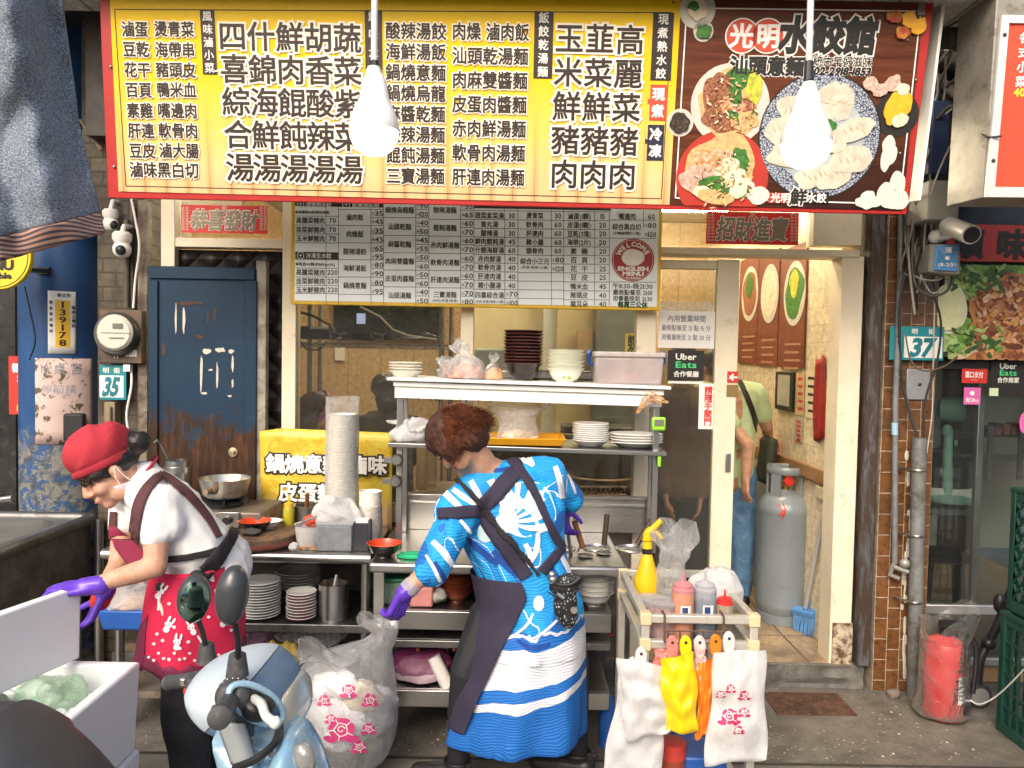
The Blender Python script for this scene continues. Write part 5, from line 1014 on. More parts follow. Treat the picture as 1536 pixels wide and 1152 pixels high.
for px_ in (627,680,925): 
    mb = MB();q = P(px_,957,YN0 + .2);mb.tube([q,q + V((0,-.06,0)),q + V((.01,-.07,-.03))],.01,8);mb.tube([q + V((0,-.03,.02)),q + V((-.06,-.035,.03))],.006,6);t = solo(mb,'drain_tap',mat('tap_red',(.35,.05,.04),.4,.3),{627: 'small red handled drain tap under the counter by the trash bag',680: 'drain tap under the counter behind the dark apron',925: 'drain tap under the counter right of the woman in blue'}[px_],'tap',group='drain taps under the noodle counter')
mb = MB();mb.tube([P(668,940,YN0 + .25),P(668,1000,YN0 + .25),P(690,1010,YN0 + .25)],.016,10);solo(mb,'drain_hose',mat('hose_tan',(.3,.26,.2),.6),'pale drain hose under the noodle counter','hose')
# round openings of the boiler with rims, strainers with wooden handles
def PZt(px,py): return PZ(px,py,zn)
wells = [(894,822,24),(944,823,24),(842,822,24)]
mb = MB()
for cx,cy_,rp in wells:
    q = PZ(cx,cy_,zn + .002);mb.lathe([(.054,0),(.057,.006),(.064,.004),(.066,0)],q,32,cap0=False,cap1=False)
part(mb,'well_rim',steel,nc);mb = MB()
for cx,cy_,rp in wells: q = PZ(cx,cy_,zn + .0025);mb.lathe([(.0535,0),(.05,.0004)],q,32)
part(mb,'well_water',mat('broth',(.16,.14,.1),.08),nc)
wood = mat('handle_wood',(.26,.1,.03),.5,var=.3,vs=20,stretch=(1,1,6));woodd = mat('handle_dark',(.05,.03,.02),.5)
def strainer(px,py,tx,ty,m_,lab,Y_=3.55):
    t = thing('noodle_strainer',lab,'strainer',PZ(px,py,zn));q = PZ(px,py,zn + .01);e = P(tx,ty,q.y + .02)
    mb = MB();mb.lathe([(.026,-.008),(.034,-.004),(.036,-.002),(.035,.0)],q,24,cap1=False);part(mb,'basket',mat('mesh_steel',(.35,.34,.31),.4,.9,bump=.8,bs=300),t)
    mb = MB();d = (e - q);s0 = q + d * .08 + V((.03 if tx > px else -.03,0,0));mb.tube([s0,q + d * .3],.005,8);mb.tube([e - d * .1,e,e + V((.012,0,0)),e + V((.012,0,0)) - d * .1],.0035,6);part(mb,'wire',steel,t)
    mb = MB();mb.tube([q + d * .18,e - d * .06],.013,10);part(mb,'handle',m_,t)
strainer(905,828,911,768,woodd,'noodle strainer with dark handle standing in the middle boiler well')
strainer(950,826,980,776,woodd,'noodle strainer with dark handle leaning right in the rightmost boiler well')
strainer(878,832,860,778,wood,'noodle strainer with reddish wooden handle beside the purple gloved hand')
# overhead rack
YK0,YK1 = 3.42,3.8
wr = thing('overhead_rack','white topped steel rack standing over the noodle counter','rack',P(790,800,3.6));rot_s = 0
def slp(mb,x0,y0,x1,y1,h,Y0,Y1,drop=0):       # long board following the picture's slight tilt
    a = P(x0,y0,Y0);b = P(x1,y1,Y0);mb.hexa([(a.x,Y0,a.z - h),(b.x,Y0,b.z - h),(b.x,Y1,b.z - h),(a.x,Y1,a.z - h),(a.x,Y0,a.z),(b.x,Y0,b.z),(b.x,Y1,b.z),(a.x,Y1,a.z)]);return mb
px2m = lambda y,Y_: y * Y_ / F
mb = slp(MB(),580,566,1007,580,.014,YK0 - .03,YK1 + .02);slp(mb,590,572,996,586,.022,YK0 - .01,YK1);part(mb,'top_board',white,wr,bevel=.003)
mb = slp(MB(),592,580,993,594,.05,YK0 + .0,YK0 + .015);part(mb,'fascia',white,wr,bevel=.002)
zt0 = P(590,573,YK0).z;zm = P(790,668,YK0).z
for px_,y_ in ((598,YK0),(984,YK0),(606,YK1 - .05),(978,YK1 - .05)): mb = MB();q = P(px_,700,y_);mb.box(q.x - .013,q.x + .013,y_ + .016,y_ + .042,zn + .001,zt0 - .04);part(mb,'post',steel,wr,bevel=.002)
mb = slp(MB(),582,664,1000,678,.02,YK0 - .02,YK1 - .01);part(mb,'middle_shelf',steel,wr,bevel=.003)
mb = MB()
for k in range(9): q = P(610 + k * 15 + (k % 3) * 3,598 + k * .5,YK0 + .01);mb.tube([q,q + V((0,-.012,-.006)),q + V((0,-.014,.004))],.004,6)
part(mb,'hook',steeld,wr)
for px_,y_ in ((596,690),(594,722)): mb = MB();q = P(px_,y_,YK0 - .01);mb.lathe([(.026,-.01),(.028,0),(.02,.012)],q,16,rot=rx);mb.obox(q + V((-.03,0,0)),(.06,.012,.025));part(mb,'clamp',steeld,wr)
zK = lambda px,Y_: P(px,567 + (px - 580) * .0328,YK0 - .03).z
zM = lambda px: P(px,664 + (px - 582) * .0335,YK0 - .02).z
def on_top(px,Y_): q = P(px,560,Y_);return V((q.x,Y_,zK(px,Y_)))
def on_mid(px,Y_): q = P(px,660,Y_);return V((q.x,Y_,zM(px)))
# --- stacks
def crock(name,prof,q,n,dz,m,fmt,cat,group,wob=None,seg=32,rim=None,sub=None):
    mb = MB();mb.lathe(prof,q,seg,wob=wob);o = solo(mb,name,m,'x',cat,group,loc=q)
    if rim: r_ = MB();r_.lathe(rim[0],q,seg,cap0=False,cap1=False);part(r_,'rim',rim[1],o)
    if n == 1: o['label'] = fmt
    else: stack(o,n,dz,fmt)
    return o
def bowlp(r,h,t=.004,foot=.45): return [(r * foot,0),(r * foot * 1.02,h * .1),(r * .66,h * .3),(r * .78,h * .55),(r * .84,h * .82),(r * .97,h * .955),(r,h),(r - t,h),(r * .84 - t,h * .83),(r * .77 - t,h * .56),(r * .62,h * .34),(r * .3,h * .16)]
def platep(r,h=.018,t=.003): return [(r * .55,0),(r * .62,.002),(r * .78,h * .5),(r,h),(r,h + t * .6),(r * .97,h + t),(r * .74,h * .5 + t),(r * .3,.003 + t)]
wavy = lambda a,z: 1 + .035 * cos(8 * a)
crock('saucer',platep(.076,.03),on_top(608,3.52),4,.013,mat('saucer_cream',(.72,.68,.58),.25,var=.04),'{} wavy cream saucer from the top at the left end of the rack','saucer','wavy saucers on the rack top',wob=wavy)
crock('soup_bowl',bowlp(.093,.084),on_top(784,3.58),11,.0151,mat('bowl_brown',(.02,.012,.01),.25,coat=.4),'{} dark brown soup bowl from the top of the tall rack stack','bowl','dark bowls stacked on the rack top',rim=([(.0925,.0825),(.0945,.085),(.0915,.0855)],mat('rim_maroon',(.16,.025,.018),.3)))
crock('soup_bowl',bowlp(.092,.067),on_top(848,3.55),6,.0172,mat('bowl_white',(.76,.77,.64),.2,coat=.3,var=.03),'{} white soup bowl from the top beside the dark bowl stack','bowl','white bowls stacked on the rack top')
mb = MB();q = on_top(848,3.55); 
for k,(dx,dz) in enumerate(((-.01,.03),(.006,.034),(.012,.026))): mb.sph(q + V((dx,-.064,dz)),(.008,.003,.009),8)
solo(mb,'printed_mark',mat('leaf_green',(.25,.36,.06),.4),'green leaf motif on the lowest white bowl of the rack','motif')
crock('small_plate',platep(.084,.03),on_mid(886,3.52),9,.0095,cer,'{} small white plate from the top on the middle shelf','plate','small white plates on the middle shelf',wob=lambda a,z: 1 + .02 * cos(10 * a))
mb = MB();mb.lathe(platep(.125,.026),on_mid(954,3.54),40,sy=.72);o = solo(mb,'oval_plate',cer,'x','plate','oval plates at the right end of the middle shelf',loc=on_mid(954,3.54));stack(o,4,.0125,'{} oval white plate from the top at the right end of the middle shelf')
for o_ in [x for x in COL.objects if x.name.startswith('oval_plate')]: o_.rotation_euler = (0,0,rnd.uniform(-.15,.15))
# plastic bin
bn = thing('storage_bin','cloudy plastic lidded bin with blue clips on the rack top','storage bin',on_top(946,3.58));q = on_top(946,3.58);fb = film('bin_plastic',(.68,.6,.6),.72,.2,.3,.08,6)
mb = MB();x0 = P(893,560,3.46).x;x1 = P(996,560,3.46).x;zt = P(946,532,3.46).z;mb.rings([[V((x0 + .008,3.47,q.z + .001)),V((x1 - .008,3.47,q.z + .001)),V((x1 - .008,3.7,q.z + .001)),V((x0 + .008,3.7,q.z + .001))],[V((x0,3.46,zt - .012)),V((x1,3.46,zt - .012)),V((x1,3.71,zt - .012)),V((x0,3.71,zt - .012))]]);part(mb,'tub',fb,bn,bevel=.01)
mb = MB();mb.box(x0 - .006,x1 + .006,3.452,3.716,zt - .0115,zt + .012);part(mb,'lid',film('bin_lid',(.72,.66,.64),.8,.1,.3,.05),bn,bevel=.006)
blue = mat('clip_blue',(.03,.09,.35),.35)
for x_,s_ in ((x0 - .008,-1),(x1 + .008,1)): mb = MB();mb.tube(smooth_pts([V((x_,3.58,zt + .012)),V((x_ + s_ * .012,3.58,zt)),V((x_ + s_ * .01,3.58,zt - .035)),V((x_ - s_ * .004,3.58,zt - .05))]),.011,8,flat=3.2,up=(1,0,0));part(mb,'clip',blue,bn)
mb = MB()
for k in range(7): mb.sph(V((rnd.uniform(x0 + .06,x1 - .06),rnd.uniform(3.52,3.66),q.z + .035)),(.05,.04,.03),10)
part(mb,'contents',mat('bin_food',(.6,.25,.15),.6,var=.4),bn)
mb = MB();mb.box(P(655,560,3.75).x,P(900,560,3.75).x,3.69,3.79,zK(700,3.7) + .001,zK(700,3.7) + .045);solo(mb,'steel_tray',steeld,'long shallow steel tray behind the bowls on the rack top','tray',bevel=.008)
def bag(name,lab,q,w_,d,h,neck,m,cm,cn=.4,seed=1,lean=0,amp=.02):
    t = thing(name,lab,'plastic bag',q);mb = MB()
    if neck >= .4:      # a slumped heap of film
        mb.sph(q + V((0,0,h * .4)),(w_ * .5,d * .5,h * .42),30);mb.crumple(amp * 1.1,11,seed);mb.crumple(amp * .4,34,seed)
        for a in range(0):
            st0 = len(mb.v);c_ = q + V((rnd.uniform(-.3,.3) * w_,-d * .3,h * rnd.uniform(.5,.8)));mb.grid(lambda u,v: c_ + V(((u - .5) * w_ * .6 + .02 * sin(v * 5),.02 * sin(u * 7 + v * 4),v * h * .45 * (1 - .6 * abs(u - .5)))),10,8);mb.crumple(amp * .8,17,seed + a,st0)
    else:
        prof = [(.34,0),(.44,.02),(.47,.15),(.42,.3),(.42,.5),(.47,.7),(.5,.85),(.5,.93),(.53,1.0)] if neck == .38 else [(.3,.0),(.47,.02),(.5,.2),(.47,.36),(.36,.5),(neck * 1.35,.62),(neck,.7),(neck * 1.15,.8),(neck * 1.25,.9),(neck * 1.05,1.0)]
        rs = []
        for r_,z in prof:
            ring = []
            for a in range(34):
                an = a / 34 * 2 * pi;ww = 1 + .16 * noise.noise(V((cos(an) * 1.6,sin(an) * 1.6,z * 3 + seed)))
                if z > .55 and neck != .38: ww *= 1 + .28 * cos(5 * an + seed) * min(1,(z - .5) * 4)
                fl = 1 if z < .72 else (1.5 if abs(cos(an)) > 0 else 1);rip = .1 * h * cos(2 * an + seed) * (1 if z > .95 else 0)
                ring.append(q + V((cos(an) * r_ * w_ * ww * fl + lean * z * h + .04 * w_ * sin(z * 9 + seed),sin(an) * r_ * d * ww * (1 if z < .72 else .6),z * h + rip)))
            rs.append(ring)
        mb.rings(rs,True,False);mb.crumple(amp,14 if w_ < .2 else 9,seed);mb.crumple(amp * .4,40,seed)
    for k in range(len(mb.v)):
        if mb.v[k].z < q.z + .001: mb.v[k].z = q.z + .001
    part(mb,'bag_film',m,t,sub=1)
    if cm: mb = MB();mb.lathe([(.2 * w_,.004),(.44 * w_,.01),(.46 * w_,h * cn * .4),(.34 * w_,h * cn * .8),(.05 * w_,h * cn)],q,20,sy=d / w_);mb.crumple(.008,20,seed);part(mb,'contents',cm,t)
    return t
bag('meat_bag','knotted clear bag of pinkish meat on the rack beside the saucers',on_top(700,3.52),.19,.14,.175,.13,bagf,mat('meat',(.5,.26,.2),.5,var=.4,vs=30),.42,3,-.15)
bag('meat_bag','crumpled bag of dark meat lying left of the taller meat bag',on_top(676,3.6),.12,.12,.1,.3,bagf,mat('meat_dark',(.25,.1,.08),.5,var=.4,vs=30),.6,5)
bag('ginger_bag','small knotted bag of orange food beside the dark bowl stack',on_top(741,3.49),.09,.08,.12,.1,bagf,mat('orange_food',(.7,.32,.1),.5,var=.3,vs=30),.5,7)
# middle shelf: tray with noodle bag, packets, timer, clothespins
ty_ = thing('serving_tray','orange yellow plastic tray on the middle shelf behind the woman','tray',on_mid(770,3.5));x0 = P(688,660,3.4).x;x1 = P(850,660,3.4).x;z_ = zM(770) + .003;ym = mat('tray_yellow',(.78,.36,.012),.4,var=.05)
mb = MB();mb.rings([[V((x0 + i * 1,y,z)) for i,y,z in ()] or [V((x0 + .02,3.42,z_)),V((x1 - .02,3.42,z_)),V((x1 - .02,3.66,z_)),V((x0 + .02,3.66,z_))],[V((x0,3.4,z_ + .035)),V((x1,3.4,z_ + .035)),V((x1,3.68,z_ + .035)),V((x0,3.68,z_ + .035))],[V((x0 + .008,3.408,z_ + .035)),V((x1 - .008,3.408,z_ + .035)),V((x1 - .008,3.672,z_ + .035)),V((x0 + .008,3.672,z_ + .035))],[V((x0 + .026,3.426,z_ + .005)),V((x1 - .026,3.426,z_ + .005)),V((x1 - .026,3.654,z_ + .005)),V((x0 + .026,3.654,z_ + .005))]]);part(mb,'tray_body',ym,ty_,bevel=.004)
bag('noodle_bag','open clear bag of pale noodles standing in the yellow tray',V((P(779,660,3.52).x,3.52,z_ + .008)),.2,.12,.18,.38,bagf,mat('noodle_pale',(.72,.5,.33),.6,var=.2,vs=40),.3,11,-.05)
bag('noodle_bag','flat crumpled bag of pale noodles at the left of the tray',V((P(715,660,3.52).x,3.52,z_ + .008)),.14,.14,.06,.4,bagf,mat('noodle_pale',(.72,.5,.33),.6,var=.2,vs=40),.6,12)
bag('plastic_wrap','white crumpled plastic bags piled at the left end of the middle shelf',on_mid(612,3.47),.17,.14,.1,.3,bagw,None,.5,21,.2,.03)
tm_ = thing('kitchen_timer','lime green kitchen timer clipped to the right rack post','timer',P(988,648,3.4));gl = mat('lime',(.28,.62,.05),.4);mb = MB();q = P(988,636,3.4); 
mb.obox(q,(.062,.018,.062));part(mb,'case',gl,tm_,bevel=.014);mb = MB();mb.obox(q + V((0,-.0095,.006)),(.042,.004,.03));part(mb,'display',mat('lcd',(.15,.16,.13),.3),tm_,bevel=.003)
mb = MB();mb.obox(P(989,692,3.41),(.016,.012,.05));solo(mb,'lime_clip',gl,'lime green clip hanging below the middle shelf','clip',bevel=.005)
pw = mat('peg_wood',(.5,.27,.12),.6,var=.2)
for k,(x,y,a,nm) in enumerate([(962,609,.5,'leftmost wooden clothes peg on the rack edge'),(970,605,.9,'second wooden clothes peg from the left on the rack edge'),(979,599,-1.1,'third wooden clothes peg from the left on the rack edge'),(990,600,-1.3,'rightmost wooden clothes peg on the rack edge'),(984,594,-1.2,'upper wooden clothes peg above the others on the rack edge')]):
    mb = MB();q = P(x,y,3.395 - k * .004);rt_ = Matrix.Rotation(a,3,'Y');mb.obox(q + rt_ @ V((.006,0,0)),(.006,.01,.075),rt_ @ Matrix.Rotation(.1,3,'Y'));mb.obox(q - rt_ @ V((.006,0,0)),(.006,.01,.075),rt_ @ Matrix.Rotation(-.1,3,'Y'));solo(mb,'clothes_peg',pw,nm,'clothes peg','wooden pegs on the rack edge')
# appliances just behind the lower glass
gr = thing('grill_box','grimy grill with toothed rack seen behind the boiler glass','grill',P(890,750,4.08));mb = fr((822,741,940,752,4.1,4.4));part(mb,'body',mat('grill_tan',(.42,.3,.18),.5,.3,.3,c2=(.12,.07,.04),cut=.5),gr)
mb = MB()
for k in range(14): mb.tube([P(845 + k * 7,741,4.11),P(845 + k * 7,731,4.11)],.007,5)
mb.tube([P(842,731,4.11),P(940,731,4.11)],.006,6);part(mb,'rack_teeth',mat('grill_tan',(.42,.3,.18),.5),gr)
mb = MB();q = P(900,740,4.4);mb.lathe([(.1,0),(.2,.06),(.23,.11),(.2,.115),(.1,.02)],q,32);solo(mb,'large_wok',mat('wok_brown',(.16,.1,.04),.35,.5,.3),'large brown wok behind the boiler glass','wok')
mb = fr((640,735,760,755,4.1,4.4));solo(mb,'steel_box',mat('steel_tan',(.45,.38,.28),.4,.4),'flat steel box behind the glass left of the woman','box',bevel=.005)
mb = fr((625,660,655,735,4.2,4.4));solo(mb,'noodle_carton',mat('card',(.42,.27,.12),.7,bump=.3),'tan carton behind the glass near the steel rack post','carton',bevel=.004)
mb = fr((700,650,960,735,4.5,4.6));solo(mb,'dark_cabinet',mat('cab_dark',(.1,.08,.05),.5,var=.3),'dark cabinet panel behind the boiler glass','cabinet')

# --- things on the left counter
zct = zc + .023
def onc(px,Y_): return V((P(px,820,Y_).x,Y_,zct))
bp = Pl(P(490,800,3.84),(1,0,0),(0,0,1));bnr = thing('yellow_banner','yellow menu banner with white characters propped behind the paper bowls','banner',bp.pt(0,0))
def banner_print():
    m,nt,N,L,b = _new('banner_print');v = _coord(N,L);s = sep(N,L,v);n = nz(N,L,v,7,4,.6,1.5)
    c = ramp(N,L,n,[(.35,(.6,.43,.03)),(.5,(.66,.52,.07)),(.56,(.6,.36,.02)),(.7,(.66,.5,.07))])
    fx = mth(N,L,'FRACT',mth(N,L,'MULTIPLY',s[0],16));pk_ = ramp(N,L,fx,[(0,(.35,.18,.07)),(.15,(.66,.42,.2)),(.7,(.7,.46,.24)),(1,(.45,.26,.12))])
    c = mix(N,L,ramp(N,L,s[2],[(.1,(1,1,1)),(.2,(0,0,0))]),c,pk_);L.new(c,b.inputs[0]);b.inputs['Roughness'].default_value = .4;return m
mb = MB();a = bp.uv(392,640);b_ = bp.uv(586,800)
def bnf(u,v_):
    px_ = 393 + 195 * u;z = b_[1] - .0 + (a[1] - b_[1]) * v_;du = 0
    if u < .18 and v_ > .9: z -= (.18 - u) * .12
    return bp.pt(bp.uv(px_,700)[0] - (0.01 * v_ * (1 - u)),z - .02 * u * v_,.012 * sin(u * 5) + .01 * v_)
mb.grid(bnf,24,10);part(mb,'sheet',banner_print(),bnr,solid=.003)
f,o = MB(),MB()
for ch,x,y in (('鍋',415,694),('燒',443,695),('意',471,695),('麵',500,696),('滷',538,697),('味',567,697),('皮',434,737),('蛋',463,738),('麵',492,739)): outl(f,o,bp,ch,x,y,29,None,.035,.12,.02)
part(o,'lettering_outline',ink,bnr);part(f,'lettering',inkw,bnr)
# paper bowl towers in film
def paper(px,Y_,n,r,h,dz,lab,group,cls,base=0):
    q = onc(px,Y_) + V((0,0,base));mb = MB();mb.lathe([(r * .72,0),(r * .97,h),(r * 1.03,h + .001),(r * 1.03,h + .004),(r * .95,h + .004),(r * .72,.006)],q,28);o = solo(mb,cls,mat('paperbowl',(.8,.77,.7),.5,var=.03),'x','paper bowl',group,loc=q);stack(o,n,dz,lab,.001);return q
q = paper(512,3.52,40,.069,.055,.0137,'{} paper bowl from the top of the tall film wrapped tower','paper bowls in the tall wrapped tower','paper_bowl')
hT = 40 * .0137 + .055
mb = MB();rs = []
for k in range(25):
    z = k / 24 * (hT + .07);r_ = .076 + .004 * noise.noise(V((0,0,z * 18)));rs.append([q + V((cos(j / 28 * 2 * pi) * (r_ + .004 * noise.noise(V((cos(j / 28 * 6.28),sin(j / 28 * 6.28),z * 9)))),sin(j / 28 * 2 * pi) * r_,z)) for j in range(28)])
mb.rings(rs,False,False);solo(mb,'wrapping_film',film('cup_film',(.88,.87,.84),.16,.42,.2,.35,20),'clear film sleeve round the tall tower of paper bowls','plastic film',ang=80)
q2 = paper(555,3.5,20,.05,.06,.0094,'{} paper cup from the top of the shorter wrapped stack','paper cups in the shorter wrapped stack','paper_cup')
mb = MB();mb.rings([[q2 + V((cos(j / 24 * 2 * pi) * (.054 + .003 * noise.noise(V((j,k,1.3)))),sin(j / 24 * 2 * pi) * .054,k * .02)) for j in range(24)] for k in range(10)],False,False);solo(mb,'wrapping_film',MATS['cup_film'],'clear film sleeve round the shorter stack of paper cups','plastic film',ang=80)
bag('plastic_wrap','white crumpled plastic wrap slumped in front of the paper bowl tower',onc(505,3.44) + V((0,0,.08)),.22,.12,.16,.42,bagw,None,.5,31,.1,.035)
bag('plastic_wrap','crumpled clear wrap between paper bowl tower and mustard bottle',onc(487,3.52) + V((0,0,.06)),.12,.1,.15,.42,bagw,None,.5,32,-.1,.03)
ms_ = thing('squeeze_bottle','mustard yellow squeeze bottle in front of the yellow banner','bottle',onc(433,3.6));q = onc(433,3.6);mb = MB();mb.lathe([(.024,0),(.026,.005),(.026,.13),(.02,.145)],q,20);part(mb,'body',mat('mustard',(.42,.36,.02),.35),ms_);mb = MB();mb.lathe([(.021,.145),(.021,.16),(.008,.165),(.004,.2)],q,16);part(mb,'nozzle',mat('mustard_cap',(.68,.45,.03),.35),ms_)
lp_ = thing('steel_pot','steel sauce pot with wooden handled ladle beside the mustard bottle','pot',onc(460,3.66));q = onc(460,3.66);mb = MB();mb.lathe([(.058,0),(.06,.14),(.056,.14),(.054,.02)],q,28);part(mb,'pot',steel,lp_);mb = MB();mb.tube([q + V((0,0,.1)),q + V((.006,-.02,.2))],.012,8,flat=.5);part(mb,'ladle_handle',wood,lp_)
tu = thing('white_tub','white plastic tub with tongs and red lid on the stove bench','tub',onc(463,3.42));q = onc(463,3.42);mb = MB();mb.lathe([(.05,0),(.062,.1),(.066,.103),(.06,.1),(.05,.01)],q,28);part(mb,'tub',bagw,tu)
mb = MB();mb.lathe([(.047,.006),(.056,.07)],q,20);part(mb,'contents',inkw,tu);mb = MB()
for j in (-1,1): mb.tube(smooth_pts([q + V((-.05,-.02 + j * .008,.09)),q + V((.0,-.02 + j * .012,.125)),q + V((.09,-.01,.16))]),.007,6,flat=.5)
part(mb,'tongs',steeld,tu);mb = MB();mb.lathe([(.045,0),(.05,.012),(.04,.02)],q + V((.01,.06,.1)),24,rot=Matrix.Rotation(.4,3,'X'));mb.crumple(.008,30);part(mb,'red_lid',mat('lid_red',(.7,.07,.03),.4),tu)
db = thing('spotted_box','clear plastic box of dark round slices on the bench edge','box',onc(500,3.38));mb = MB();x0,x1 = P(474,820,3.34).x,P(527,820,3.34).x;z1 = P(500,789,3.34).z;mb.box(x0,x1,3.34,3.46,zct,z1);part(mb,'box',film('box_clear',(.6,.66,.72),.45,.3,.15,.1),db,bevel=.006)
mb = MB();mb.box(x0 - .004,x1 + .004,3.336,3.464,z1 + .001,z1 + .01);part(mb,'lid',bagf,db,bevel=.004);mb = MB()
for px_,py_ in ((484,817),(493,803),(506,813),(494,822),(515,803),(512,822),(483,801)): mb.sph(P(px_,py_,3.347),(.014,.004,.009),10,Matrix.Rotation(rnd.uniform(-.6,.6),3,'Y'))
part(mb,'slices',mat('slice_dark',(.03,.03,.035),.4),db);mb = MB();mb.obox(P(495,786,3.4),(.1,.03,.006),Matrix.Rotation(.15,3,'Y'));part(mb,'tongs',black,db)
nb_ = thing('napkin_holder','dark slate napkin holder with white papers on the bench edge','napkin holder',onc(540,3.4));x0,x1 = P(529,820,3.36).x,P(552,820,3.36).x;z1 = P(540,785,3.36).z
mb = MB();mb.box(x0,x1,3.36,3.37,zct,z1);mb.box(x0,x1,3.44,3.45,zct,z1);mb.box(x0,x1,3.371,3.439,zct,zct + .01);mb.box(x0,x0 + .006,3.371,3.439,zct + .011,z1);part(mb,'holder',mat('slate',(.03,.032,.04),.45),nb_,bevel=.002);mb = MB();mb.box(x0 + .01,x1 - .004,3.375,3.435,zct + .012,z1 + .01);part(mb,'napkins',mpaper,nb_)
redb = mat('lacquer_red',(.62,.06,.015),.25,coat=.3);blkb = mat('lacquer_black',(.015,.012,.012),.25,coat=.3)
def rbowl(q,r,h,lab):
    t = thing('lacquer_bowl',lab,'bowl',q);mb = MB();mb.lathe([(r * .45,0),(r * .47,h * .12),(r * .75,h * .4),(r,h - .002),(r - .002,h - .003),(r * .72,h * .42),(r * .4,h * .14)],q,36);part(mb,'outside',blkb,t);mb = MB();mb.lathe([(r * .38,h * .15),(r * .73,h * .43),(r - .003,h - .003),(r,h),(r - .004,h + .001),(r * .7,h * .48),(r * .3,h * .2)],q,36);part(mb,'inside',redb,t)
qn = lambda px,Y_: V((P(px,830,Y_).x,Y_,zn + .001))
rbowl(qn(576,3.3),.076,.062,'red lined black bowl near the napkin holder');rbowl(onc(382,3.44) + V((0,0,.06)),.074,.05,'red lined black bowl on the chopping block')
mb = MB();q = qn(620,3.3)
mb.rings([[q + V((cos(a / 24 * 2 * pi) * (r_ + .014 * noise.noise(V((cos(a / 4),a * .3,z * 50)))) * 1.15,sin(a / 24 * 2 * pi) * r_ * .6,z)) for a in range(24)] for r_,z in ((.06,.001),(.062,.008),(.045,.016),(.048,.02),(.02,.024))]);solo(mb,'dish_cloth',mat('cloth_green',(.02,.42,.2),.8,var=.2,bump=.5),'bright green dish cloth folded on the counter edge','cloth')
cb = thing('chopping_block','round worn wooden chopping block on the stove bench','chopping block',onc(385,3.46));q = onc(385,3.46);mb = MB();mb.lathe([(.17,0),(.18,.01),(.18,.05),(.165,.058)],q,40);part(mb,'block',mat('block_wood',(.2,.11,.06),.6,var=.4,vs=10,c2=(.1,.06,.04),cut=.52,bump=.4),cb);mb = MB();mb.lathe([(.181,.012),(.183,.02),(.181,.03)],q,40,cap0=False,cap1=False);part(mb,'band',mat('band_red',(.22,.06,.04),.5),cb)
mb = MB();mb.lathe(bowlp(.06,.035),onc(404,3.52) + V((0,0,.058)),28);solo(mb,'small_bowl',cer,'white bowl under the red lined bowl on the chopping block','bowl');mb = MB();mb.sph(onc(375,3.36) + V((0,0,.075)),(.05,.03,.015),14);mb.crumple(.012,25);solo(mb,'rag',mat('rag_dark',(.07,.06,.05),.9),'dark rag in front of the bowl on the chopping block','rag')
mb = MB();mb.sph(onc(441,3.33) + V((0,0,.02)),(.022,.02,.02),12);mb.crumple(.006,40);solo(mb,'plastic_ball',bagw,'scrunched clear wrap beside the white tub','plastic scrap')
mb = MB()
for k in range(9): q = onc(459 + rnd.uniform(-11,11),3.335) + V((0,rnd.uniform(-.02,.02),.004 + .002 * k));a = rnd.random() * 3;mb.tube([q,q + V((cos(a) * .025,sin(a) * .02,.002))],.003,5)
solo(mb,'chilli_shreds',mat('chilli',(.7,.25,.02),.5,var=.4),'orange shreds spilled in front of the white tub','food scraps')
# stove with pan, pot
stv = thing('gas_stove','grimy gas stove burner under the aluminium pan','stove',onc(337,3.62));x0,x1 = P(296,770,3.5).x,P(392,770,3.5).x;z_ = P(340,768,3.5).z
mb = MB();mb.box(x0,x1,3.5,3.82,zct,z_);part(mb,'body',steelb,stv,bevel=.01);mb = MB();q = V((P(337,755,3.64).x,3.64,z_));mb.lathe([(.085,.0),(.09,.02),(.07,.03)],q,28); 
for k in range(5): a = k * 2 * pi / 5;mb.obox(q + V((cos(a) * .075,sin(a) * .075,.03)),(.07,.012,.025),Matrix.Rotation(a,3,'Z'))
part(mb,'burner',black,stv);mb = MB();mb.lathe([(.05,.031),(.052,.036),(.03,.04)],q,24,cap1=True);part(mb,'flame_ring',mat('ring_blue',(.06,.16,.24),.4,.5),stv);mb = fr((327,768,358,792,3.48,3.499));part(mb,'control_plate',steel,stv,bevel=.003)
mb = MB();mb.lathe([(.02,0),(.018,.03)],P(342,780,3.48),14,rot=rx);part(mb,'knob',black,stv)
pn_ = thing('frying_pan','battered aluminium pan with wooden handle toward the street','pan',q + V((0,0,.045)));b0 = q + V((0,0,.045));mb = MB();mb.lathe([(.085,0),(.1,.012),(.118,.085),(.122,.09),(.116,.088),(.096,.014)],b0,40);part(mb,'pan',mat('alu_pan',(.55,.54,.5),.35,.9,.1,c2=(.35,.25,.12),cut=.62),pn_);mb = MB();mb.tube([b0 + V((-.005,-.11,.05)),b0 + V((-.01,-.14,.052))],[.02,.018],12);mb.tube([b0 + V((-.01,-.14,.052)),b0 + V((-.012,-.2,.056))],[.014,.012],12);part(mb,'handle',mat('pan_handle',(.25,.17,.1),.5),pn_)
tp_ = thing('steel_pot','tall steel pot with ladle behind the bent woman','pot',V((P(266,720,3.7).x,3.7,zct)));q = V((P(266,720,3.7).x,3.7,zct));hz = P(266,690,3.7).z;mb = MB();mb.lathe([(.062,0),(.064,hz - zct - .03),(.054,hz - zct - .028),(.054,hz - zct),(.05,hz - zct),(.05,.02)],q,28);part(mb,'pot',steel,tp_);mb = MB();mb.tube([q + V((-.02,0,hz - zct - .05)),P(240,665,3.68),P(235,660,3.66),P(232,664,3.66)],.006,8);part(mb,'ladle',steeld,tp_)
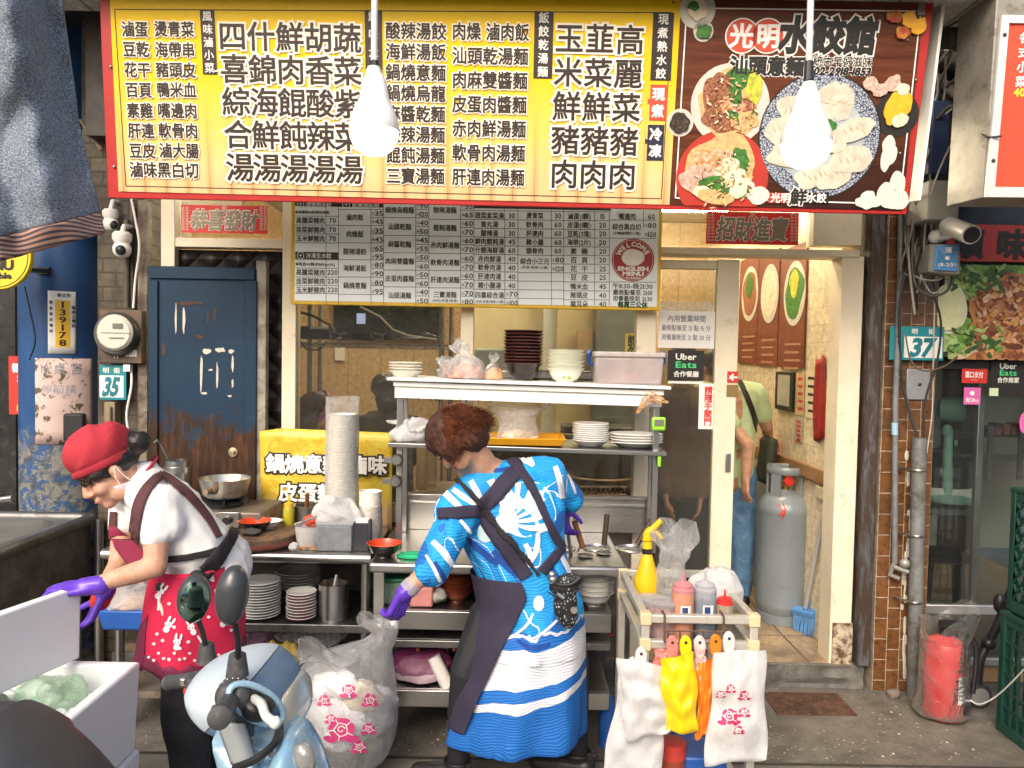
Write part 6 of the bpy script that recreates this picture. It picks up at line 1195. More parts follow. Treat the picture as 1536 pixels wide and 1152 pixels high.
# --- under the left counter
zsh = zs1 + .009
def ons(px,Y_): return V((P(px,930,Y_).x,Y_,zsh))
crock('dinner_plate',platep(.087,.016),ons(391,3.42),13,.0125,cer,'{} white plate from the top of the stack left of the red rimmed saucers','plate','white plates stacked on the lower shelf')
crock('large_plate',platep(.105,.02),ons(446,3.62),6,.0135,mat('plate_dim',(.55,.54,.5),.3,coat=.2),'{} large plate from the top of the stack behind the saucers','plate','large plates stacked on the lower shelf')
for o_ in [x for x in COL.objects if x.name.startswith('large_plate')]: o_.location.z += .07
mb = MB();mb.lathe([(.1,0),(.1,.068)],ons(446,3.62),24);solo(mb,'upturned_tub',darkm,'dark tub holding up the large plates on the lower shelf','tub')
crock('rimmed_saucer',platep(.067,.017),ons(452,3.4),9,.0135,cer,'{} red rimmed saucer from the top beside the steel pot','saucer','red rimmed saucers on the lower shelf',rim=([(.062,.0095),(.0665,.0145),(.0672,.0155),(.0675,.0165)],mat('saucer_red',(.3,.05,.04),.4)))
sp = thing('steel_pot','steel pot of brown sauce on the shelf beside the red rimmed saucers','pot',ons(500,3.42));q = ons(500,3.42);mb = MB();mb.lathe([(.066,0),(.066,.16),(.069,.163),(.062,.16),(.062,.02)],q,32);part(mb,'pot',steel,sp);mb = MB();mb.lathe([(.0615,.13),(.03,.138)],q,24);mb.crumple(.006,40);part(mb,'sauce',mat('sauce_brown',(.13,.05,.02),.3,var=.4,vs=40),sp);mb = MB();mb.tube([q + V((0,0,.12)),q + V((.01,.02,.19))],.008,8);part(mb,'spoon',steel,sp)
zfl = .125
yg = mat('glove_yellow',(.62,.42,.08),.5,var=.15);mb = MB()
for k in range(4): mb.cap(P(408 + k * 11,965 + (k % 2) * 4,3.4),.016,P(414 + k * 10,1010,3.38),.022)
gm_ = remesh(mb,.007,6);gm_.crumple(.006,30);solo(gm_,'rubber_gloves',yg,'pair of yellow rubber gloves hanging under the left shelf','gloves')
bag('plastic_bag','clear bag of dark rubbish under the shelf behind the trash bag',V((P(475,1000,3.5).x,3.5,zfl)),.26,.2,.3,.3,bagf,mat('dark_stuff',(.08,.07,.065),.6,var=.5),.6,41)
bag('plastic_bag','purple tinted bag under the shelf left of the yellow gloves',V((P(385,1000,3.5).x,3.5,zfl)),.22,.2,.36,.3,film('bag_purple',(.45,.2,.38),.3,.4),mat('dark_stuff',(.08,.07,.065),.6,var=.5),.5,42)
bb = thing('blue_basin','blue plastic basin holding clear bags beside the bent woman','basin',P(205,930,3.35));q = P(208,932,3.35);mb = MB();mb.rings([[q + V((x * .1,y * .12,0)) for x,y in ((-1,-1),(1,-1),(1,1),(-1,1))],[q + V((x * .115,y * .135,.095)) for x,y in ((-1,-1),(1,-1),(1,1),(-1,1))],[q + V((x * .105,y * .125,.09)) for x,y in ((-1,-1),(1,-1),(1,1),(-1,1))]]);part(mb,'basin',mat('basin_blue',(.02,.1,.4),.4),bb,bevel=.012)
bag('plastic_bag','crumpled clear bag spilling over the blue basin',q + V((.0,-.02,.05)),.24,.22,.17,.45,bagf,mat('pink_stuff',(.5,.35,.28),.6,var=.3),.5,43,0,.04)
# --- under the right counter
zr1 = P(700,918,YN0 + .03).z + .001
def onr(px,Y_): return V((P(px,915,Y_).x,Y_,zr1))
gt = thing('food_container','clear container with dark green lid under the noodle counter','food container',onr(602,3.36));x0,x1 = P(577,890,3.3).x,P(632,890,3.3).x;z1 = P(602,868,3.3).z;mb = MB();mb.box(x0,x1,3.3,3.46,zr1,z1 - .02);part(mb,'box',film('box_green',(.4,.55,.45),.6,.3,.2,.1),gt,bevel=.01);mb = MB();mb.box(x0 - .005,x1 + .005,3.295,3.465,z1 - .019,z1);part(mb,'lid',mat('lid_green',(.015,.16,.07),.35),gt,bevel=.006)
mb = MB();x0,x1 = P(615,890,3.28).x,P(650,890,3.28).x;mb.box(x0,x1,3.27,3.4,zr1,zr1 + .09);solo(mb,'pink_box',mat('pink_plastic',(.55,.22,.2),.45),'pink plastic box beside the green lidded container','box',bevel=.01)
mb = MB();mb.sph(onr(655,3.32) + V((0,0,.035)),(.04,.04,.036),14);mb.crumple(.012,22);solo(mb,'grey_rag',mat('rag_grey',(.4,.38,.34),.9),'grey rag ball beside the red bowl stack','rag')
crock('red_bowl',bowlp(.078,.06),onr(685,3.38),9,.0165,mat('bowl_redbrown',(.22,.05,.02),.3,coat=.3),'{} red brown bowl from the top under the noodle counter','bowl','red brown bowls under the noodle counter')
crock('serving_bowl',bowlp(.088,.06,foot=.4),onr(890,3.36),6,.021,cer,'{} white bowl from the top under the counter right of the black pouch','bowl','white bowls under the noodle counter')
zr2 = P(700,1037,YN0 + .03).z + .001
bag('plastic_bag','magenta tinted bag with rolled paper on the lowest shelf',V((P(632,1030,3.36).x,3.36,zr2)),.26,.2,.17,.4,film('bag_magenta',(.5,.08,.28),.35,.4),mat('paper_pink',(.6,.45,.5),.6,var=.2),.6,44)
mb = MB();mb.tube([P(650,985,3.3),P(672,1030,3.28)],.03,14);solo(mb,'paper_roll',mpaper,'grey white paper roll leaning on the magenta bag','paper roll')

# ================================================================ PEOPLE
def bvh_of(mb): return BVHTree.FromPolygons([tuple(v) for v in mb.v],mb.f)
def hit(bvh,px,py,off=.004):
    d = ray(px,py).normalized();h = bvh.ray_cast(CAM,d)
    if h[0] is None: return None,None
    n = h[1];n = -n if n.dot(d) > 0 else n
    return h[0] + n * off,n
def ribbon(bvh,pts,off=.005,steps=10,mb=None,th=.003):
    """cloth strip lying on a surface; pts = (px, py, width px)"""
    mb = mb or MB();sp = smooth_pts([V(p) for p in pts],steps);rows = []
    for i,p in enumerate(sp):
        t = sp[min(i + 1,len(sp) - 1)] - sp[max(i - 1,0)];nn = V((-t.y,t.x)).normalized();r = []
        for k in (-.5,-.25,0,.25,.5):
            a,n = hit(bvh,p.x + nn.x * p.z * k,p.y + nn.y * p.z * k,off);r.append((a,n))
        ok = [x for x in r if x[0] is not None]
        if not ok: continue
        r = [x if x[0] is not None else ok[-1] for x in r]
        rows.append(r)
    o = len(mb.v)
    for r in rows: mb.v += [a for a,n in r]
    for i in range(len(rows) - 1):
        for k in range(4): mb.f.append((o + i * 5 + k,o + i * 5 + k + 1,o + i * 5 + k + 6,o + i * 5 + k + 5));mb.mi.append(mb.m)
    return mb
def decal(mb,bvh,poly,off=.003):
    q = [hit(bvh,x,y,off)[0] for x,y in poly];cx = sum(p[0] for p in poly) / len(poly);cy_ = sum(p[1] for p in poly) / len(poly);c = hit(bvh,cx,cy_,off)[0]
    if c is None or any(a is None for a in q): return
    n = len(q);mb.add(q + [c],[(i,(i + 1) % n,n) for i in range(n)])
def blob(cx,cy_,rx,ry,n=12,wob=0,sd=0,rot=0):
    out = []
    for j in range(n):
        a = 2 * pi * j / n;w_ = 1 + wob * noise.noise(V((cos(a) * 1.5,sin(a) * 1.5,sd * 3.7)));x,y = rx * w_ * cos(a),ry * w_ * sin(a);out.append((cx + x * cos(rot) - y * sin(rot),cy_ + x * sin(rot) + y * cos(rot)))
    return out
class Head:
    def __init__(s,C,f,u,k=1):
        s.C = V(C);s.f = V(f).normalized();u = V(u);s.u = (u - s.f * u.dot(s.f)).normalized();s.r = s.f.cross(s.u);s.k = k;s.M = Matrix((s.r,s.f,s.u)).transposed()
    def p(s,x,y,z): return s.C + (s.r * x + s.f * y + s.u * z) * s.k
    def build(s,mb):
        e = lambda c,r: mb.sph(s.p(*c),tuple(a * s.k for a in r),16,s.M)
        e((0,-.012,.03),(.074,.094,.084));e((0,.022,-.04),(.058,.062,.07));e((0,.06,-.092),(.026,.026,.02));e((0,.068,.028),(.052,.026,.018))
        for x in (-1,1): e((x * .035,.05,-.03),(.028,.034,.028));e((x * .077,-.008,-.012),(.01,.02,.032));e((x * .046,.01,-.075),(.022,.04,.03));e((x * .013,.095,-.036),(.009,.01,.008))
        mb.cap(s.p(0,.09,.012),.008 * s.k,s.p(0,.106,-.03),.0125 * s.k);e((0,.086,-.06),(.023,.012,.006));e((0,.084,-.07),(.019,.012,.007))
    def eyes(s,parent):
        mb = MB()
        for x in (-1,1): mb.sph(s.p(x * .032,.079,.003),(.014 * s.k,.006 * s.k,.0035 * s.k),10,s.M)
        part(mb,'eyes',mat('eye_dark',(.03,.02,.018),.25),parent)
        mb = MB()
        for x in (-1,1): mb.tube([s.p(x * .016,.092,.024),s.p(x * .034,.088,.03),s.p(x * .052,.075,.024)],[.003,.004,.002],6)
        part(mb,'eyebrows',mat('brow',(.05,.035,.03),.7),parent)
        mb = MB();mb.tube([s.p(-.022,.094,-.0655),s.p(0,.0985,-.0645),s.p(.022,.094,-.0655)],.002,5);part(mb,'mouth',mat('lip',(.38,.14,.12),.5),parent)
def hand(mb,W,d,n,s=1,side=1,curl=(.35,.4,.45,.5),thumb=.5,spread=.12):
    """wrist W, d = wrist to knuckles, n = palm normal; thumb on the a*side edge"""
    W = V(W);d = V(d).normalized();n = V(n);n = (n - d * n.dot(d)).normalized();a = d.cross(n) * side;L = [.07,.078,.072,.056]
    for i in range(4):
        k = 1.5 - i;b = W + (d * (.085 - .004 * abs(i - 1)) + a * k * .0195) * s;mb.cap(W + (d * .012 + a * k * .012) * s,.0155 * s,b,.0125 * s,8)
        dd = (d + a * k * spread).normalized();p = b;r = .0098 * s;ax = dd.cross(n).normalized()
        for j,(fr_,cu) in enumerate(((.46,.7),(.3,1.0),(.24,.8))):
            dd = Quaternion(ax,curl[i] * cu) @ dd;q = p + dd * L[i] * fr_ * s;mb.cap(p,r,q,r * .9,8);p = q;r *= .9
    t0 = W + (d * .025 + a * .026) * s;td = (d * .62 + a * .62 + n * thumb).normalized();t1 = t0 + td * .036 * s;td2 = (td + d * .5 + n * .3).normalized();mb.cap(W + d * .012,.016 * s,t0,.015 * s,8);mb.cap(t0,.0145 * s,t1,.012 * s,8);t2 = t1 + td2 * .03 * s;mb.cap(t1,.012 * s,t2,.0105 * s,8);mb.cap(t2,.0105 * s,t2 + (td2 + d * .3).normalized() * .022 * s,.009 * s,8)
glove = mat('glove_purple',(.12,.04,.5),.36,var=.15,bump=.35,bs=45,coat=.2)
def cloth(name,c,**k): k.setdefault('r',.85);k.setdefault('bump',.25);k.setdefault('bs',260);return mat(name,c,**k)
hairb = mat('hair_black',(.012,.01,.01),.45,var=.4,vs=60,stretch=(1,1,.25),bump=.5,bs=120)

# ---- bent woman in white shirt, red cap
A = thing('person','person in red cap and white shirt bending over the foam box with purple gloves','person',(P(300,1000,2.75).x,2.75,0))
hd = Head(P(166,706,2.62),(-.7,-.5,-.54),(-.4,-.16,.9),1.0)
pel = P(305,872,2.76);b = MB();hd.build(b)
nk = P(208,726,2.69)
b.cap(hd.p(0,-.03,-.05),.052,nk,.058);b.cap(nk,.075,P(248,770,2.71),.11);b.cap(P(248,770,2.71),.112,P(290,830,2.75),.11);b.cap(P(290,830,2.75),.11,pel,.125)
sn,sf = P(234,758,2.57),P(195,748,2.86);b.cap(nk,.055,sn,.052);b.cap(nk,.055,sf,.052)
en,ef = P(234,850,2.5),P(178,848,2.74);wn_,wf = P(136,879,2.43),P(154,893,2.6)
for s_,e_,w_ in ((sn,en,wn_),(sf,ef,wf)): b.cap(s_,.052,s_.lerp(e_,.5),.045);b.cap(s_.lerp(e_,.5),.045,e_,.037);b.cap(e_,.038,e_.lerp(w_,.35),.037);b.cap(e_.lerp(w_,.35),.037,w_,.024)
kn = []
for hx,hy,kx,ky,ax_,ay in ((288,2.70,276,2.67,288,2.7),(316,2.86,310,2.85,316,2.9)):
    h = P(hx,885,hy);k_ = V((P(kx,1080,ky).x,ky,.47));a_ = V((P(ax_,1200,ay).x,ay,.08));b.cap(h,.1,k_,.062);b.cap(k_,.06,a_,.042);b.cap(a_ + V((.03,0,-.045)),.035,a_ + V((-.14,0,-.055)),.025);kn.append((h,k_,a_))
body = remesh(b,.007,5);part(body,'body',skin,A);hd.eyes(A)
# gloves
g_ = MB();hand(g_,wn_ + V((.005,0,0)),P(95,884,2.41) - wn_,(0,.3,-1),1.0,-1,(.25,.3,.3,.35),.4,.15);g_.cap(wn_ + (wn_ - P(95,884,2.41)).normalized() * .03,.032,wn_,.031,10);g_.cap(wn_,.031,wn_.lerp(P(95,884,2.41),.25),.03)
g1 = remesh(g_,.0045,3);part(g1,'glove',glove,A)
g_ = MB();hand(g_,wf,P(127,945,2.57) - wf,(-.5,-.3,-.3),1.0,1,(.3,.4,.5,.6),.5,.08);g_.cap(wf + V((.012,0,.02)),.03,wf,.029,10);g1 = remesh(g_,.0045,3);part(g1,'glove',glove,A)
mb = MB();c0,c1 = P(158,884,2.62),P(150,902,2.6);mb.cap(c0,.036,c1,.033,14);part(remesh(mb,.006,2),'wrist_cuff',cloth('cuff_red',(.55,.03,.02)),A)
# shirt
s = MB();s.cap(nk + V((.01,0,.005)),.085,P(250,772,2.71),.132);s.cap(P(250,772,2.66),.122,P(292,826,2.7),.13);s.cap(P(250,772,2.78),.122,P(296,826,2.82),.13);s.cap(P(290,826,2.72),.135,P(312,858,2.76),.15);s.cap(P(300,826,2.8),.13,P(318,850,2.8),.15)
s.cap(nk,.07,sn,.075);s.cap(nk,.07,sf,.075);s.cap(sn,.076,sn.lerp(en,.44),.064);s.cap(sn + V((.01,.02,0)),.075,sn.lerp(en,.36) + V((.025,.02,0)),.066);s.cap(sf,.072,sf.lerp(ef,.42),.062)
sm_ = remesh(s,.008,6); 
for k in range(len(sm_.v)):
    q = sm_.v[k];sm_.v[k] = q + V((noise.noise(q * 11),noise.noise(q * 11 + V((5,1,3))),noise.noise(q * 13))) * .009
# cut the sleeve ends flat so the arm comes out of an opening
shirt = part(sm_,'shirt',cloth('shirt_white',(.8,.8,.8),var=.04),A);SB = bvh_of(sm_)
# trousers
t = MB()
for h,k_,a_ in kn: t.cap(h,.108,k_,.08);t.cap(k_,.083,a_ + V((0,0,.03)),.068)
t.cap(pel,.14,pel + V((0,0,-.08)),.145);tm2 = remesh(t,.009,5);tm2.crumple(.007,9,3);part(tm2,'trousers',cloth('trouser_black',(.018,.018,.022),var=.3),A)
for h,k_,a_ in kn: mb = MB();mb.cap(a_ + V((.03,0,-.035)),.045,a_ + V((-.15,0,-.05)),.034);mb = remesh(mb,.008,3);part(mb,'shoe',black,A)
# apron skirt (hip shell), bib, straps
ared = cloth('apron_red',(.56,.012,.06),var=.12);amar = cloth('apron_maroon',(.16,.015,.05));astr = cloth('apron_strap',(.085,.03,.035))
sk = MB();c0 = P(298,838,2.76);c1 = P(292,980,2.76)
def apr(u,v,grow=0):
    a = R(205 + 175 * u);c = c0.lerp(c1,v);rx_ = .15 + .028 * v + grow;ry_ = .2 + .02 * v + grow;wv = 1 + .05 * v * sin(u * 17 + 1) + .02 * noise.noise(V((u * 6,v * 4,2)))
    return V((c.x + cos(a) * rx_ * wv,c.y + sin(a) * ry_ * wv,c.z + .012 * sin(u * 9) * v))
sk.grid(apr,60,24);part(sk,'apron_skirt',ared,A,solid=.003);KB = bvh_of(sk)
mb = MB();mb.grid(lambda u,v: apr(u,.87 + .13 * v + (0 if v > 0 else .02 * sin(u * 60)),.004),120,4);mb.grid(lambda u,v: apr(u * .16,.7 + .32 * v - .25 * u * (1 - v),.005),8,6);part(mb,'apron_border',amar,A,solid=.002)
wh = mat('print_whitecloth',(.78,.72,.74),.8)
mb = MB()
for x in range(20):
    px_ = 226 + x * 7.2;decal(mb,KB,blob(px_,985 + 6 * sin(x * 2.2),2.4,2.2,8,.3,x),.007)
for x,y in ((238,950),(246,960),(262,940),(345,945),(300,945),(282,962),(330,905),(345,880),(318,870),(233,965),(352,915),(270,972),(312,925),(255,905)): decal(mb,KB,blob(x,y,2.6,2.4,8,.3,x),.006)
for x,y,r_ in ((254,936,.5),(286,940,-.3),(266,962,.2),(335,928,.4),(316,858,.2),(304,962,-.5),(345,858,0),(243,886,.6),(327,895,-.2)):      # small rabbit prints: head, two ears, body
    for dx,dy,rx_,ry_ in ((0,0,5.5,4.6),(-3,-8,1.8,5),(4,-8,1.8,5),(1,8,4.5,5)):
        X_,Y_ = dx * cos(r_) - dy * sin(r_),dx * sin(r_) + dy * cos(r_);decal(mb,KB,blob(x + X_,y + Y_,rx_,ry_,10,.1,x,r_),.006)
part(mb,'apron_print',wh,A)
mb = MB()
for x,y,r_ in ((254,937,.5),(286,941,-.3),(266,963,.2),(335,929,.4),(316,859,.2),(345,859,0)):
    for dx in (-2,2): decal(mb,KB,blob(x + dx,y,.9,1.1,6),.0075)
part(mb,'print_detail',ared,A)
bib = MB();BB = bvh_of(MB().add(sm_.v,sm_.f))
rows = [(790,166,176),(806,167,196),(822,172,212),(838,184,222),(856,205,240)]
def bibf(u,v):
    i = min(3,int(v * 4));f_ = v * 4 - i;y = rows[i][0] * (1 - f_) + rows[i + 1][0] * f_;xl_ = rows[i][1] * (1 - f_) + rows[i + 1][1] * f_;xr_ = rows[i][2] * (1 - f_) + rows[i + 1][2] * f_
    x = xl_ + (xr_ - xl_) * u;q,n = hit(SB,x,y,.008);return q if q else P(x,y,2.68)
bib.grid(bibf,8,12);part(bib,'apron_bib',cloth('apron_maroon2',(.25,.02,.06)),A,solid=.003)
mb = ribbon(SB,[(243,712,12),(226,728,14),(212,752,15),(205,785,15),(203,812,14),(204,835,12)],.007);ribbon(SB,[(172,768,9),(171,790,10),(172,812,10),(176,830,9)],.007,mb=mb);ribbon(SB,[(240,712,10),(262,726,12),(288,750,12),(312,780,11),(327,806,10)],.007,mb=mb);part(mb,'apron_strap',astr,A,solid=.003)
mb = ribbon(SB,[(236,838,9),(265,836,9),(300,832,9),(322,826,10)],.012);ribbon(SB,[(352,792,16),(338,815,17),(322,838,20),(305,856,22)],.014,mb=mb);ribbon(KB,[(322,840,18),(308,856,20),(290,872,24)],.012,mb=mb);part(mb,'bag_strap',cloth('strap_black',(.015,.014,.016)),A,solid=.004)
mb = MB(); 
for x,y,r_ in ((248,880,.034),(266,890,.045),(284,882,.05),(272,905,.03),(296,868,.035)): mb.sph(P(x,y,2.585),(r_,.03,r_ * .9),14)
fm_ = remesh(mb,.008,5);part(fm_,'waist_bag',cloth('bag_black',(.018,.017,.02),r=.6),A)
mb = MB();mb.tube([P(239,895,2.56),P(238,915,2.56)],.005,6);mb.tube([P(240,905,2.556),P(246,925,2.56)],.005,6);part(mb,'key_charm',inkw,A)
# collar, mask, cap, hair
mb = MB();mb.tube([nk + (hd.f * cos(a) + hd.r * sin(a)) * .07 + V((0,0,.03 - .025 * cos(a))) for a in [k / 20 * 2 * pi for k in range(21)]],.006,6,caps=False);part(mb,'collar',cloth('collar_red',(.35,.03,.05)),A)
mb = MB();qm_ = hd.p(-.058,.012,-.085);mb.grid(lambda u,v: hd.p(-.074 + .012 * u * u + .012 * v,-.03 + .055 * u,-.06 - .045 * v + .015 * u),8,8);part(mb,'face_mask',cloth('mask_pink',(.78,.62,.64)),A,solid=.003)
mb = MB();mb.tube([hd.p(-.088,-.012,.012),hd.p(-.083,.004,-.02),hd.p(-.078,.006,-.056)],.0017,5);mb.tube([hd.p(-.088,-.015,.01),hd.p(-.086,-.02,-.03),hd.p(-.08,-.03,-.06)],.0017,5);part(mb,'mask_loop',inkw,A)
mb = MB();rs = []
for z,r_,sh in ((.016,.093,.004),(.03,.097,.004),(.044,.099,.002),(.05,.095,0),(.056,.101,-.002),(.08,.106,-.008),(.11,.103,-.014),(.135,.088,-.02),(.155,.062,-.024),(.166,.03,-.026),(.168,.01,-.026)):
    rs.append([hd.p(cos(a) * r_ * .9,sin(a) * r_ * 1.06 + sh,z + .012 * sin(a)) for a in [k / 40 * 2 * pi for k in range(40)]])
mb.rings(rs);n0 = len(mb.v)
for k in range(n0):
    q = mb.v[k];hgt = (q - hd.C).dot(hd.u)
    if hgt > .06: mb.v[k] = q + (q - hd.C).normalized() * (.011 * noise.noise(q * 16 + V((2,1,0))) + .006 * sin((q - hd.C).dot(hd.f) * 70 + hgt * 60))
part(mb,'cap',cloth('cap_red',(.4,.024,.04),var=.14,bump=.5),A,sub=1)
mb = MB();e = lambda c,r: mb.sph(hd.p(*c),r,14,hd.M);e((0,-.02,.02),(.081,.095,.06));e((0,-.1,.04),(.06,.05,.05));e((-.03,-.12,.035),(.045,.045,.04));e((0,.066,.034),(.06,.03,.022));e((-.06,.03,.02),(.02,.04,.025));e((.06,.03,.02),(.02,.04,.025))
hm = remesh(mb,.006,2);hm.crumple(.004,40,2)
mb = MB()
for k in range(34): a = rnd.uniform(-1.4,1.4);p0 = hd.p(sin(a) * .07,.02 + cos(a) * .065,.03);mb.tube([p0,p0 + hd.f * .012 - hd.u * .012,p0 + hd.f * rnd.uniform(.0,.018) - hd.u * rnd.uniform(.02,.036)],[.003,.0025,.0008],4)
hm.add(mb.v,mb.f);part(hm,'hair',hairb,A)

# ---- woman in the blue patterned dress
B = thing('person','person in blue patterned dress and navy apron seen from behind, lifting the trash bag','person',(P(775,1000,2.98).x,2.98,0))
hb = Head(P(684,664,2.93),(-.5,.42,-.72),(-.56,.12,.8),1.0);b = MB();hb.build(b)
nb2 = P(733,712,2.97);b.cap(hb.p(0,-.035,-.05),.054,nb2,.062);wa = P(786,862,2.98);pb_ = P(790,915,2.99);ch = P(760,775,2.97)
b.cap(nb2,.075,ch,.11);b.cap(ch,.11,wa,.105);b.cap(wa,.105,pb_,.12)
sl_,sr = P(680,768,2.87),P(822,712,3.05);el_,er = P(652,846,2.8),P(852,748,3.16);wl,wr2 = P(606,890,2.76),P(846,762,3.3)
b.cap(nb2,.06,sl_,.055);b.cap(nb2,.06,sr,.055)
for s_,e_,w_ in ((sl_,el_,wl),(sr,er,wr2)): b.cap(s_,.055,e_,.041);b.cap(e_,.041,e_.lerp(w_,.35),.039);b.cap(e_.lerp(w_,.35),.039,w_,.026)
lg = []
for hx,kx,ax_,yy,ay in ((740,700,686,2.93,2.96),(835,858,866,3.02,3.04)):
    h = P(hx,930,2.98);a_ = V((P(ax_,1140,ay).x,ay,.1));k_ = V((P(kx,1040,yy).x,yy,.47));b.cap(h,.1,k_,.062);b.cap(k_,.06,k_.lerp(a_,.35),.056);b.cap(k_.lerp(a_,.35),.056,a_,.038);b.cap(a_ + V((0,0,-.05)),.035,a_ + V((-.13,.04,-.065)),.026);lg.append((h,k_,a_))
body = remesh(b,.007,5);part(body,'body',skin,B);hb.eyes(B)
mb = MB()
for h,k_,a_ in lg: mb.cap(h,.104,k_,.068);mb.cap(k_,.066,k_.lerp(a_,.35),.061);mb.cap(k_.lerp(a_,.35),.061,a_ + V((0,0,-.02)),.043)
part(remesh(mb,.008,4),'leggings',cloth('leggings',(.016,.017,.022),r=.6),B)
for h,k_,a_ in lg:
    mb = MB();mb.cap(a_ + V((.03,-.01,-.055)),.044,a_ + V((-.06,.02,-.062)),.046);mb.cap(a_ + V((-.06,.02,-.062)),.046,a_ + V((-.16,.05,-.07)),.032);
    sh_ = part(remesh(mb,.007,3),'shoe',mat('shoe_black',(.016,.015,.016),.45),B)
    mb = MB();mb.tube([a_ + V((cos(q) * .05,sin(q) * .05,-.005)) for q in [k / 16 * 2 * pi for k in range(17)]],.012,8,flat=.5,caps=False);mb.obox(a_ + V((.045,-.03,-.005)),(.02,.02,.022));part(mb,'ankle_strap',black,sh_)
# dress
rowsD = [(704,712,800,.07),(722,684,838,.11),(758,668,848,.135),(800,684,846,.14),(838,703,850,.14),(866,716,858,.145),(900,721,872,.16),(950,711,876,.18),(1000,697,878,.2),(1050,682,879,.21),(1085,672,878,.215),(1100,669,877,.215)]
YC = 2.985
def ringD(y,xl_,xr_,ry,n=56,grow=0,a0=0,a1=2 * pi,wav=0):
    a = P(xl_,y,YC);c = P(xr_,y,YC);cx = (a.x + c.x) / 2;rx_ = (c.x - a.x) / 2;out = []
    for k in range(n):
        t_ = a0 + (a1 - a0) * k / (n if a1 - a0 > 6.2 else n - 1);w_ = 1 + wav * (.06 * sin(t_ * 7 + 1) + .03 * sin(t_ * 11))
        out.append(V((cx + cos(t_) * (rx_ + grow) * w_,YC + sin(t_) * (ry + grow) * w_,(a.z + c.z) / 2 + (a.z - c.z) * .5 * -cos(t_))))
    return out
d = MB();d.rings([ringD(*r,wav=max(0,(r[0] - 900) / 200)) for r in reversed(rowsD)])
d.cap(sl_ + V((.02,0,-.01)),.078,el_.lerp(sl_,.15),.072);d.cap(el_.lerp(sl_,.2),.073,el_ + V((-.012,-.004,-.02)),.068);d.cap(sr,.076,er.lerp(sr,.25),.068);d.cap(er.lerp(sr,.25),.068,er,.064);d.cap(sl_,.08,nb2 + V((0,0,-.03)),.085);d.cap(sr,.08,nb2 + V((.02,0,-.03)),.085)
dm_ = remesh(d,.009,5)
for k in range(len(dm_.v)):
    q = dm_.v[k];z = q.z;n1 = noise.noise(V((q.x * 7,q.y * 7,q.z * 2.2)));n2 = noise.noise(V((q.x * 16 + q.z * 5,q.y * 16,q.z * 4 + 7)));dm_.v[k] = q + V((n1,noise.noise(q * 9 + V((3,3,3))),0)) * .012 + V((0,-abs(n2) * .022,0)) * (1 if q.z > .55 else .4)
def dress_mat():
    m,nt,N,L,b = _new('dress_print');v = _coord(N,L);s = sep(N,L,v)
    n = nz(N,L,v,4.5,3,.5);wob = mth(N,L,'MULTIPLY_ADD',n,.07,mth(N,L,'MULTIPLY_ADD',s[0],-.2,s[2]));wv = mth(N,L,'MULTIPLY_ADD',mth(N,L,'SINE',mth(N,L,'MULTIPLY',s[0],16)),.010,mth(N,L,'SUBTRACT',wob,.035))
    hi = mth(N,L,'MULTIPLY_ADD',nz(N,L,v,9,2,.5,.6),.14,mth(N,L,'SUBTRACT',wv,.07))
    db,lb_,wt_,pb2 = (.01,.14,.5),(.012,.3,.74),(.72,.74,.8),(.45,.66,.74)
    low = ramp(N,L,wv,[(0,db),(.372,wt_),(.408,db),(.455,wt_),(.592,db),(.65,db)],True)
    sw = N.new('ShaderNodeTexNoise');sw.inputs['Scale'].default_value = 3.6;sw.inputs['Detail'].default_value = 1.2;sw.inputs['Distortion'].default_value = 2.2;L.new(_coord(N,L,(1,1,.55)),sw.inputs['Vector'])
    mid = ramp(N,L,sw.outputs[0],[(0,db),(.38,lb_),(.47,(.012,.36,.8)),(.555,wt_),(.572,lb_),(.66,db),(.7,lb_)],True)
    c = mix(N,L,mth(N,L,'GREATER_THAN',hi,.64),low,mid)
    ln = mth(N,L,'LESS_THAN',mth(N,L,'ABSOLUTE',mth(N,L,'SUBTRACT',hi,.643)),.007);c = mix(N,L,ln,c,wt_)
    L.new(c,b.inputs[0]);b.inputs['Roughness'].default_value = .7
    bn = N.new('ShaderNodeBump');bn.inputs['Strength'].default_value = .3;bn.inputs['Distance'].default_value = .003
    L.new(mth(N,L,'SINE',mth(N,L,'MULTIPLY',mth(N,L,'MULTIPLY_ADD',n,.12,mth(N,L,'MULTIPLY_ADD',s[0],-.12,s[2])),560)),bn.inputs['Height']);L.new(bn.outputs[0],b.inputs['Normal']);return m
dr = part(dm_,'dress',dress_mat(),B);DB = bvh_of(dm_)
# printed sun bursts
W_,P_,D_ = MB(),MB(),MB();dbl = cloth('print_navy',(.01,.06,.3));pbl = cloth('print_pale',(.5,.66,.72));wcl = cloth('print_white2',(.78,.8,.85));lbl = cloth('print_sky',(.01,.3,.76))
def strip(mb,pts,off):
    ribbon(DB,[(x,y,w_) for x,y,w_ in pts],off,6,mb)
decal(P_,DB,blob(790,765,42,44,22,.15,3),.002)
L_ = MB();strip(L_,[(772,770,3),(778,748,5),(790,728,8)],.003);strip(L_,[(782,772,3),(798,752,5),(812,738,7)],.003);strip(L_,[(786,784,3),(806,772,5),(822,764,7)],.003)
for a_,l_,w0 in ((-1.95,58,5),(-1.62,54,5),(-1.28,62,6),(-.95,66,6),(-.6,66,7),(-.25,62,8),(.12,58,8)):
    cx,cy_ = 762,786;strip(W_,[(cx + cos(a_) * 16,cy_ + sin(a_) * 16,w0 * .5),(cx + cos(a_ + .06) * l_ * .6,cy_ + sin(a_ + .06) * l_ * .6,w0),(cx + cos(a_ - .05) * l_,cy_ + sin(a_ - .05) * l_,w0 * 1.5)],.0042)
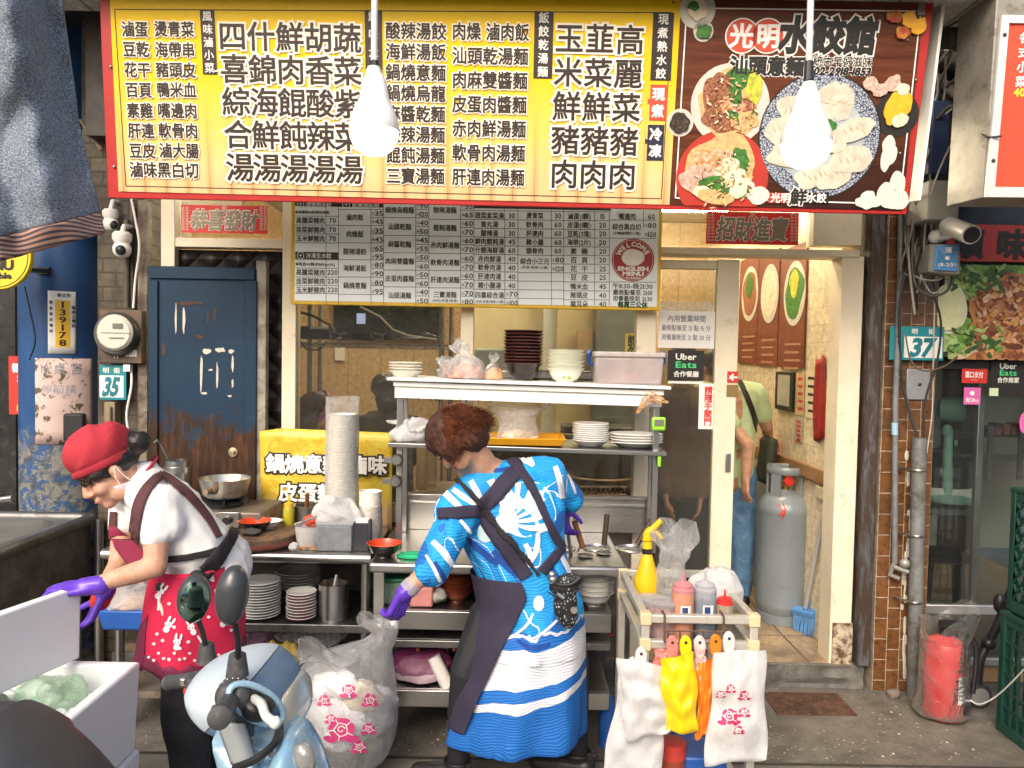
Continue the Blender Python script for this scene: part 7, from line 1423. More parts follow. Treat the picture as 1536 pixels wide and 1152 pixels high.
decal(P_,DB,blob(757,785,15,15,16),.0055);decal(P_,DB,blob(729,797,13,17,16),.0035);decal(P_,DB,blob(808,905,8,12,12),.003)
for pts in ([(668,740,10),(680,752,9),(694,764,6)],[(680,735,8),(698,748,9),(715,758,5)],[(706,722,9),(716,740,8),(722,752,4)],[(735,720,12),(742,735,9),(738,748,5)],[(775,684,8),(790,690,14),(800,700,6)],[(650,812,9),(664,828,10),(678,848,8)],[(640,832,4),(650,850,5),(660,872,5)],[(832,700,8),(838,720,9),(843,748,9)],[(850,712,3),(858,728,4),(862,740,3)],[(690,780,5),(700,792,6),(706,800,3)],[(788,815,8),(796,835,9),(790,850,6)],[(806,800,7),(804,825,8),(796,845,5)],[(838,830,6),(848,848,7),(853,860,5)],[(800,920,4),(788,940,4),(768,955,3)],[(835,930,4),(815,948,4),(798,958,3)]): strip(W_,pts,.0046)
for pts in ([(694,728,4),(708,742,7),(712,762,5)],[(815,772,4),(826,790,7),(838,812,6)],[(700,806,6),(722,826,10),(748,846,8)],[(740,826,8),(762,850,12),(780,864,6)],[(652,842,5),(664,862,6),(668,874,4)],[(720,700,4),(745,706,6),(765,702,4)],[(826,850,6),(836,868,8),(838,880,4)],[(775,960,5),(800,972,8),(825,965,5)]): strip(D_,pts,.0036)
part(W_,'white_print',wcl,B);part(P_,'pale_print',pbl,B);part(D_,'navy_print',dbl,B)
# apron: wrap panel, straps
apn = cloth('apron_navy',(.03,.024,.05),var=.12);rr_ = [(855,782),(866,788),(880,791),(900,780),(940,759),(973,741),(1020,719),(1060,701),(1078,694)]
def lerp_rows(y,tab):
    for a,c in zip(tab,tab[1:]):
        if a[0] <= y <= c[0]: f_ = (y - a[0]) / (c[0] - a[0]);return [p + (q - p) * f_ for p,q in zip(a,c)]
    return list(tab[-1])
mb = MB();rws = []
for k in range(19):
    y = 855 + (1075 - 855) * k / 18;_,xl_,xr_,ry = lerp_rows(y,rowsD);xe = lerp_rows(y,rr_)[1];a = P(xl_,y,YC);c = P(xr_,y,YC);cx = (a.x + c.x) / 2;rx_ = (c.x - a.x) / 2 + .014
    xw = P(xe,y,YC - ry * .7).x;ca = max(-.98,min(.98,(xw - cx) / rx_));a1 = -math.acos(ca);rws.append(list(reversed(ringD(y,xl_,xr_,ry,30,.016 + .004 * sin(k),-pi - .35,a1,wav=max(0,(y - 900) / 500)))))
mb.rings(rws,False,False,closed=False);part(mb,'apron_panel',apn,B,solid=.004,sub=1)
mb = ribbon(DB,[(757,674,15),(768,690,16),(779,704,15),(802,740,13),(820,780,12),(833,808,12),(842,822,12)],.009);ribbon(DB,[(782,700,22),(760,722,25),(742,742,26),(726,758,24)],.0065,mb=mb);ribbon(DB,[(659,771,17),(685,769,18),(712,767,18),(730,765,18)],.008,mb=mb);ribbon(DB,[(722,764,20),(742,797,23),(768,834,22),(790,866,20)],.0075,mb=mb);ribbon(DB,[(842,821,12),(828,838,15),(812,858,15)],.008,mb=mb);part(mb,'apron_strap',apn,B,solid=.003)
mb = ribbon(DB,[(688,722,7),(708,745,7),(727,768,7),(748,791,7),(768,814,7),(790,840,7),(808,862,7)],.016);part(mb,'bag_strap',cloth('strap_black',(.015,.014,.016)),B,solid=.003)
# pouch
def dots():
    m,nt,N,L,b = _new('pouch_dots');v = _coord(N,L);vo = N.new('ShaderNodeTexVoronoi');vo.inputs['Scale'].default_value = 105;L.new(_coord(N,L,(1,1,.7)),vo.inputs[0])
    L.new(ramp(N,L,vo.outputs[0],[(.24,(.4,.4,.42)),(.3,(.012,.012,.014))]),b.inputs[0]);b.inputs['Roughness'].default_value = .6;return m
po_ = MB();YP = 2.76
for x,y,rx_,ry_,rz in ((848,905,.045,.034,.075),(852,922,.035,.032,.055),(846,880,.058,.032,.035),(856,868,.048,.03,.02)): po_.sph(P(x,y,YP),(rx_,ry_,rz),18)
pm2 = remesh(po_,.006,6);pch = part(pm2,'shoulder_pouch',dots(),B)
mb = MB();mb.tube(smooth_pts([P(822,866,YP - .03),P(836,876,YP - .036),P(856,876,YP - .036),P(870,866,YP - .03)]),.006,8);mb.tube(smooth_pts([P(822,888,YP - .034),P(840,896,YP - .04),P(866,886,YP - .036)]),.003,6);part(mb,'zip',black,pch)
mb = MB();mb.sph(P(828,862,YP - .04),.014,12);mb.sph(P(829,869,YP - .04),.016,12);mb.tube([P(836,890,YP - .045),P(846,897,YP - .045)],.009,8);mb.lathe([(.013,0),(.013,.003)],P(861,915,YP - .04),16,rot=rx);part(mb,'charm',mat('silver',(.7,.68,.62),.25,1),pch)
# gloves
g_ = MB();hand(g_,wl,P(592,925,2.77) - wl,(-.6,.6,.1),1.05,1,(.6,.8,.9,.9),.6,.03);g_.cap(wl + (el_ - wl).normalized() * .02,.035,wl,.032,12);gm2 = remesh(g_,.0045,3);part(gm2,'glove',glove,B)
mb = MB();mb.cap(wl + (el_ - wl).normalized() * .022,.036,wl + (el_ - wl).normalized() * .038,.036,14);part(remesh(mb,.006,2),'glove_cuff',film('cuff_film',(.8,.75,.72),.55,.3),B)
g_ = MB();hand(g_,wr2,P(846,796,3.33) - wr2,(.5,-.3,0),1.05,-1,(.7,.9,1.0,1.1),.6,.02);g_.cap(wr2 + V((0,-.03,.02)),.034,wr2,.032,12);part(remesh(g_,.0045,3),'glove',glove,B)
t_s = thing('noodle_strainer','steel strainer handle gripped in the purple gloved hand over the boiler','strainer',PZ(846,828,zn));mb = MB();mb.tube([P(846,772,3.34),P(852,800,3.36),P(857,838,3.38)],.008,8);part(mb,'handle',steeld,t_s);mb = MB();q = P(850,832,3.4);mb.lathe([(.04,-.03),(.058,.0),(.06,.003)],q,24,cap1=False);part(mb,'basket',MATS['mesh_steel'],t_s)
# hair
mb = MB();e = lambda c,r: mb.sph(hb.p(*c),r,16,hb.M);e((0,-.02,.045),(.098,.112,.09));e((0,-.07,.0),(.09,.075,.085));e((-.07,-.02,.0),(.035,.06,.06));e((.07,-.02,.0),(.035,.06,.06));e((0,-.075,-.055),(.065,.05,.045));e((0,.045,.06),(.075,.05,.04))
hm = remesh(mb,.006,3)
hm.crumple(.006,22,4);hm.crumple(.003,70,4);hm.mi = [0] * len(hm.f)
for k in range(5200):
    a = rnd.uniform(0,2 * pi);el2 = math.asin(rnd.uniform(-.55,1));dd = V((cos(a) * cos(el2),sin(a) * cos(el2) - .1,sin(el2)));hm.m = 1 + k % 2;p0 = hb.p(dd.x * .093,-.035 + dd.y * .108,.025 + dd.z * .1);t1 = V((-dd.x * sin(el2),-dd.y * sin(el2) - .3,-cos(el2))) ;tv_ = (hb.r * t1.x + hb.f * t1.y + hb.u * t1.z).normalized();out_ = (p0 - hb.C).normalized()
    hm.tube([p0,p0 + tv_ * .02 + out_ * .007,p0 + (tv_ + V((rnd.uniform(-.5,.5),rnd.uniform(-.5,.5),rnd.uniform(-.5,.5)))) * .04 + out_ * rnd.uniform(.0,.012)],[.0011,.0013,.0004],3)
part(hm,'hair',[mat('hair_dark',(.055,.018,.009),.7,var=.5,vs=40),mat('hair_auburn',(.17,.052,.022),.55,var=.5,vs=14),mat('hair_auburn_dark',(.1,.03,.014),.55,var=.5,vs=14)],B)
mb = MB();mb.tube(smooth_pts([hb.p(-.086,.0,.01),hb.p(-.088,-.012,-.02),hb.p(-.075,.01,-.05)]),.0015,5);part(mb,'mask_loop',black,B)

# ---- people inside the shop
def standing(label,hx,hy,cx,Yp,top,yaw,shirt_m,trouser_m,hair_m,strap=False,arms=None,bulk=1):
    t = thing('person',label,'person',(P(cx,800,Yp).x,Yp,.12));H = Head(P(hx,hy,Yp),(sin(yaw),cos(yaw),-.35),(0,.15,1));b = MB();H.build(b)
    sh = V((P(cx,top,Yp).x,Yp,P(cx,top,Yp).z));pe = V((sh.x,Yp,.95));b.cap(H.p(0,-.02,-.06),.05,sh + V((0,0,.04)),.06);b.cap(sh + V((0,0,-.06)),.12,pe,.12)
    rt = V((cos(yaw),-sin(yaw),0));ar = []
    for s_,(e_,w_) in zip((-1,1),arms): S_ = sh + rt * s_ * .18 + V((0,0,-.02));b.cap(S_,.05,e_,.042);b.cap(e_,.04,w_,.028);ar.append((S_,e_,w_));hand(b,w_,(w_ - e_),-rt * s_,1,s_,(.4,.4,.4,.4))
    for s_ in (-1,1): h = pe + rt * s_ * .085;b.cap(h,.095,V((h.x + rt.x * s_ * .02,Yp,.54)),.065);b.cap(V((h.x + rt.x * s_ * .02,Yp,.54)),.06,V((h.x + rt.x * s_ * .03,Yp,.2)),.042);b.cap(V((h.x + rt.x * s_ * .03,Yp - .02,.16)),.04,V((h.x + rt.x * s_ * .03 + sin(yaw) * .14,Yp + cos(yaw) * .14,.155)),.033)
    part(remesh(b,.009,4),'body',skin,t);H.eyes(t)
    s = MB();s.cap(sh + V((0,0,-.06)) - rt * .06,.128 * bulk,pe + V((0,0,.02)) - rt * .05,.13 * bulk);s.cap(sh + V((0,0,-.06)) + rt * .06,.128 * bulk,pe + V((0,0,.02)) + rt * .05,.13 * bulk);s.cap(sh + V((0,0,.0)),.085,sh + V((0,0,-.1)),.12)
    for S_,e_,w_ in ar: s.cap(sh,.07,S_,.075);s.cap(S_,.077,S_.lerp(e_,.6 if bulk == 1 else 1),.07);s.cap(e_,.06 if bulk > 1 else .01,e_.lerp(w_,.9 if bulk > 1 else .02),.05 if bulk > 1 else .01)
    m_ = remesh(s,.01,5);m_.crumple(.008,8,cx);part(m_,'shirt',shirt_m,t);TB = bvh_of(m_)
    s = MB()
    for s_ in (-1,1): h = pe + rt * s_ * .085;s.cap(h + V((0,0,.0)),.115,V((h.x + rt.x * s_ * .02,Yp,.54)),.085);s.cap(V((h.x + rt.x * s_ * .02,Yp,.54)),.085,V((h.x + rt.x * s_ * .03,Yp,.22)),.072)
    m_ = remesh(s,.01,4);m_.crumple(.008,10,cx);part(m_,'trousers',trouser_m,t)
    s = MB();s.sph(H.p(0,-.025,.04),(.088,.1,.085),16,H.M);s.sph(H.p(0,-.06,-.02),(.075,.06,.07),14,H.M);m_ = remesh(s,.008,3);m_.crumple(.005,30);part(m_,'hair',hair_m,t)
    s = MB()
    for s_ in (-1,1): h = pe + rt * s_ * .085;s.cap(V((h.x + rt.x * s_ * .03,Yp - .04,.165)),.048,V((h.x + rt.x * s_ * .03 + sin(yaw) * .15,Yp + cos(yaw) * .15,.16)),.04)
    for k in range(len(s.v)): s.v[k].z = max(s.v[k].z,.121)
    part(s,'shoes',black,t)
    return t,TB
jean = mat('denim',(.09,.2,.36),.85,var=.3,vs=10,c2=(.18,.32,.48),cut=.56,soft=.12,bump=.3,bs=200)
C_,CBV = standing('person in pale green shirt and jeans standing in the doorway with hand behind back',1072,553,1094,4.85,585,-.25,cloth('shirt_green',(.58,.74,.44),var=.05),jean,hairb,arms=[(P(1122,668,4.62),P(1119,718,4.6)),(P(1150,640,4.95),P(1154,668,5.1))])
mb = ribbon(CBV,[(1098,556,7),(1112,578,7),(1126,612,7),(1134,640,7),(1141,662,7)],.008);part(mb,'shoulder_strap',black,C_,solid=.003)
mb = MB();mb.obox(P(1150,690,4.9),(.07,.2,.3),Matrix.Rotation(.1,3,'Y'));part(mb,'shoulder_bag',mat('bag_dark',(.03,.035,.02),.7),C_,bevel=.03)
mb = MB();mb.obox(P(1157,672,4.97),(.1,.03,.07),Matrix.Rotation(-.5,3,'Y'));solo(mb,'red_packet',mat('packet_red',(.65,.08,.02),.4),'red packet held by the person in pale green','packet',bevel=.006)
standing('dark clothed figure standing in for a reflection in the sliding door glass',1025,548,1022,4.55,595,.1,cloth('jacket_umber',(.16,.11,.08)),cloth('trouser_dark',(.012,.012,.013)),hairb,arms=[(P(992,690,4.5),P(998,740,4.4)),(P(1055,690,4.5),P(1050,745,4.45))],bulk=1.08)  # figure added behind the glass for the dark reflection in the door
def sitter(label,hx,hy,Yp,yaw,shirt_m,extra):
    Hp = P(hx,hy,Yp);t = thing('person',label,'person',(Hp.x,Yp,.12));H = Head(Hp,(sin(yaw),cos(yaw),-.2),(0,0,1));b = MB();H.build(b);ft = V((sin(yaw),cos(yaw),0));rt = V((cos(yaw),-sin(yaw),0));sh = Hp + V((0,0,-.2)) - ft * .03;pe = V((Hp.x - ft.x * .1,Yp - ft.y * .1,.62))
    b.cap(H.p(0,-.02,-.06),.05,sh,.06);b.cap(sh,.1,pe,.12)
    for s_ in (-1,1): S_ = sh + rt * s_ * .17;e_ = S_ + V((0,0,-.27)) + ft * .08;w_ = e_ + ft * .22 + V((0,0,.02)) - rt * s_ * .05;b.cap(S_,.05,e_,.04);b.cap(e_,.04,w_,.028);hand(b,w_,ft,(0,0,-1),1,-s_);k_ = pe + ft * .4 + rt * s_ * .11;b.cap(pe + rt * s_ * .08,.09,k_,.06);b.cap(k_,.055,V((k_.x,k_.y,.2)),.04);b.cap(V((k_.x,k_.y,.155)),.03,V((k_.x,k_.y,.155)) + ft * .13,.028)
    part(remesh(b,.01,4),'body',skin,t);H.eyes(t);s = MB();s.cap(sh,.115,pe,.14);s.cap(sh + rt * .07,.105,pe + rt * .05,.13);s.cap(sh - rt * .07,.105,pe - rt * .05,.13)
    for s_ in (-1,1): S_ = sh + rt * s_ * .17;s.cap(S_,.072,S_ + V((0,0,-.25)) + ft * .07,.06);s.cap(pe + rt * s_ * .08,.1,pe + ft * .4 + rt * s_ * .11,.07)
    part(remesh(s,.01,5),'clothes',shirt_m,t);s = MB();s.sph(H.p(0,-.025,.04),(.095,.108,.09),16,H.M);s.sph(H.p(0,-.06,-.05),(.085,.07,.1),14,H.M);m_ = remesh(s,.008,3);m_.crumple(.006,30);part(m_,'hair',extra[0],t)
    s = MB()
    if extra[1] == 'band': s.tube([H.p(cos(a) * .1,-.0 + sin(a) * .02,.03 + sin(a) * .105) for a in [k / 24 * 2 * pi for k in range(25)]],.014,8,flat=.5,caps=False);part(s,'headband',mat('band_pink',(.6,.16,.3),.5),t)
    else: s.lathe([(.105,.02),(.108,.05),(.1,.1),(.07,.135),(.01,.145)],H.C,28,rot=H.M);s.obox(H.p(0,.13,.03),(.13,.09,.012),H.M);part(s,'cap',black,t)
    q = thing('stool','dark stool under the ' + label.split(' in ')[0].replace('seated ','') + ' in ' + ' '.join(label.split(' in ')[1].split()[:3]),'stool',(pe.x,pe.y,.12));m = MB();m.lathe([(.14,0),(.15,.01),(.15,.03),(.12,.04)],(pe.x,pe.y,.47),24);part(m,'seat',black,q)
    for k in range(4): a = k * pi / 2 + .7;m = MB();m.tube([(pe.x + cos(a) * .1,pe.y + sin(a) * .1,.47),(pe.x + cos(a) * .16,pe.y + sin(a) * .16,.12)],.014,8);part(m,'leg',black,q)
sitter('seated person in pink headband glimpsed through the left window',478,618,4.75,.9,cloth('jacket_dim',(.06,.05,.05)),(mat('hair_brown',(.05,.025,.015),.5,var=.4,vs=40),'band'))
sitter('seated person in black cap and dark jacket behind the paper bowl tower',580,592,5.2,-.3,cloth('jacket_brown',(.04,.028,.02)),(hairb,'cap'))

# ================================================================ FOREGROUND: boxes, sink, scooter, bags, cart, bulbs, cloth
# --- foam boxes
foam = mat('foam_white',(.78,.79,.8),.6,var=.03,vs=4,c2=(.6,.6,.6),cut=.74,bump=.12,bs=220)
zT = P(212,992,2.45).z;zB = P(212,1121,2.45).z;XR_ = P(211,1000,2.45).x;XL_ = XR_ - .6;Y0_,Y1_ = 1.98,2.45
def foambox(zb,zt,lab,open_=True):
    t = thing('foam_box',lab,'foam box',((XL_ + XR_) / 2,(Y0_ + Y1_) / 2,zb));mb = MB();w_ = .035
    o = [(XL_,Y0_),(XR_,Y0_),(XR_,Y1_),(XL_,Y1_)];i = [(XL_ + w_,Y0_ + w_),(XR_ - w_,Y0_ + w_),(XR_ - w_,Y1_ - w_),(XL_ + w_,Y1_ - w_)]
    dr_ = .012
    mb.rings([[V((x * 1 + (dr_ if x < (XL_ + XR_) / 2 else -dr_),y + (dr_ if y < 2.2 else -dr_),zb)) for x,y in o],[V((x,y,zt)) for x,y in o],[V((x,y,zt)) for x,y in i],[V((x,y,zb + w_)) for x,y in i]]);part(mb,'box_body',foam,t,bevel=.008);return t
fbx = foambox(zB,zT,'open white foam box of iced bags at the lower left')
mb = MB();mb.lathe([(.005,0),(.012,.001),(.012,.003)],V((XR_ + .001,2.18,(zT + zB) / 2 - .03)),10,rot=Matrix.Rotation(R(90),3,'Y'));part(mb,'stain',mat('foam_stain',(.4,.4,.42),.8),fbx)
foambox(zB - .275,zB - .004,'second white foam box under the open one');foambox(.0,zB - .28,'lowest white foam box on the pavement in the stack')
ice = mat('ice',(.7,.76,.74),.25,var=.1,bump=.6,bs=60);mb = MB()
for k in range(90): mb.sph((rnd.uniform(XL_ + .06,XR_ - .06),rnd.uniform(Y0_ + .06,Y1_ - .06),zT - .1 + rnd.uniform(-.01,.03)),(rnd.uniform(.02,.04),rnd.uniform(.02,.04),rnd.uniform(.012,.03)),7,Matrix.Rotation(rnd.random() * 3,3,'X'))
solo(mb,'crushed_ice',ice,'crushed ice filling the open foam box','ice',kind='stuff')
gg = film('bag_green',(.62,.97,.6),.3,.3,.2,.5,26)
for lab,x,y,m_,rr3 in (('pale green plastic bag on the ice in the foam box',XR_ - .2,2.3,gg,.1),('crumpled clear bag on the ice nearer the street',XR_ - .22,2.1,bagf,.12),('dull olive bag on the ice behind the clear bag',XR_ - .36,2.2,film('bag_olive',(.4,.45,.3),.5,.35,.2,.8,20),.11)):
    mb = MB();mb.sph((x,y,zT - .045),(rr3,rr3 * .8,.05),26);mb.crumple(.035,13,x * 7);solo(mb,'plastic_bag',m_,lab,'plastic bag',sub=1)
lid = thing('foam_board','white foam lid held upright by the bent woman','foam lid',P(60,1010,2.35));a = P(107,985,2.43);bq = PZ(-150,1100,a.z);dv = V((bq.x - a.x,bq.y - a.y,0)).normalized();tp0 = P(109,878,2.44);hgt = tp0 - a;nv = V((-dv.y,dv.x,0));mb = MB();L_l = .62
mb.hexa([a,a + dv * L_l,a + dv * L_l + nv * .035,a + nv * .035,a + hgt,a + hgt + dv * L_l,a + hgt + dv * L_l + nv * .035,a + hgt + nv * .035]);part(mb,'panel',foam,lid,bevel=.006)
mb = MB();c0 = a + dv * .04 + hgt * .08;mb.hexa([c0 - nv * .0 ,c0 + dv * (L_l - .08),c0 + dv * (L_l - .08) - nv * .012,c0 - nv * .012,c0 + hgt * .84,c0 + dv * (L_l - .08) + hgt * .84,c0 + dv * (L_l - .08) + hgt * .84 - nv * .012,c0 + hgt * .84 - nv * .012]);part(mb,'inner_step',foam,lid,bevel=.006)
# --- sink
sk_ = thing('steel_sink','old stainless sink unit with rounded rim at the left edge','sink',(-2.75,3.6,0));zr = P(40,815,3.47).z;XS = -2.2;ys0,ys1 = 3.16,4.02
mb = MB();mb.box(XS - .012,XS - .004,ys0 + .02,ys1 - .02,zr - .34,zr - .02);mb.box(XS - 1.2,XS - .013,ys0 + .02,ys0 + .03,zr - .34,zr - .02);mb.box(XS - 1.2,XS - .013,ys1 - .03,ys1 - .02,zr - .34,zr - .02);mb.box(XS - 1.2,XS - .013,ys0 + .031,ys1 - .031,zr - .34,zr - .332);part(mb,'skirt',steelb,sk_)
rim = [V((XS - 1.25,ys0,zr)),V((XS - .05,ys0,zr)),V((XS - .008,ys0 + .03,zr)),V((XS,ys0 + .08,zr)),V((XS,ys1 - .06,zr)),V((XS - .015,ys1 - .015,zr)),V((XS - .06,ys1,zr)),V((XS - 1.25,ys1,zr))]
mb = MB();mb.tube(rim,.028,12);part(mb,'rim',steeld,sk_)
def rr(x0,x1,y0,y1,r_,z,n=6):
    out = []
    for cx,cy_,a0 in ((x1 - r_,y1 - r_,0),(x0 + r_,y1 - r_,90),(x0 + r_,y0 + r_,180),(x1 - r_,y0 + r_,270)):
        for k in range(n + 1): a = R(a0 + 90 * k / n);out.append(V((cx + cos(a) * r_,cy_ + sin(a) * r_,z)))
    return out
bx0,bx1 = XS - 1.1,XS - .1;mb = MB();mb.rings([rr(XS - 1.22,XS - .004,ys0 + .004,ys1 - .004,.05,zr + .006),rr(bx0,bx1,ys0 + .09,ys1 - .09,.12,zr + .004),rr(bx0 + .02,bx1 - .02,ys0 + .11,ys1 - .11,.11,zr - .25),rr(bx0 + .1,bx1 - .1,ys0 + .18,ys1 - .18,.08,zr - .27)],False,True);part(mb,'basin',steel,sk_)
for x_,y_ in ((XS - .05,ys0 + .06),(XS - .05,ys1 - .07),(XS - 1.15,ys0 + .06)): mb = MB();mb.tube([(x_,y_,0),(x_,y_,zr - .03)],.026,12);part(mb,'leg',steel,sk_)
mb = MB();mb.tube([P(-60,760,3.6),P(-20,752,3.6),P(8,748,3.6),P(19,747,3.6)],[.014,.014,.013,.016],12);mb.tube([P(-60,760,3.6),P(-60,830,3.6)],.014,10);part(mb,'faucet',steel,sk_)
mb = MB();mb.tube([(XS + .04,4.0,.0),(XS + .04,4.0,.8)],.024,12);solo(mb,'steel_post',steel,'short steel post standing right of the sink','post')
# --- hanging cloth close to the lens
CYc = 1.25
def clf(u,v):
    y = -60 + 450 * v;xr = 92 + 26 * min(1,max(0,y) / 200) + 30 * max(0,(y - 200) / 150);xl_ = -160;x = xl_ + (xr - xl_) * u;yb = y - (1 - v) * 0 - v * 42 * (x + 10) / 160
    dep = CYc + .05 * sin(u * 7 + v * 1.2) + .035 * sin(u * 15 - v * 3 + 1) * (.4 + v * .6) - .05 * math.exp(-((u - .62 - .1 * v) * 7) ** 2) + .05 * math.exp(-(((x - 25) / 26) ** 2 + ((y - 190) / 70) ** 2)) + .012 * noise.noise(V((u * 7,v * 9,0)))
    return P(x,yb,dep)
def knit():
    m,nt,N,L,b = _new('knit');v = _coord(N,L);n = nz(N,L,_coord(N,L,(1,1,2)),240,3,.7);b2 = nz(N,L,v,7,5)
    c = ramp(N,L,n,[(.3,(.03,.04,.07)),(.5,(.17,.21,.27)),(.7,(.42,.46,.52))]);c = mix(N,L,mth(N,L,'MULTIPLY',ramp(N,L,b2,[(.5,(0,0,0)),(.68,(1,1,1))]),.55),c,(.15,.095,.075));L.new(c,b.inputs[0]);b.inputs['Roughness'].default_value = .9
    bn = N.new('ShaderNodeBump');bn.inputs['Strength'].default_value = .7;bn.inputs['Distance'].default_value = .003;L.new(n,bn.inputs['Height']);L.new(bn.outputs[0],b.inputs['Normal']);return m
hc = thing('hanging_cloth','blue grey knit cloth with striped hem hanging at the upper left','cloth',P(60,390,CYc));mb = MB();mb.grid(lambda u,v: clf(u,v * .93),90,70);part(mb,'cloth',knit(),hc,solid=.006)
mb = MB();mb.grid(lambda u,v: clf(u,.93 + .08 * v) + V((0,-.002,0)),90,6)
def hemm():
    m,nt,N,L,b = _new('hem_stripes');v = _coord(N,L);s = sep(N,L,v);q = mth(N,L,'MULTIPLY_ADD',s[0],-.30,s[2]);f = mth(N,L,'FRACT',mth(N,L,'MULTIPLY',q,130));L.new(ramp(N,L,f,[(0,(.05,.045,.06)),(.4,(.08,.06,.07)),(.55,(.42,.26,.2)),(.95,(.38,.22,.17))]),b.inputs[0]);b.inputs['Roughness'].default_value = .9;return m
part(mb,'striped_hem',hemm(),hc,solid=.008)
mb = MB();q = P(60,-66,CYc);mb.tube([q + V((-.6,.02,0)),q + V((.35,.02,0))],.012,10);part(mb,'rail',steel,hc)
# --- bulbs
bulb_e = emis('bulb_glow',(1,.84,.52),7)
for lab,nx,pts,ny,by,cx,tape in (('left lit bulb hanging on a white cord before the yellow menu sign',561,[(565,-120),(562,0),(561,112)],113,197,561,(92,118)),('right lit bulb hanging on a white cord before the food picture',1213,[(1219,-120),(1216,0),(1213,112)],136,216,1209,(92,122))):
    Yb = 2.0;t = thing('light_bulb',lab,'light bulb',P(cx,by + 40,Yb));k_ = Yb / F;C0 = P(cx,by,Yb);ztop = P(nx,ny,Yb).z - C0.z
    mb = MB();mb.lathe([(.063,.0),(.0643,.012),(.061,.03),(.051,.056),(.039,.08),(.03,ztop - .014),(.024,ztop - .002),(.02,ztop + .004)],C0,32);part(mb,'bulb_body',mat('bulb_white',(.78,.78,.77),.4,var=.02),t)
    mb = MB();mb.lathe([(.003,-.064),(.03,-.057),(.05,-.042),(.06,-.02),(.063,-.001)],C0,32);part(mb,'bulb_dome',bulb_e,t)
    mb = MB();mb.lathe([(.021,-.004),(.021,.012),(.017,.014),(.017,.02)],P(nx,ny,Yb),18);part(mb,'socket',white,t)
    mb = MB();mb.tube([P(nx,tape[1],Yb),P(nx + .5,tape[0],Yb)],[.014,.011],10);mb.crumple(.002,60);part(mb,'taped_joint',mat('tape_black',(.02,.02,.02),.5),t)
    mb = MB();mb.tube([P(x,y,Yb) for x,y in pts],.0085,10);part(mb,'cord',mat('cord_white',(.62,.62,.6),.45),t)
# --- scooter
scr = thing('motor_scooter','pale blue motor scooter parked in the foreground at lower left','scooter',(-.7,1.65,0))
sgrey = mat('scooter_silver',(.42,.5,.56),.35,.1,.1,4,c2=(.3,.32,.33),cut=.62,coat=.4);sblue = mat('scooter_blue',(.13,.25,.38),.32,.3,.15,5,c2=(.1,.15,.22),cut=.58,coat=.5);slb = mat('scooter_light_blue',(.3,.47,.6),.28,.2,.1,5,coat=.5);sgr = mat('scooter_rubber',(.05,.052,.055),.6,var=.3,vs=20,c2=(.11,.11,.11),cut=.6,bump=.3)
def puff(outline,Yc,ry,p=2.6,nr=11,tilt=0):
    """closed shell with this outline at depth Yc, rounding off over +-ry"""
    sp = smooth_pts([V((x,y,0)) for x,y in outline] + [V((*outline[0],0))],4)[:-1];cx = sum(q.x for q in sp) / len(sp);cy_ = sum(q.y for q in sp) / len(sp);m = MB();rs = []
    for k in range(nr):
        t = -1 + 2 * k / (nr - 1);t *= .985;s_ = (1 - abs(t) ** p) ** (1 / p);rs.append([P(cx + (q.x - cx) * s_,cy_ + (q.y - cy_) * s_ + tilt * t,Yc) + V((0,ry * t,0)) for q in sp])
    m.rings(rs);return m
cv = remesh(puff([(289,1022),(302,1004),(326,991),(358,981),(390,980),(413,989),(430,1004),(441,1022),(449,1048),(456,1074),(453,1081),(430,1087),(410,1090),(385,1090),(350,1082),(318,1067),(298,1046)],1.6,.14,2.5,13,0),.006,3);cv.mi = []
cv.mi = [0] * len(cv.f)
def twotone():
    m,nt,N,L,b = _new('scooter_two_tone');v = _coord(N,L);s = sep(N,L,v);q0 = P(410,984,1.5) - V((-.7,1.65,0));q1 = P(376,1022,1.5) - V((-.7,1.65,0));sl_k = (q1.x - q0.x) / (q1.z - q0.z)
    f = mth(N,L,'SUBTRACT',mth(N,L,'SUBTRACT',s[0],q0.x),mth(N,L,'MULTIPLY',mth(N,L,'SUBTRACT',s[2],q0.z),sl_k))
    n = nz(N,L,v,22,8,.7);dirt = ramp(N,L,nz(N,L,v,7,8,.75),[(.5,(0,0,0)),(.75,(1,1,1))])
    c = mix(N,L,mth(N,L,'GREATER_THAN',f,0),(.44,.52,.58),(.10,.18,.29));c = mix(N,L,mth(N,L,'MULTIPLY',dirt,.5),c,(.3,.31,.31))
    seam = mth(N,L,'LESS_THAN',mth(N,L,'ABSOLUTE',f),.0016);c = mix(N,L,seam,c,(.01,.012,.015));L.new(c,b.inputs[0]);L.new(mth(N,L,'MULTIPLY_ADD',n,.3,.3),b.inputs['Roughness']);b.inputs['Coat Weight'].default_value = .15;return m
part(cv,'handlebar_cover',twotone(),scr)
BV = bvh_of(cv)
mb = MB();c0 = P(384,1058,1.43);mb.sph(c0,(.036,.04,.026),16,Matrix.Rotation(.35,3,'Y'));part(mb,'lever_recess',black,scr)  # solid black blob standing in for the dark hollow around the lever
mb = MB();mb.tube([P(384 + 40 * cos(a) * 1.0 + 8 * sin(a),1056 + 29 * sin(a) + 10 * cos(a),1.42 + .03 * cos(a)) for a in [k / 28 * 2 * pi for k in range(29)]],.0062,8,caps=False);part(mb,'recess_trim',slb,scr)
mb = MB();mb.tube(smooth_pts([P(381,1048,1.42),P(392,1056,1.36),P(399,1074,1.33),P(412,1084,1.31)]),.0085,10);mb.sph(P(413,1084,1.31),.011,10);part(mb,'brake_lever',mat('lever_white',(.6,.63,.6),.4),scr)
gA,gB = P(352,1040,1.47),P(329,1077,1.27);gd = (gB - gA).normalized();gq = gd.to_track_quat('Z','Y').to_matrix();Lg = (gB - gA).length
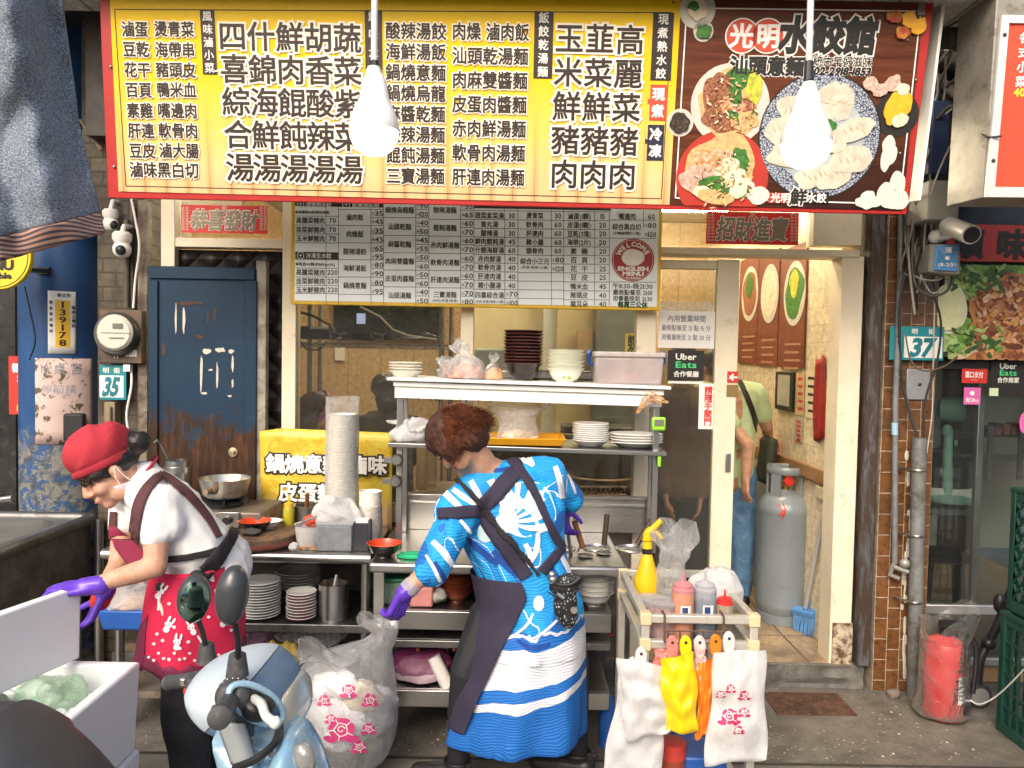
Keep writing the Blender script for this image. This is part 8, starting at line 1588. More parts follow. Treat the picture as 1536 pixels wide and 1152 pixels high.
mb = MB();mb.lathe([(.028,.04),(.026,.05),(.017,.055),(.017,Lg - .03),(.02,Lg - .025),(.02,Lg),(.012,Lg + .004)],gA,24,rot=gq,wob=lambda a,z: 1 + (.04 * cos(10 * a) if .05 < z < Lg - .03 else 0));gp = part(mb,'grip',sgr,scr)
mb = MB();mb.lathe([(.03,-.02),(.034,0),(.033,.03),(.027,.04)],gA,24,rot=gq);mb.obox(P(371,1090,1.42),(.02,.02,.04));mb.sph(P(362,1060,1.42),(.022,.03,.05),12);part(mb,'switch_housing',sgr,scr)
mb = MB()
for k in range(9): a = k * .3 + .4;q = gA + gq @ V((cos(a) * .0335,sin(a) * .0335,.02));mb.tube([q,q + gd * .012],.0012,4)
part(mb,'dial_marks',inkw,scr)
gA2,gB2 = P(292,1020,1.84),P(252,1024,1.93);gd2 = (gB2 - gA2).normalized();mb = MB();q2_ = gd2.to_track_quat('Z','Y').to_matrix();L2 = (gB2 - gA2).length;mb.lathe([(.021,0),(.018,.02),(.018,L2 - .01),(.02,L2 - .008),(.018,L2),(.008,L2 + .006)],gA2,20,rot=q2_);part(mb,'grip',sgr,scr)
mb = MB();mb.obox(P(300,1026,1.78),(.06,.05,.05),Matrix.Rotation(.5,3,'Z'));mb.tube([P(290,1040,1.76),P(306,1052,1.72)],.012,8);part(mb,'switch_housing',sgr,scr,bevel=.012)
mb = MB();mb.obox(P(276,1022,1.8),(.014,.02,.02));part(mb,'silver_switch',mat('silver',(.7,.68,.62),.25,1),scr,bevel=.003);mb = MB();mb.obox(P(282,1036,1.79),(.018,.02,.016));part(mb,'red_button',inkr,scr,bevel=.005)
mb = puff([(436,1020),(443,1024),(451,1044),(458,1072),(454,1077),(446,1062),(440,1042)],1.6,.1,2.6);part(mb,'headlight',mat('lens_cream',(.5,.5,.42),.15,var=.05,coat=.5),scr)
mb = MB()
for x_,y_ in ((322,1062),(440,1078),(408,1132)): q = hit(bvh_of(cv),x_,y_,.0)[0] or P(x_,y_,1.39);mb.lathe([(.007,0),(.006,.003),(.002,.0035)],q,12,rot=rx)
part(mb,'screw',steeld,scr)
# mirrors
def mirror(bx,by,Y0,hx,hy,Y1,w_,h_,tilt,yaw,lab,face):
    mb = MB();b0,t0 = P(bx,by,Y0),P(hx,hy + h_ * 575 / Y1 * .98,Y1);st_ = part(MB().tube(smooth_pts([b0,b0.lerp(t0,.5) + V((.006,0,0)),t0]),.006,10),'mirror_stem',black,scr);b_ = MB();b_.lathe([(.022,-.012),(.016,.03),(.009,.034)],b0,14);part(b_,'boot',sgr,st_)
    rq_ = Matrix.Rotation(yaw,3,'Z') @ Matrix.Rotation(tilt,3,'Y');c = P(hx,hy,Y1);b_ = MB();b_.sph(c,(w_,.03,h_),22,rq_);b_.sph(c + rq_ @ V((w_ * .1,0,-h_ * .45)),(w_ * .72,.022,h_ * .6),18,rq_);mm = part(remesh(b_,.005,4),'mirror',mat('mirror_shell',(.035,.04,.045),.32,var=.25,coat=.3),scr,label=lab)
    b_ = MB();s_ = -1 if face else 1;b_.lathe([(1,0),(1,.0008)],V((0,0,0)),36);b_.v = [c + rq_ @ V((v.x * w_ * .82 - (w_ * .1 if face else 0),s_ * (.0315 + v.z),v.y * h_ * .84)) for v in b_.v]
    part(b_,'mirror_glass',mat('mirror_glass',(.35,.55,.45),.03,1,.02),mm)  # green reflection is put into the glass colour itself
mirror(356,1004,1.47,348,892,1.42,.031,.057,.12,.25,'mirror showing its dark back shell',False)
mirror(310,985,1.72,291,897,1.68,.037,.054,.1,.55,'mirror turned to show its glass coloured with a green reflection',True)
# front panel, leg shield, mudguard, seat, wheels
part(remesh(puff([(330,1082),(372,1080),(412,1082),(440,1092),(432,1120),(415,1150),(395,1200),(370,1230),(352,1200),(345,1140)],1.5,.1,3.2),.007,2),'leg_shield',slb,scr)
mb = MB();mb.grid(lambda u,v: P(326 + 22 * v + 40 * u,1082 + 64 * v + 4 * u,1.385 - .02 * sin(u * 3)),8,10);part(mb,'grey_strip',mat('strip_grey',(.33,.36,.37),.45,c2=(.22,.23,.23),cut=.55),scr,solid=.006)
mb = MB();mb.lathe([(.011,0),(.011,.004),(.006,.006)],P(374,1112,1.395),18,rot=rx);part(mb,'key_lock',steel,scr)
fv = remesh(puff([(352,1156),(388,1142),(414,1120),(428,1096),(444,1088),(462,1108),(478,1140),(492,1190),(500,1260),(470,1330),(420,1340),(380,1260),(352,1200)],1.42,.12,2.4),.007,3);part(fv,'front_cowl',mat('cowl_blue',(.26,.46,.62),.25,.3,.12,5,coat=.6),scr);FB = bvh_of(fv)
mb = MB();mb.tube(smooth_pts([P(352,1152,1.36),P(385,1138,1.34),P(412,1115,1.36),P(420,1092,1.42)]),.008,6);part(mb,'gap_seam',black,scr)
mb = MB();mb.sph(P(457,1138,1.325),(.02,.016,.03),16,Matrix.Rotation(-.3,3,'Y'));part(mb,'turn_signal',glass('lens_clear',(.8,.84,.85),2.5,.3),scr);mb = MB();mb.sph(P(457,1138,1.335),(.013,.01,.02),12);part(mb,'bulb',steel,scr)
def seatf(u,v):
    x = -260 + 420 * u;yt = 1062 + .00165 * max(0,x + 40) ** 2 * 2.2 + (8 if x < 0 else 0);a = v * pi;q = P(x,yt,1.62);return q + V((0,-cos(a) * .14 * (1 if x < 60 else .9),-.12 * (1 - sin(a) ** .6) - (0)))
mb = MB();mb.grid(seatf,40,16);part(mb,'seat',mat('seat_vinyl',(.04,.042,.047),.45,var=.15,vs=12,bump=.2,bs=200),scr,solid=.01)
zb_s = seatf(.3,.5).z - .13;mb = MB();e = MB();e.sph((-1.3,1.66,zb_s - .08),(.4,.12,.14),18);e.sph((-1.0,1.64,zb_s - .16),(.3,.12,.12),16);part(remesh(e,.014,5),'rear_body',sblue,scr)
mb = MB();mb.box(-.98,-.52,1.52,1.76,.28,.33);part(mb,'footboard',sgr,scr,bevel=.01)
for x_,y_ in ((-.28,1.46),(-1.45,1.68)):
    rw = Matrix.Rotation(R(90),3,'X');mb = MB();mb.lathe([(.17,-.045),(.21,-.03),(.222,0),(.21,.03),(.17,.045),(.16,.0)],(x_,y_,.222),32,rot=rw,cap0=False,cap1=False);w_o = part(mb,'wheel',rubber,scr);mb = MB();mb.lathe([(.165,-.03),(.05,-.04),(.05,.04),(.165,.03)],(x_,y_,.222),28,rot=rw);part(mb,'rim',steel,w_o)
mb = MB();mb.tube([(-.28,1.46,.222),P(400,1170,1.48)],.03,10);part(mb,'fork',sgr,scr)
# --- trash bag in the woman's hand
tbg = thing('trash_bag','full clear rubbish bag with pink rose print being lifted by its neck','trash bag',(P(520,1140,3.04).x,3.04,0));mb = MB();rs = []
for y,c,w_,ry in ((1146,522,66,.1),(1136,524,118,.16),(1110,522,146,.19),(1062,520,156,.2),(1012,519,152,.2),(992,524,136,.17),(978,540,100,.12),(966,566,54,.07),(955,578,34,.045),(945,579,38,.045),(934,572,54,.06),(926,566,62,.06)):
    q = P(c,y,3.04);rw_ = w_ / 2 * 3.04 / F;rs.append([q + V((cos(a) * rw_,sin(a) * ry,.012 * sin(3 * a) * (y < 960))) for a in [k / 44 * 2 * pi for k in range(44)]])
mb.rings(rs,True,False);mb.crumple(.012,12,2);mb.crumple(.005,34,5)
for k in range(len(mb.v)): mb.v[k].z = max(.004,mb.v[k].z)
part(mb,'bag_film',film('trash_film',(.93,.94,.96),.2,.42,.2,.3,12,.6),tbg,sub=1,ang=80);TBV = bvh_of(mb)
mb = MB();mb.tube([P(452,985,2.98),P(448,960,2.98),P(462,940 + 20,2.94),P(478,972,2.93)],.004,6);mb.grid(lambda u,v: P(446 + 84 * u + 4 * sin(v * 9),1000 - 42 * v * (1 - .5 * u) - 8 * sin(u * 7),2.92 + .05 * sin(u * 5 + v * 3)),16,8);part(mb,'torn_side',bagf,tbg)
cs = [mat('rub_white',(.88,.88,.89),.5,var=.05,bump=.5,bs=30),mat('rub_green',(.35,.45,.16),.7,var=.4,vs=30,c2=(.6,.6,.4),cut=.55),mat('rub_tan',(.62,.55,.42),.7,var=.3,vs=30)]
mb = MB()
for k in range(26):
    y = rnd.uniform(1010,1125);s_ = math.sqrt(max(0,1 - ((y - 1065) / 90) ** 2)) * .8;mb.m = 1 if y > 1110 and rnd.random() < .6 else rnd.choice((0,0,0,2));q = P(520 + rnd.uniform(-64,64) * s_,y,3.04 + rnd.uniform(-.12,.12));st0 = len(mb.v);r_ = rnd.uniform(.06,.1);mb.sph(q,(r_,r_ * .8,r_ * .7),18,Matrix.Rotation(rnd.random() * 3,3,'X'));mb.crumple(.03,13,k,st0);mb.crumple(.008,45,k,st0)
for k in range(len(mb.v)): mb.v[k].z = max(.012,mb.v[k].z)
part(mb,'rubbish',cs,tbg)
def rose(mb,bv,cx,cy_,r_,off,leaf=True):
    decal(mb,bv,blob(cx,cy_,r_ * .6,r_ * .55,18,.2,cx),off)
    for k in range(6): a = k * 2 * pi / 6 + cx;decal(mb,bv,blob(cx + cos(a) * r_ * .56,cy_ + sin(a) * r_ * .5,r_ * .46,r_ * .36,14,.2,k + cx,a + pi / 2),off + .0004 * k)
    for dx,dy,rt_ in ((-.85,.72,.35),(.85,.7,-.35)): q = [(cx + dx * r_ * .95 + r_ * (.42 * cos(t) * (1 if abs(cos(t)) < .9 else 1.15) * cos(rt_) - .24 * sin(t) * sin(rt_)),cy_ + dy * r_ + r_ * (.42 * cos(t) * sin(rt_) + .24 * sin(t) * cos(rt_))) for t in [j * pi / 6 for j in range(12)]];decal(mb,bv,q,off)
def rose_lines(mb,bv,x,y,r_,off):
    w_ = max(1.1,r_ * .075);ribbon(bv,[(x + cos(t) * r_ * (.1 + .035 * t),y + sin(t) * r_ * (.09 + .032 * t),w_) for t in [j * .75 for j in range(9)]],off,3,mb)
    for k in range(5): a = k * 2 * pi / 5 + x + .6;ribbon(bv,[(x + cos(a + t_) * r_ * (.42 + .1 * abs(t_) + .06 * (k % 2)),y + sin(a + t_) * r_ * (.38 + .1 * abs(t_) + .05 * (k % 2)),w_) for t_ in (-.55,-.2,.2,.55)],off,3,mb);ribbon(bv,[(x + cos(a + .62) * r_ * q_,y + sin(a + .62) * r_ * q_ * .9,w_) for q_ in (.45,.65,.9)],off,3,mb)
mb = MB()
for x,y,r_ in ((512,1093,21),(523,1036,11),(554,1049,11),(487,1050,9),(552,1092,10),(497,1077,8),(538,1119,11)): rose(mb,TBV,x,y,r_,.004)
part(mb,'rose_print',mat('rose_pink',(.62,.05,.2),.6,var=.15),tbg);mb = MB()
for x,y,r_ in ((512,1093,21),(523,1036,11),(554,1049,11),(487,1050,9),(552,1092,10),(497,1077,8),(538,1119,11)):
    rose_lines(mb,TBV,x,y,r_,.0085)
part(mb,'rose_lines',inkw,tbg)
# --- sauce cart
ct = thing('sauce_cart','steel tube condiment cart with plastic corner joints and hanging bags','cart',(.66,2.95,0));tube_m = mat('cart_tube',(.55,.53,.47),.4,.4,.1,c2=(.35,.3,.2),cut=.66);joint = mat('joint_cream',(.6,.5,.3),.5,var=.1)
f0,f1 = P(968,925,2.66),P(1130,931,2.66);k0,k1 = V((P(938,860,3.25).x,3.22,f0.z)),V((f1.x,3.22,f1.z));zt_ = (f0.z + f1.z) / 2;cxs = (f0.x,f1.x)
def tubebox(mb,p,q,s_=.014):
    p,q = V(p),V(q);d = (q - p);rt_ = d.to_track_quat('X','Z').to_matrix();mb.obox((p + q) / 2,(d.length,s_ * 2,s_ * 2),rt_)
zt2 = P(1048,962,2.66).z;ztray = zt2 - .01;zlo = .12
for zz in (zt_,ztray,zlo):
    for yy in (2.66,3.22): mb = MB();tubebox(mb,(cxs[0] + .018,yy,zz),(cxs[1] - .018,yy,zz));part(mb,'rail',tube_m,ct,bevel=.003)
    for x_ in cxs: mb = MB();tubebox(mb,(x_,2.678,zz),(x_,3.202,zz));part(mb,'rail',tube_m,ct,bevel=.003)
for x_ in cxs:
    for yy in (2.66,3.22): mb = MB();mb.box(x_ - .0145,x_ + .0145,yy - .0145,yy + .0145,.0,zt_ + .012);part(mb,'leg',tube_m,ct,bevel=.003)
for x_ in cxs:
    for yy in (2.66,3.22):
        for zz in (zt_,ztray,zlo): mb = MB();mb.box(x_ - .02,x_ + .02,yy - .02,yy + .02,zz - .022,zz + .022);part(mb,'corner_joint',joint,ct,bevel=.004)
mb = MB();mb.box(cxs[0] - .005,cxs[1] + .005,2.682,3.2,ztray - .004,ztray + .004);part(mb,'tray',steeld,ct);mb = MB();mb.box(cxs[0] - .004,cxs[1] + .004,2.682,3.2,zlo - .004,zlo + .004);part(mb,'lower_tray',steeld,ct)
mb = MB();hx0,hx1 = P(998,915,2.63),P(1087,918,2.63)
for q,yb in ((hx0,951),(hx1,954)):
    e_ = P(768 + (q.x / 2.63) * F,yb,2.63);mb.tube([V((q.x,2.69,zt_ + .018)),V((q.x,2.64,zt_ + .018)),V((q.x,2.632,zt_ - .06)),V((q.x,2.632,zt_ - .075))],.004,6)
for zz in (zt_ - .035,zt_ - .075): mb.tube([(hx0.x,2.632,zz),(hx1.x,2.632,zz)],.003,6)
for k in range(5): x_ = hx0.x + (hx1.x - hx0.x) * (k + .3) / 5;mb.tube([(x_,2.632,zt_ - .035),(x_,2.632,zt_ - .085),(x_,2.612,zt_ - .095),(x_,2.6,zt_ - .085)],.003,6)
part(mb,'hook_rack',mat('rust_wire',(.14,.08,.05),.6,.4),ct)
zTr = ztray + .005
def oncart(px,Y_): return V((P(px,940,Y_).x,Y_,zTr))
def squeeze(px,Y_,r_,h,body,cap,lab,fill=None,txt_=True):
    q = oncart(px,Y_);t = thing('sauce_bottle',lab,'sauce bottle',q);mb = MB();mb.lathe([(r_ * .94,0),(r_,.006),(r_,h * .68),(r_ * .97,h * .7)],q,24);part(mb,'bottle',body,t);mb = MB();mb.lathe([(r_ * 1.0,h * .7),(r_ * 1.0,h * .74),(r_ * .86,h * .76),(r_ * .86,h * .81),(r_ * .5,h * .84),(r_ * .16,h * .86),(r_ * .1,h)],q,24);part(mb,'cap',cap,t)
    if fill: mb = MB();mb.lathe([(r_ * .95,.004),(r_ * .97,h * fill[0])],q,24);part(mb,'sauce',fill[1],t)
    if txt_: pl = Pl(q + V((0,-r_ - .001,h * .45)),(1,0,0),(0,0,1));mb = MB();mb.grid(lambda u,v: q + V((sin((u - .4) * .9) * (r_ + .0012),-cos((u - .4) * .9) * (r_ + .0012),h * (.36 + .16 * v))),6,3);part(mb,'label_sticker',inkw,t);mb = MB();mb.grid(lambda u,v: q + V((sin((u - .5) * .5) * (r_ + .0022),-cos((u - .5) * .5) * (r_ + .0022),h * (.38 + .12 * v))),4,3);part(mb,'label_print',mat('label_navy',(.02,.05,.16),.5),t)
squeeze(1023,2.72,.04,.235,mat('sauce_pink',(.52,.24,.15),.35,var=.06),mat('cap_pink',(.52,.2,.22),.35),'pinkish sauce squeeze bottle on the cart, leftmost of three')
squeeze(1056,2.74,.041,.23,film('bottle_film',(.6,.68,.78),.42,.3,.15,.05),film('cap_film',(.75,.76,.8),.6,.3),'clear squeeze bottle of dark sauce in the middle of the cart',(.52,mat('sauce_blue',(.04,.06,.1),.3)))
squeeze(1086,2.73,.03,.17,film('bottle_film2',(.68,.55,.4),.55,.3,.15,.05),mat('cap_red2',(.6,.03,.03),.35),'small red capped squeeze bottle of dark sauce on the cart',(.4,mat('soy',(.02,.015,.012),.25)),False)
sp_ = thing('spray_bottle','yellow pump bottle with bent spout at the back of the cart','spray bottle',oncart(968,3.08));q = oncart(968,3.08);yb = mat('bottle_yellow',(.78,.48,.01),.35);mb = MB();mb.lathe([(.048,0),(.052,.01),(.05,.1),(.024,.19),(.02,.205)],q,24);part(mb,'bottle',yb,sp_);mb = MB();mb.lathe([(.022,.206),(.022,.226)],q,16);part(mb,'collar',black,sp_);mb = MB();mb.lathe([(.02,.227),(.018,.255),(.024,.262)],q,16);mb.tube(smooth_pts([q + V((0,0,.262)),q + V((.0,-.005,.29)),q + V((.02,-.01,.31)),q + V((.05,-.015,.345))]),[.02,.02,.02,.019,.018,.017,.016,.016,.016,.015,.014,.013,.013,.012,.012,.011][:16],10);mb.tube([q + V((.03,-.01,.3)),q + V((.055,-.012,.27))],.008,8);part(mb,'pump_head',yb,sp_)
bag('plastic_bag','open clear bag standing at the back of the cart',oncart(1003,3.06),.14,.12,.33,.34,bagf,None,.4,52,.05,.02)
bag('plastic_bag','crumpled white bag behind the sauce bottles on the cart',oncart(1072,3.0),.22,.16,.2,.4,bagw,None,.4,53,0,.035)
for px_,Y_,m_,lab,r_,h in ((975,2.84,bagw,'white round tub in front of the yellow pump bottle',.052,.09),(992,2.74,film('pink_tub',(.75,.5,.5),.7,.2),'pink tinted plastic tub at the front left of the cart',.058,.11)):
    q = oncart(px_,Y_);t = thing('plastic_tub',lab,'tub',q);mb = MB();mb.lathe([(r_ * .85,0),(r_,h)],q,26);part(mb,'tub',m_,t);mb = MB();mb.lathe([(r_ * 1.04,h),(r_ * 1.06,h + .004),(r_ * 1.04,h + .012),(r_ * .9,h + .014)],q,26);part(mb,'lid',bagf,t)
# bags hanging on the hooks
def hangbag(lab,corners,tab,Y_,m_,seed,th=.02,tabm=None,prints=None,bulge=.03,group=None):
    t = thing('carrier_bags',lab,'carrier bags',P(tab[0],max(c[1] for c in corners),Y_));(ax_,ay),(bx_,by),(cx,cy_),(dx,dy) = corners;mb = MB()
    def fn(u,v,s_):
        x = (ax_ * (1 - u) + bx_ * u) * (1 - v) + (dx * (1 - u) + cx * u) * v;y = (ay * (1 - u) + by * u) * (1 - v) + (dy * (1 - u) + cy_ * u) * v
        x += 4 * sin(v * 9 + seed) * (u - .5) * 2 * .6;y += 3 * sin(u * 8 + seed) * (1 if v > .5 else .5);n = noise.noise(V((u * 4,v * 5,seed))) * .018 + noise.noise(V((u * 13,v * 5,seed + 4))) * .006
        return P(x,y,Y_ + s_ * (bulge * sin(pi * u) * (.4 + .6 * sin(pi * min(1,v * .9 + .05))) * 1.0 + .003) + n)
    nu,nv = 22,26;fr_ = [[fn(i / nu,j / nv,-1) for i in range(nu + 1)] for j in range(nv + 1)];bk_ = [[fn(i / nu,j / nv,.6) for i in range(nu + 1)] for j in range(nv + 1)]
    mb.rings([r + list(reversed(b_)) for r,b_ in zip(fr_,bk_)]);part(mb,'bag_stack',m_,t,ang=70);bv = bvh_of(mb)
    tm_ = MB();tx,ty = tab;pts = []
    for k in range(24): a = 2 * pi * k / 24;pts.append((tx + 9 * cos(a),ty + (14 if sin(a) > 0 else 26) * -sin(a) * (1 if sin(a) > 0 else .9)))
    q = [P(x,y,Y_ - .012) for x,y in pts];tm_.prism(q,V((0,.012,0)));part(tm_,'handle_tab',tabm or m_,t,bevel=.003);hb_ = MB();hb_.sph(P(tx,ty - 4,Y_ - .013),(.0055,.003,.0055),8);part(hb_,'hook_hole',ink,t)
    if prints: mb = MB();[rose(mb,bv,x,y,r_,.003,True) for x,y,r_ in prints];part(mb,'rose_print',mat('rose_deep',(.5,.02,.12),.6),t);mb = MB();[rose_lines(mb,bv,x,y,r_,.0075) for x,y,r_ in prints];part(mb,'rose_lines',inkw,t)
    return t
pw_ = film('bag_white',(.93,.93,.93),.86,.14,.25,.16,16,.5);py_ = mat('bag_yellow',(.82,.58,.008),.35,var=.06,bump=.15,bs=40);ppk = mat('bag_pink',(.68,.2,.18),.4,var=.1);por = mat('bag_orange',(.8,.2,.015),.4,var=.1);pst = mat('bag_striped',(.75,.6,.58),.4,var=.05,c2=(.6,.1,.08),cut=.56)
hangbag('stack of white carrier bags hanging at the left front of the cart',[(926,985),(1002,1000),(1008,1096),(940,1112)],(962,985),2.585,pw_,1)
hangbag('long white carrier bags hanging lowest under the left white stack',[(930,1010),(990,1020),(995,1165),(902,1165)],(950,1000),2.63,pw_,2)
hangbag('stack of pink carrier bags peeking out behind the yellow ones',[(980,975),(1022,972),(1012,1010),(982,1015)],(1009,968),2.6,ppk,3,bulge=.015)
hangbag('stack of yellow carrier bags hanging from the middle hook',[(988,990),(1042,978),(1048,1100),(1000,1098)],(1029,968),2.575,py_,4)
hangbag('striped red and white carrier bags beside the yellow stack',[(1040,985),(1062,985),(1062,1040),(1045,1040)],(1050,968),2.61,pst,5,bulge=.012)
hangbag('stack of orange carrier bags hanging behind the rose printed ones',[(1046,995),(1080,985),(1064,1100),(1044,1110)],(1074,966),2.6,por,6,bulge=.02)
hangbag('stack of white carrier bags with red rose print at the cart corner',[(1072,978),(1148,974),(1150,1138),(1056,1148)],(1094,962),2.57,pw_,7,prints=[(1094,1074,14),(1116,1042,8),(1115,1068,8),(1096,1032,7),(1081,1040,6),(1108,1094,7)])
jr = thing('red_jar','red lidded jar on the lower tray of the cart','jar',V((P(1008,1140,2.75).x,2.75,zlo + .005)));q = V((P(1008,1140,2.75).x,2.75,zlo + .005));hj = P(1008,1112,2.75).z - q.z;mb = MB();mb.lathe([(.045,0),(.048,hj * .7)],q,22);part(mb,'jar',mat('jar_red',(.3,.06,.03),.35),jr);mb = MB();mb.lathe([(.05,hj * .7),(.05,hj),(.03,hj + .003)],q,22);part(mb,'lid',mat('lid_red2',(.55,.05,.04),.4),jr)
mb = MB();q = V((P(1050,1148,2.78).x,2.8,zlo + .005));mb.box(q.x - .07,q.x + .09,2.74,3.0,q.z,q.z + .12);solo(mb,'blue_box',mat('basin_blue',(.02,.1,.4),.4),'blue plastic box beside the red jar on the lower cart tray','box',bevel=.01)
mb = MB();mb.tube([(P(918,1090,3.2).x,3.3,.0),(P(918,1090,3.2).x,3.3,.2)],.045,16);solo(mb,'blue_bucket',mat('basin_blue',(.02,.1,.4),.4),'small blue bucket behind the hanging white bags','bucket')
# --- right: extinguisher in a bag, trolley, crates, drain cover, wire
ex = thing('fire_extinguisher','red fire extinguisher with white label wrapped in a clear bag','fire extinguisher',(P(1412,1062,3.62).x,3.62,0));qx = P(1414,1062,3.62).x;zt = P(1414,955,3.62).z
mb = MB();mb.lathe([(.092,.01),(.098,.02),(.098,zt - .06),(.085,zt - .02),(.045,zt),(.03,zt + .01)],(qx,3.62,0),32);part(mb,'cylinder',mat('ext_red',(.5,.035,.035),.35,coat=.3),ex);mb = MB();mb.lathe([(.03,zt + .01),(.03,zt + .05)],(qx,3.62,0),14);mb.obox((qx + .02,3.6,zt + .07),(.12,.03,.03));mb.tube(smooth_pts([V((qx + .03,3.6,zt + .05)),V((qx + .12,3.58,zt - .02)),V((qx + .11,3.57,zt - .25))]),.012,8);part(mb,'valve',black,ex)
mb = MB();mb.grid(lambda u,v: V((qx + sin((u - .35) * .9 + .45) * .0992,3.62 - cos((u - .35) * .9 + .45) * .0992,.1 + .13 * v)),8,4);lb_x = part(mb,'label',mpaper,ex);mb = MB()
for j in range(5): mb.grid(lambda u,v: V((qx + sin((u * .8 - .3) * .9 + .45) * .0999,3.62 - cos((u * .8 - .3) * .9 + .45) * .0999,.12 + .02 * j + .006 * v)),6,1)
part(mb,'label_print',mat('print_grey',(.3,.3,.35),.6),lb_x)
mb = MB();rs = []
for z,r_,dx in ((.006,.105,-.01),(.03,.128,-.014),(.09,.114,-.005),(.2,.106,.0),(.33,.108,.004),(.4,.104,.006),(.45,.112,.014),(.49,.12,.02)): rs.append([V((qx + dx + cos(a) * r_ * 1.06,3.62 + sin(a) * r_ * .95,z + ((.055 * cos(a) + .03 * sin(3 * a)) if z > .42 else 0))) for a in [k / 40 * 2 * pi for k in range(40)]])
mb.rings(rs,True,False);mb.crumple(.016,9,3);mb.crumple(.006,34,3)
for k in range(len(mb.v)): mb.v[k].z = max(.004,mb.v[k].z)
part(mb,'bag_film',film('ext_film',(.72,.7,.66),.06,.4,.12,.5,9,.9),ex,sub=1,ang=80)
tl = thing('folding_trolley','black folding trolley with grey wheel beside the green crates','trolley',P(1465,1045,3.75));mb = MB();mb.tube(smooth_pts([P(1520,880,3.7),P(1500,930,3.7),P(1482,965,3.72),P(1470,990,3.72),P(1466,1025,3.72)]),.022,10);mb.tube([P(1498,945,3.7),P(1520,935,3.75)],.02,8);mb.sph(P(1500,905,3.68),(.03,.03,.05),12);mb.sph(P(1484,965,3.7),(.035,.03,.03),12);part(mb,'frame',black,tl)
q = V((P(1468,1028,3.72).x,3.72,.062));mb = MB();mb.lathe([(.045,-.018),(.06,-.012),(.062,0),(.06,.012),(.045,.018)],q,28,rot=rx);wl_ = part(mb,'wheel',rubber,tl);mb = MB();mb.lathe([(.044,-.02),(.02,-.022),(.02,.022),(.044,.02)],q,24,rot=rx);part(mb,'rim',mat('rim_grey',(.2,.2,.19),.5),wl_)
gcr = mat('crate_green',(.008,.05,.035),.38,var=.2)
def crate(x0,x1,y0,y1,z0,z1,lab,diag):
    t = thing('plastic_crate',lab,'crate',((x0 + x1) / 2,(y0 + y1) / 2,z0),'green crates stacked at the right edge');mb = MB();th = .012
    for zz0,zz1 in ((z0,z0 + .05),(z1 - .06,z1)): mb.box(x0,x0 + th,y0,y1,zz0,zz1);mb.box(x1 - th,x1,y0,y1,zz0,zz1);mb.box(x0 + th,x1 - th,y0,y0 + th,zz0,zz1);mb.box(x0 + th,x1 - th,y1 - th,y1,zz0,zz1)
    for xx in (x0,x1 - .03):
        for yy in (y0,y1 - .03): mb.box(xx - .002,xx + .032,yy - .002,yy + .032,z0 + .001,z1 - .001)
    mb.box(x0 - .006,x0 - .0005,y0 - .004,y1 + .004,z1 - .02,z1 - .004);mb.box(x0 + th,x1 - th,y0 + th,y1 - th,z0 + .004,z0 + .012);part(mb,'frame',gcr,t,bevel=.003)
    mb = MB()
    def bar(a,c): tubebox(mb,a,c,.0045)
    n = 9;zz = [z0 + .05 + (z1 - z0 - .11) * k / 6 for k in range(7)]
    for k in range(n + 1):
        y_ = y0 + .03 + (y1 - y0 - .06) * k / n
        if diag:
            for j in range(6): y2 = min(y1 - .03,y_ + (y1 - y0 - .06) / n);bar((x0 + .006,y_,zz[j]),(x0 + .006,y2,zz[j + 1]));bar((x0 + .006,y2,zz[j]),(x0 + .006,y_,zz[j + 1]))
        else: bar((x0 + .006,y_,zz[0]),(x0 + .006,y_,zz[-1]))
    if not diag:
        for z_ in zz[1:-1]: bar((x0 + .0065,y0 + .03,z_),(x0 + .0065,y1 - .03,z_))
    for k in range(9): x_ = x0 + .03 + (x1 - x0 - .06) * k / 8;bar((x_,y0 + .006,zz[0]),(x_,y0 + .006,zz[-1]));bar((x_,y1 - .006,zz[0]),(x_,y1 - .006,zz[-1]))
    for z_ in zz[1:-1:2]: bar((x0 + .03,y0 + .0065,z_),(x1 - .03,y0 + .0065,z_));bar((x0 + .03,y1 - .0065,z_),(x1 - .03,y1 - .0065,z_))
    part(mb,'lattice',gcr,t);return t
xc0 = P(1494,1100,3.5).x;zm_ = P(1500,925,3.4).z
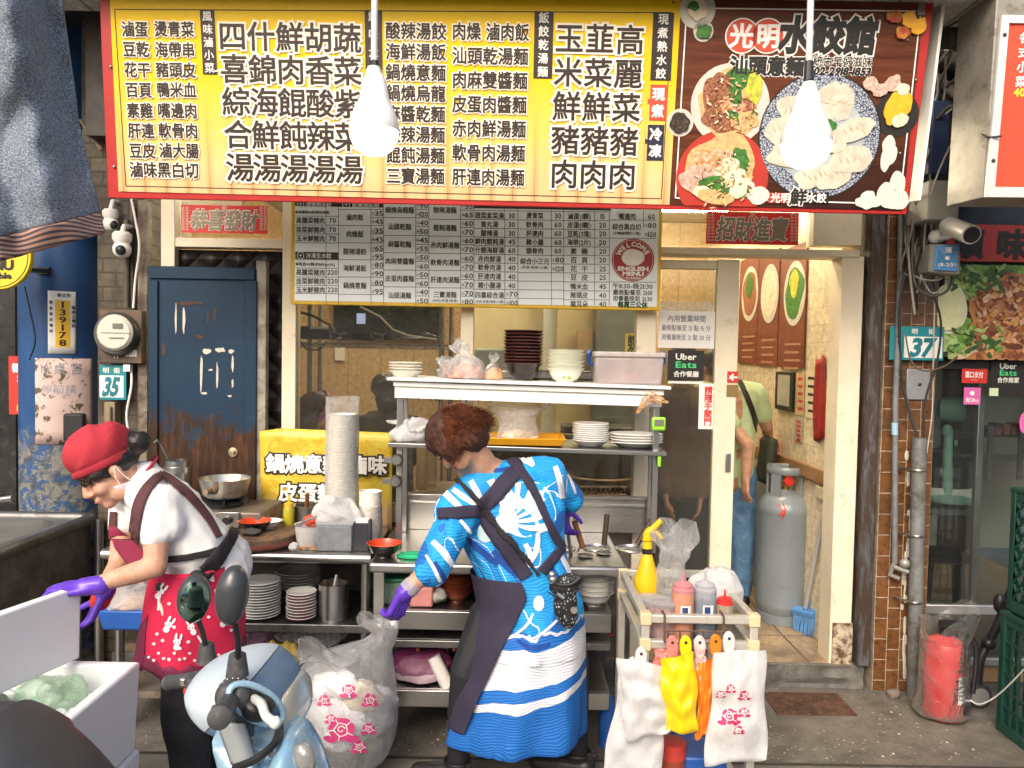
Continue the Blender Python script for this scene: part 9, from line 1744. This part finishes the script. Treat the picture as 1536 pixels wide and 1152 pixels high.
crate(xc0,xc0 + .42,2.98,3.5,0,zm_,'lower dark green plastic crate with square lattice at the right edge',False);crate(xc0 + .025,xc0 + .44,3.0,3.5,zm_ + .004,P(1510,735,3.4).z,'upper dark green plastic crate with diagonal lattice at the right edge',True)
mb = MB();mb.tube(smooth_pts([P(1445,1030,3.6),P(1456,1050,3.56),P(1472,1056,3.5),P(1500,1040,3.4),P(1540,1000,3.2)]),.0032,7);solo(mb,'white_wire',mpaper,'pale wire looping from the bagged extinguisher to the green crates','wire')
dc = thing('drain_cover','rusty rectangular drain cover with raised studs set in the pavement','drain cover',PZ(1215,1055,0));c4 = [PZ(1157,1039,.004),PZ(1270,1039,.004),PZ(1284,1071,.004),PZ(1166,1071,.004)];x0,x1 = c4[3].x,c4[2].x;y0,y1 = c4[3].y,c4[0].y
rst = mat('rust_iron',(.09,.05,.035),.7,.3,.35,12,c2=(.16,.08,.05),cut=.55,bump=.3);mb = MB();mb.box(x0,x1,y0,y1,-.01,.008);part(mb,'plate',rst,dc);mb = MB()
for i in range(16):
    for j in range(8): x_ = x0 + (x1 - x0) * (i + .5 + .25 * (j % 2)) / 16.5;y_ = y0 + (y1 - y0) * (j + .5) / 8;mb.obox((x_,y_,.0095),(.016,.009,.005),Matrix.Rotation(.8 if (i + j) % 2 else -.8,3,'Z'))
st_d = part(mb,'studs',rst,dc);st_d['kind'] = 'stuff'
mb = MB()
for k in range(110): x_,y_ = rnd.uniform(-.7,2.1),rnd.uniform(3.2,3.85);r_ = rnd.uniform(.003,.008);mb.sph((x_,y_,r_ * .4),(r_,r_ * .8,r_ * .5),6)
pb_m = solo(mb,'pebbles',mat('pebble',(.36,.33,.28),.7,var=.4,vs=3),'loose pale pebbles and scraps strewn on the pavement','pebbles',kind='stuff')
mb = MB();mb.sph(PZ(1341,1040,.02),(.035,.03,.028),14);mb.crumple(.01,20);solo(mb,'stone',mat('stone_pink',(.2,.16,.14),.8,var=.2),'rounded stone at the foot of the tiled pillar','stone')
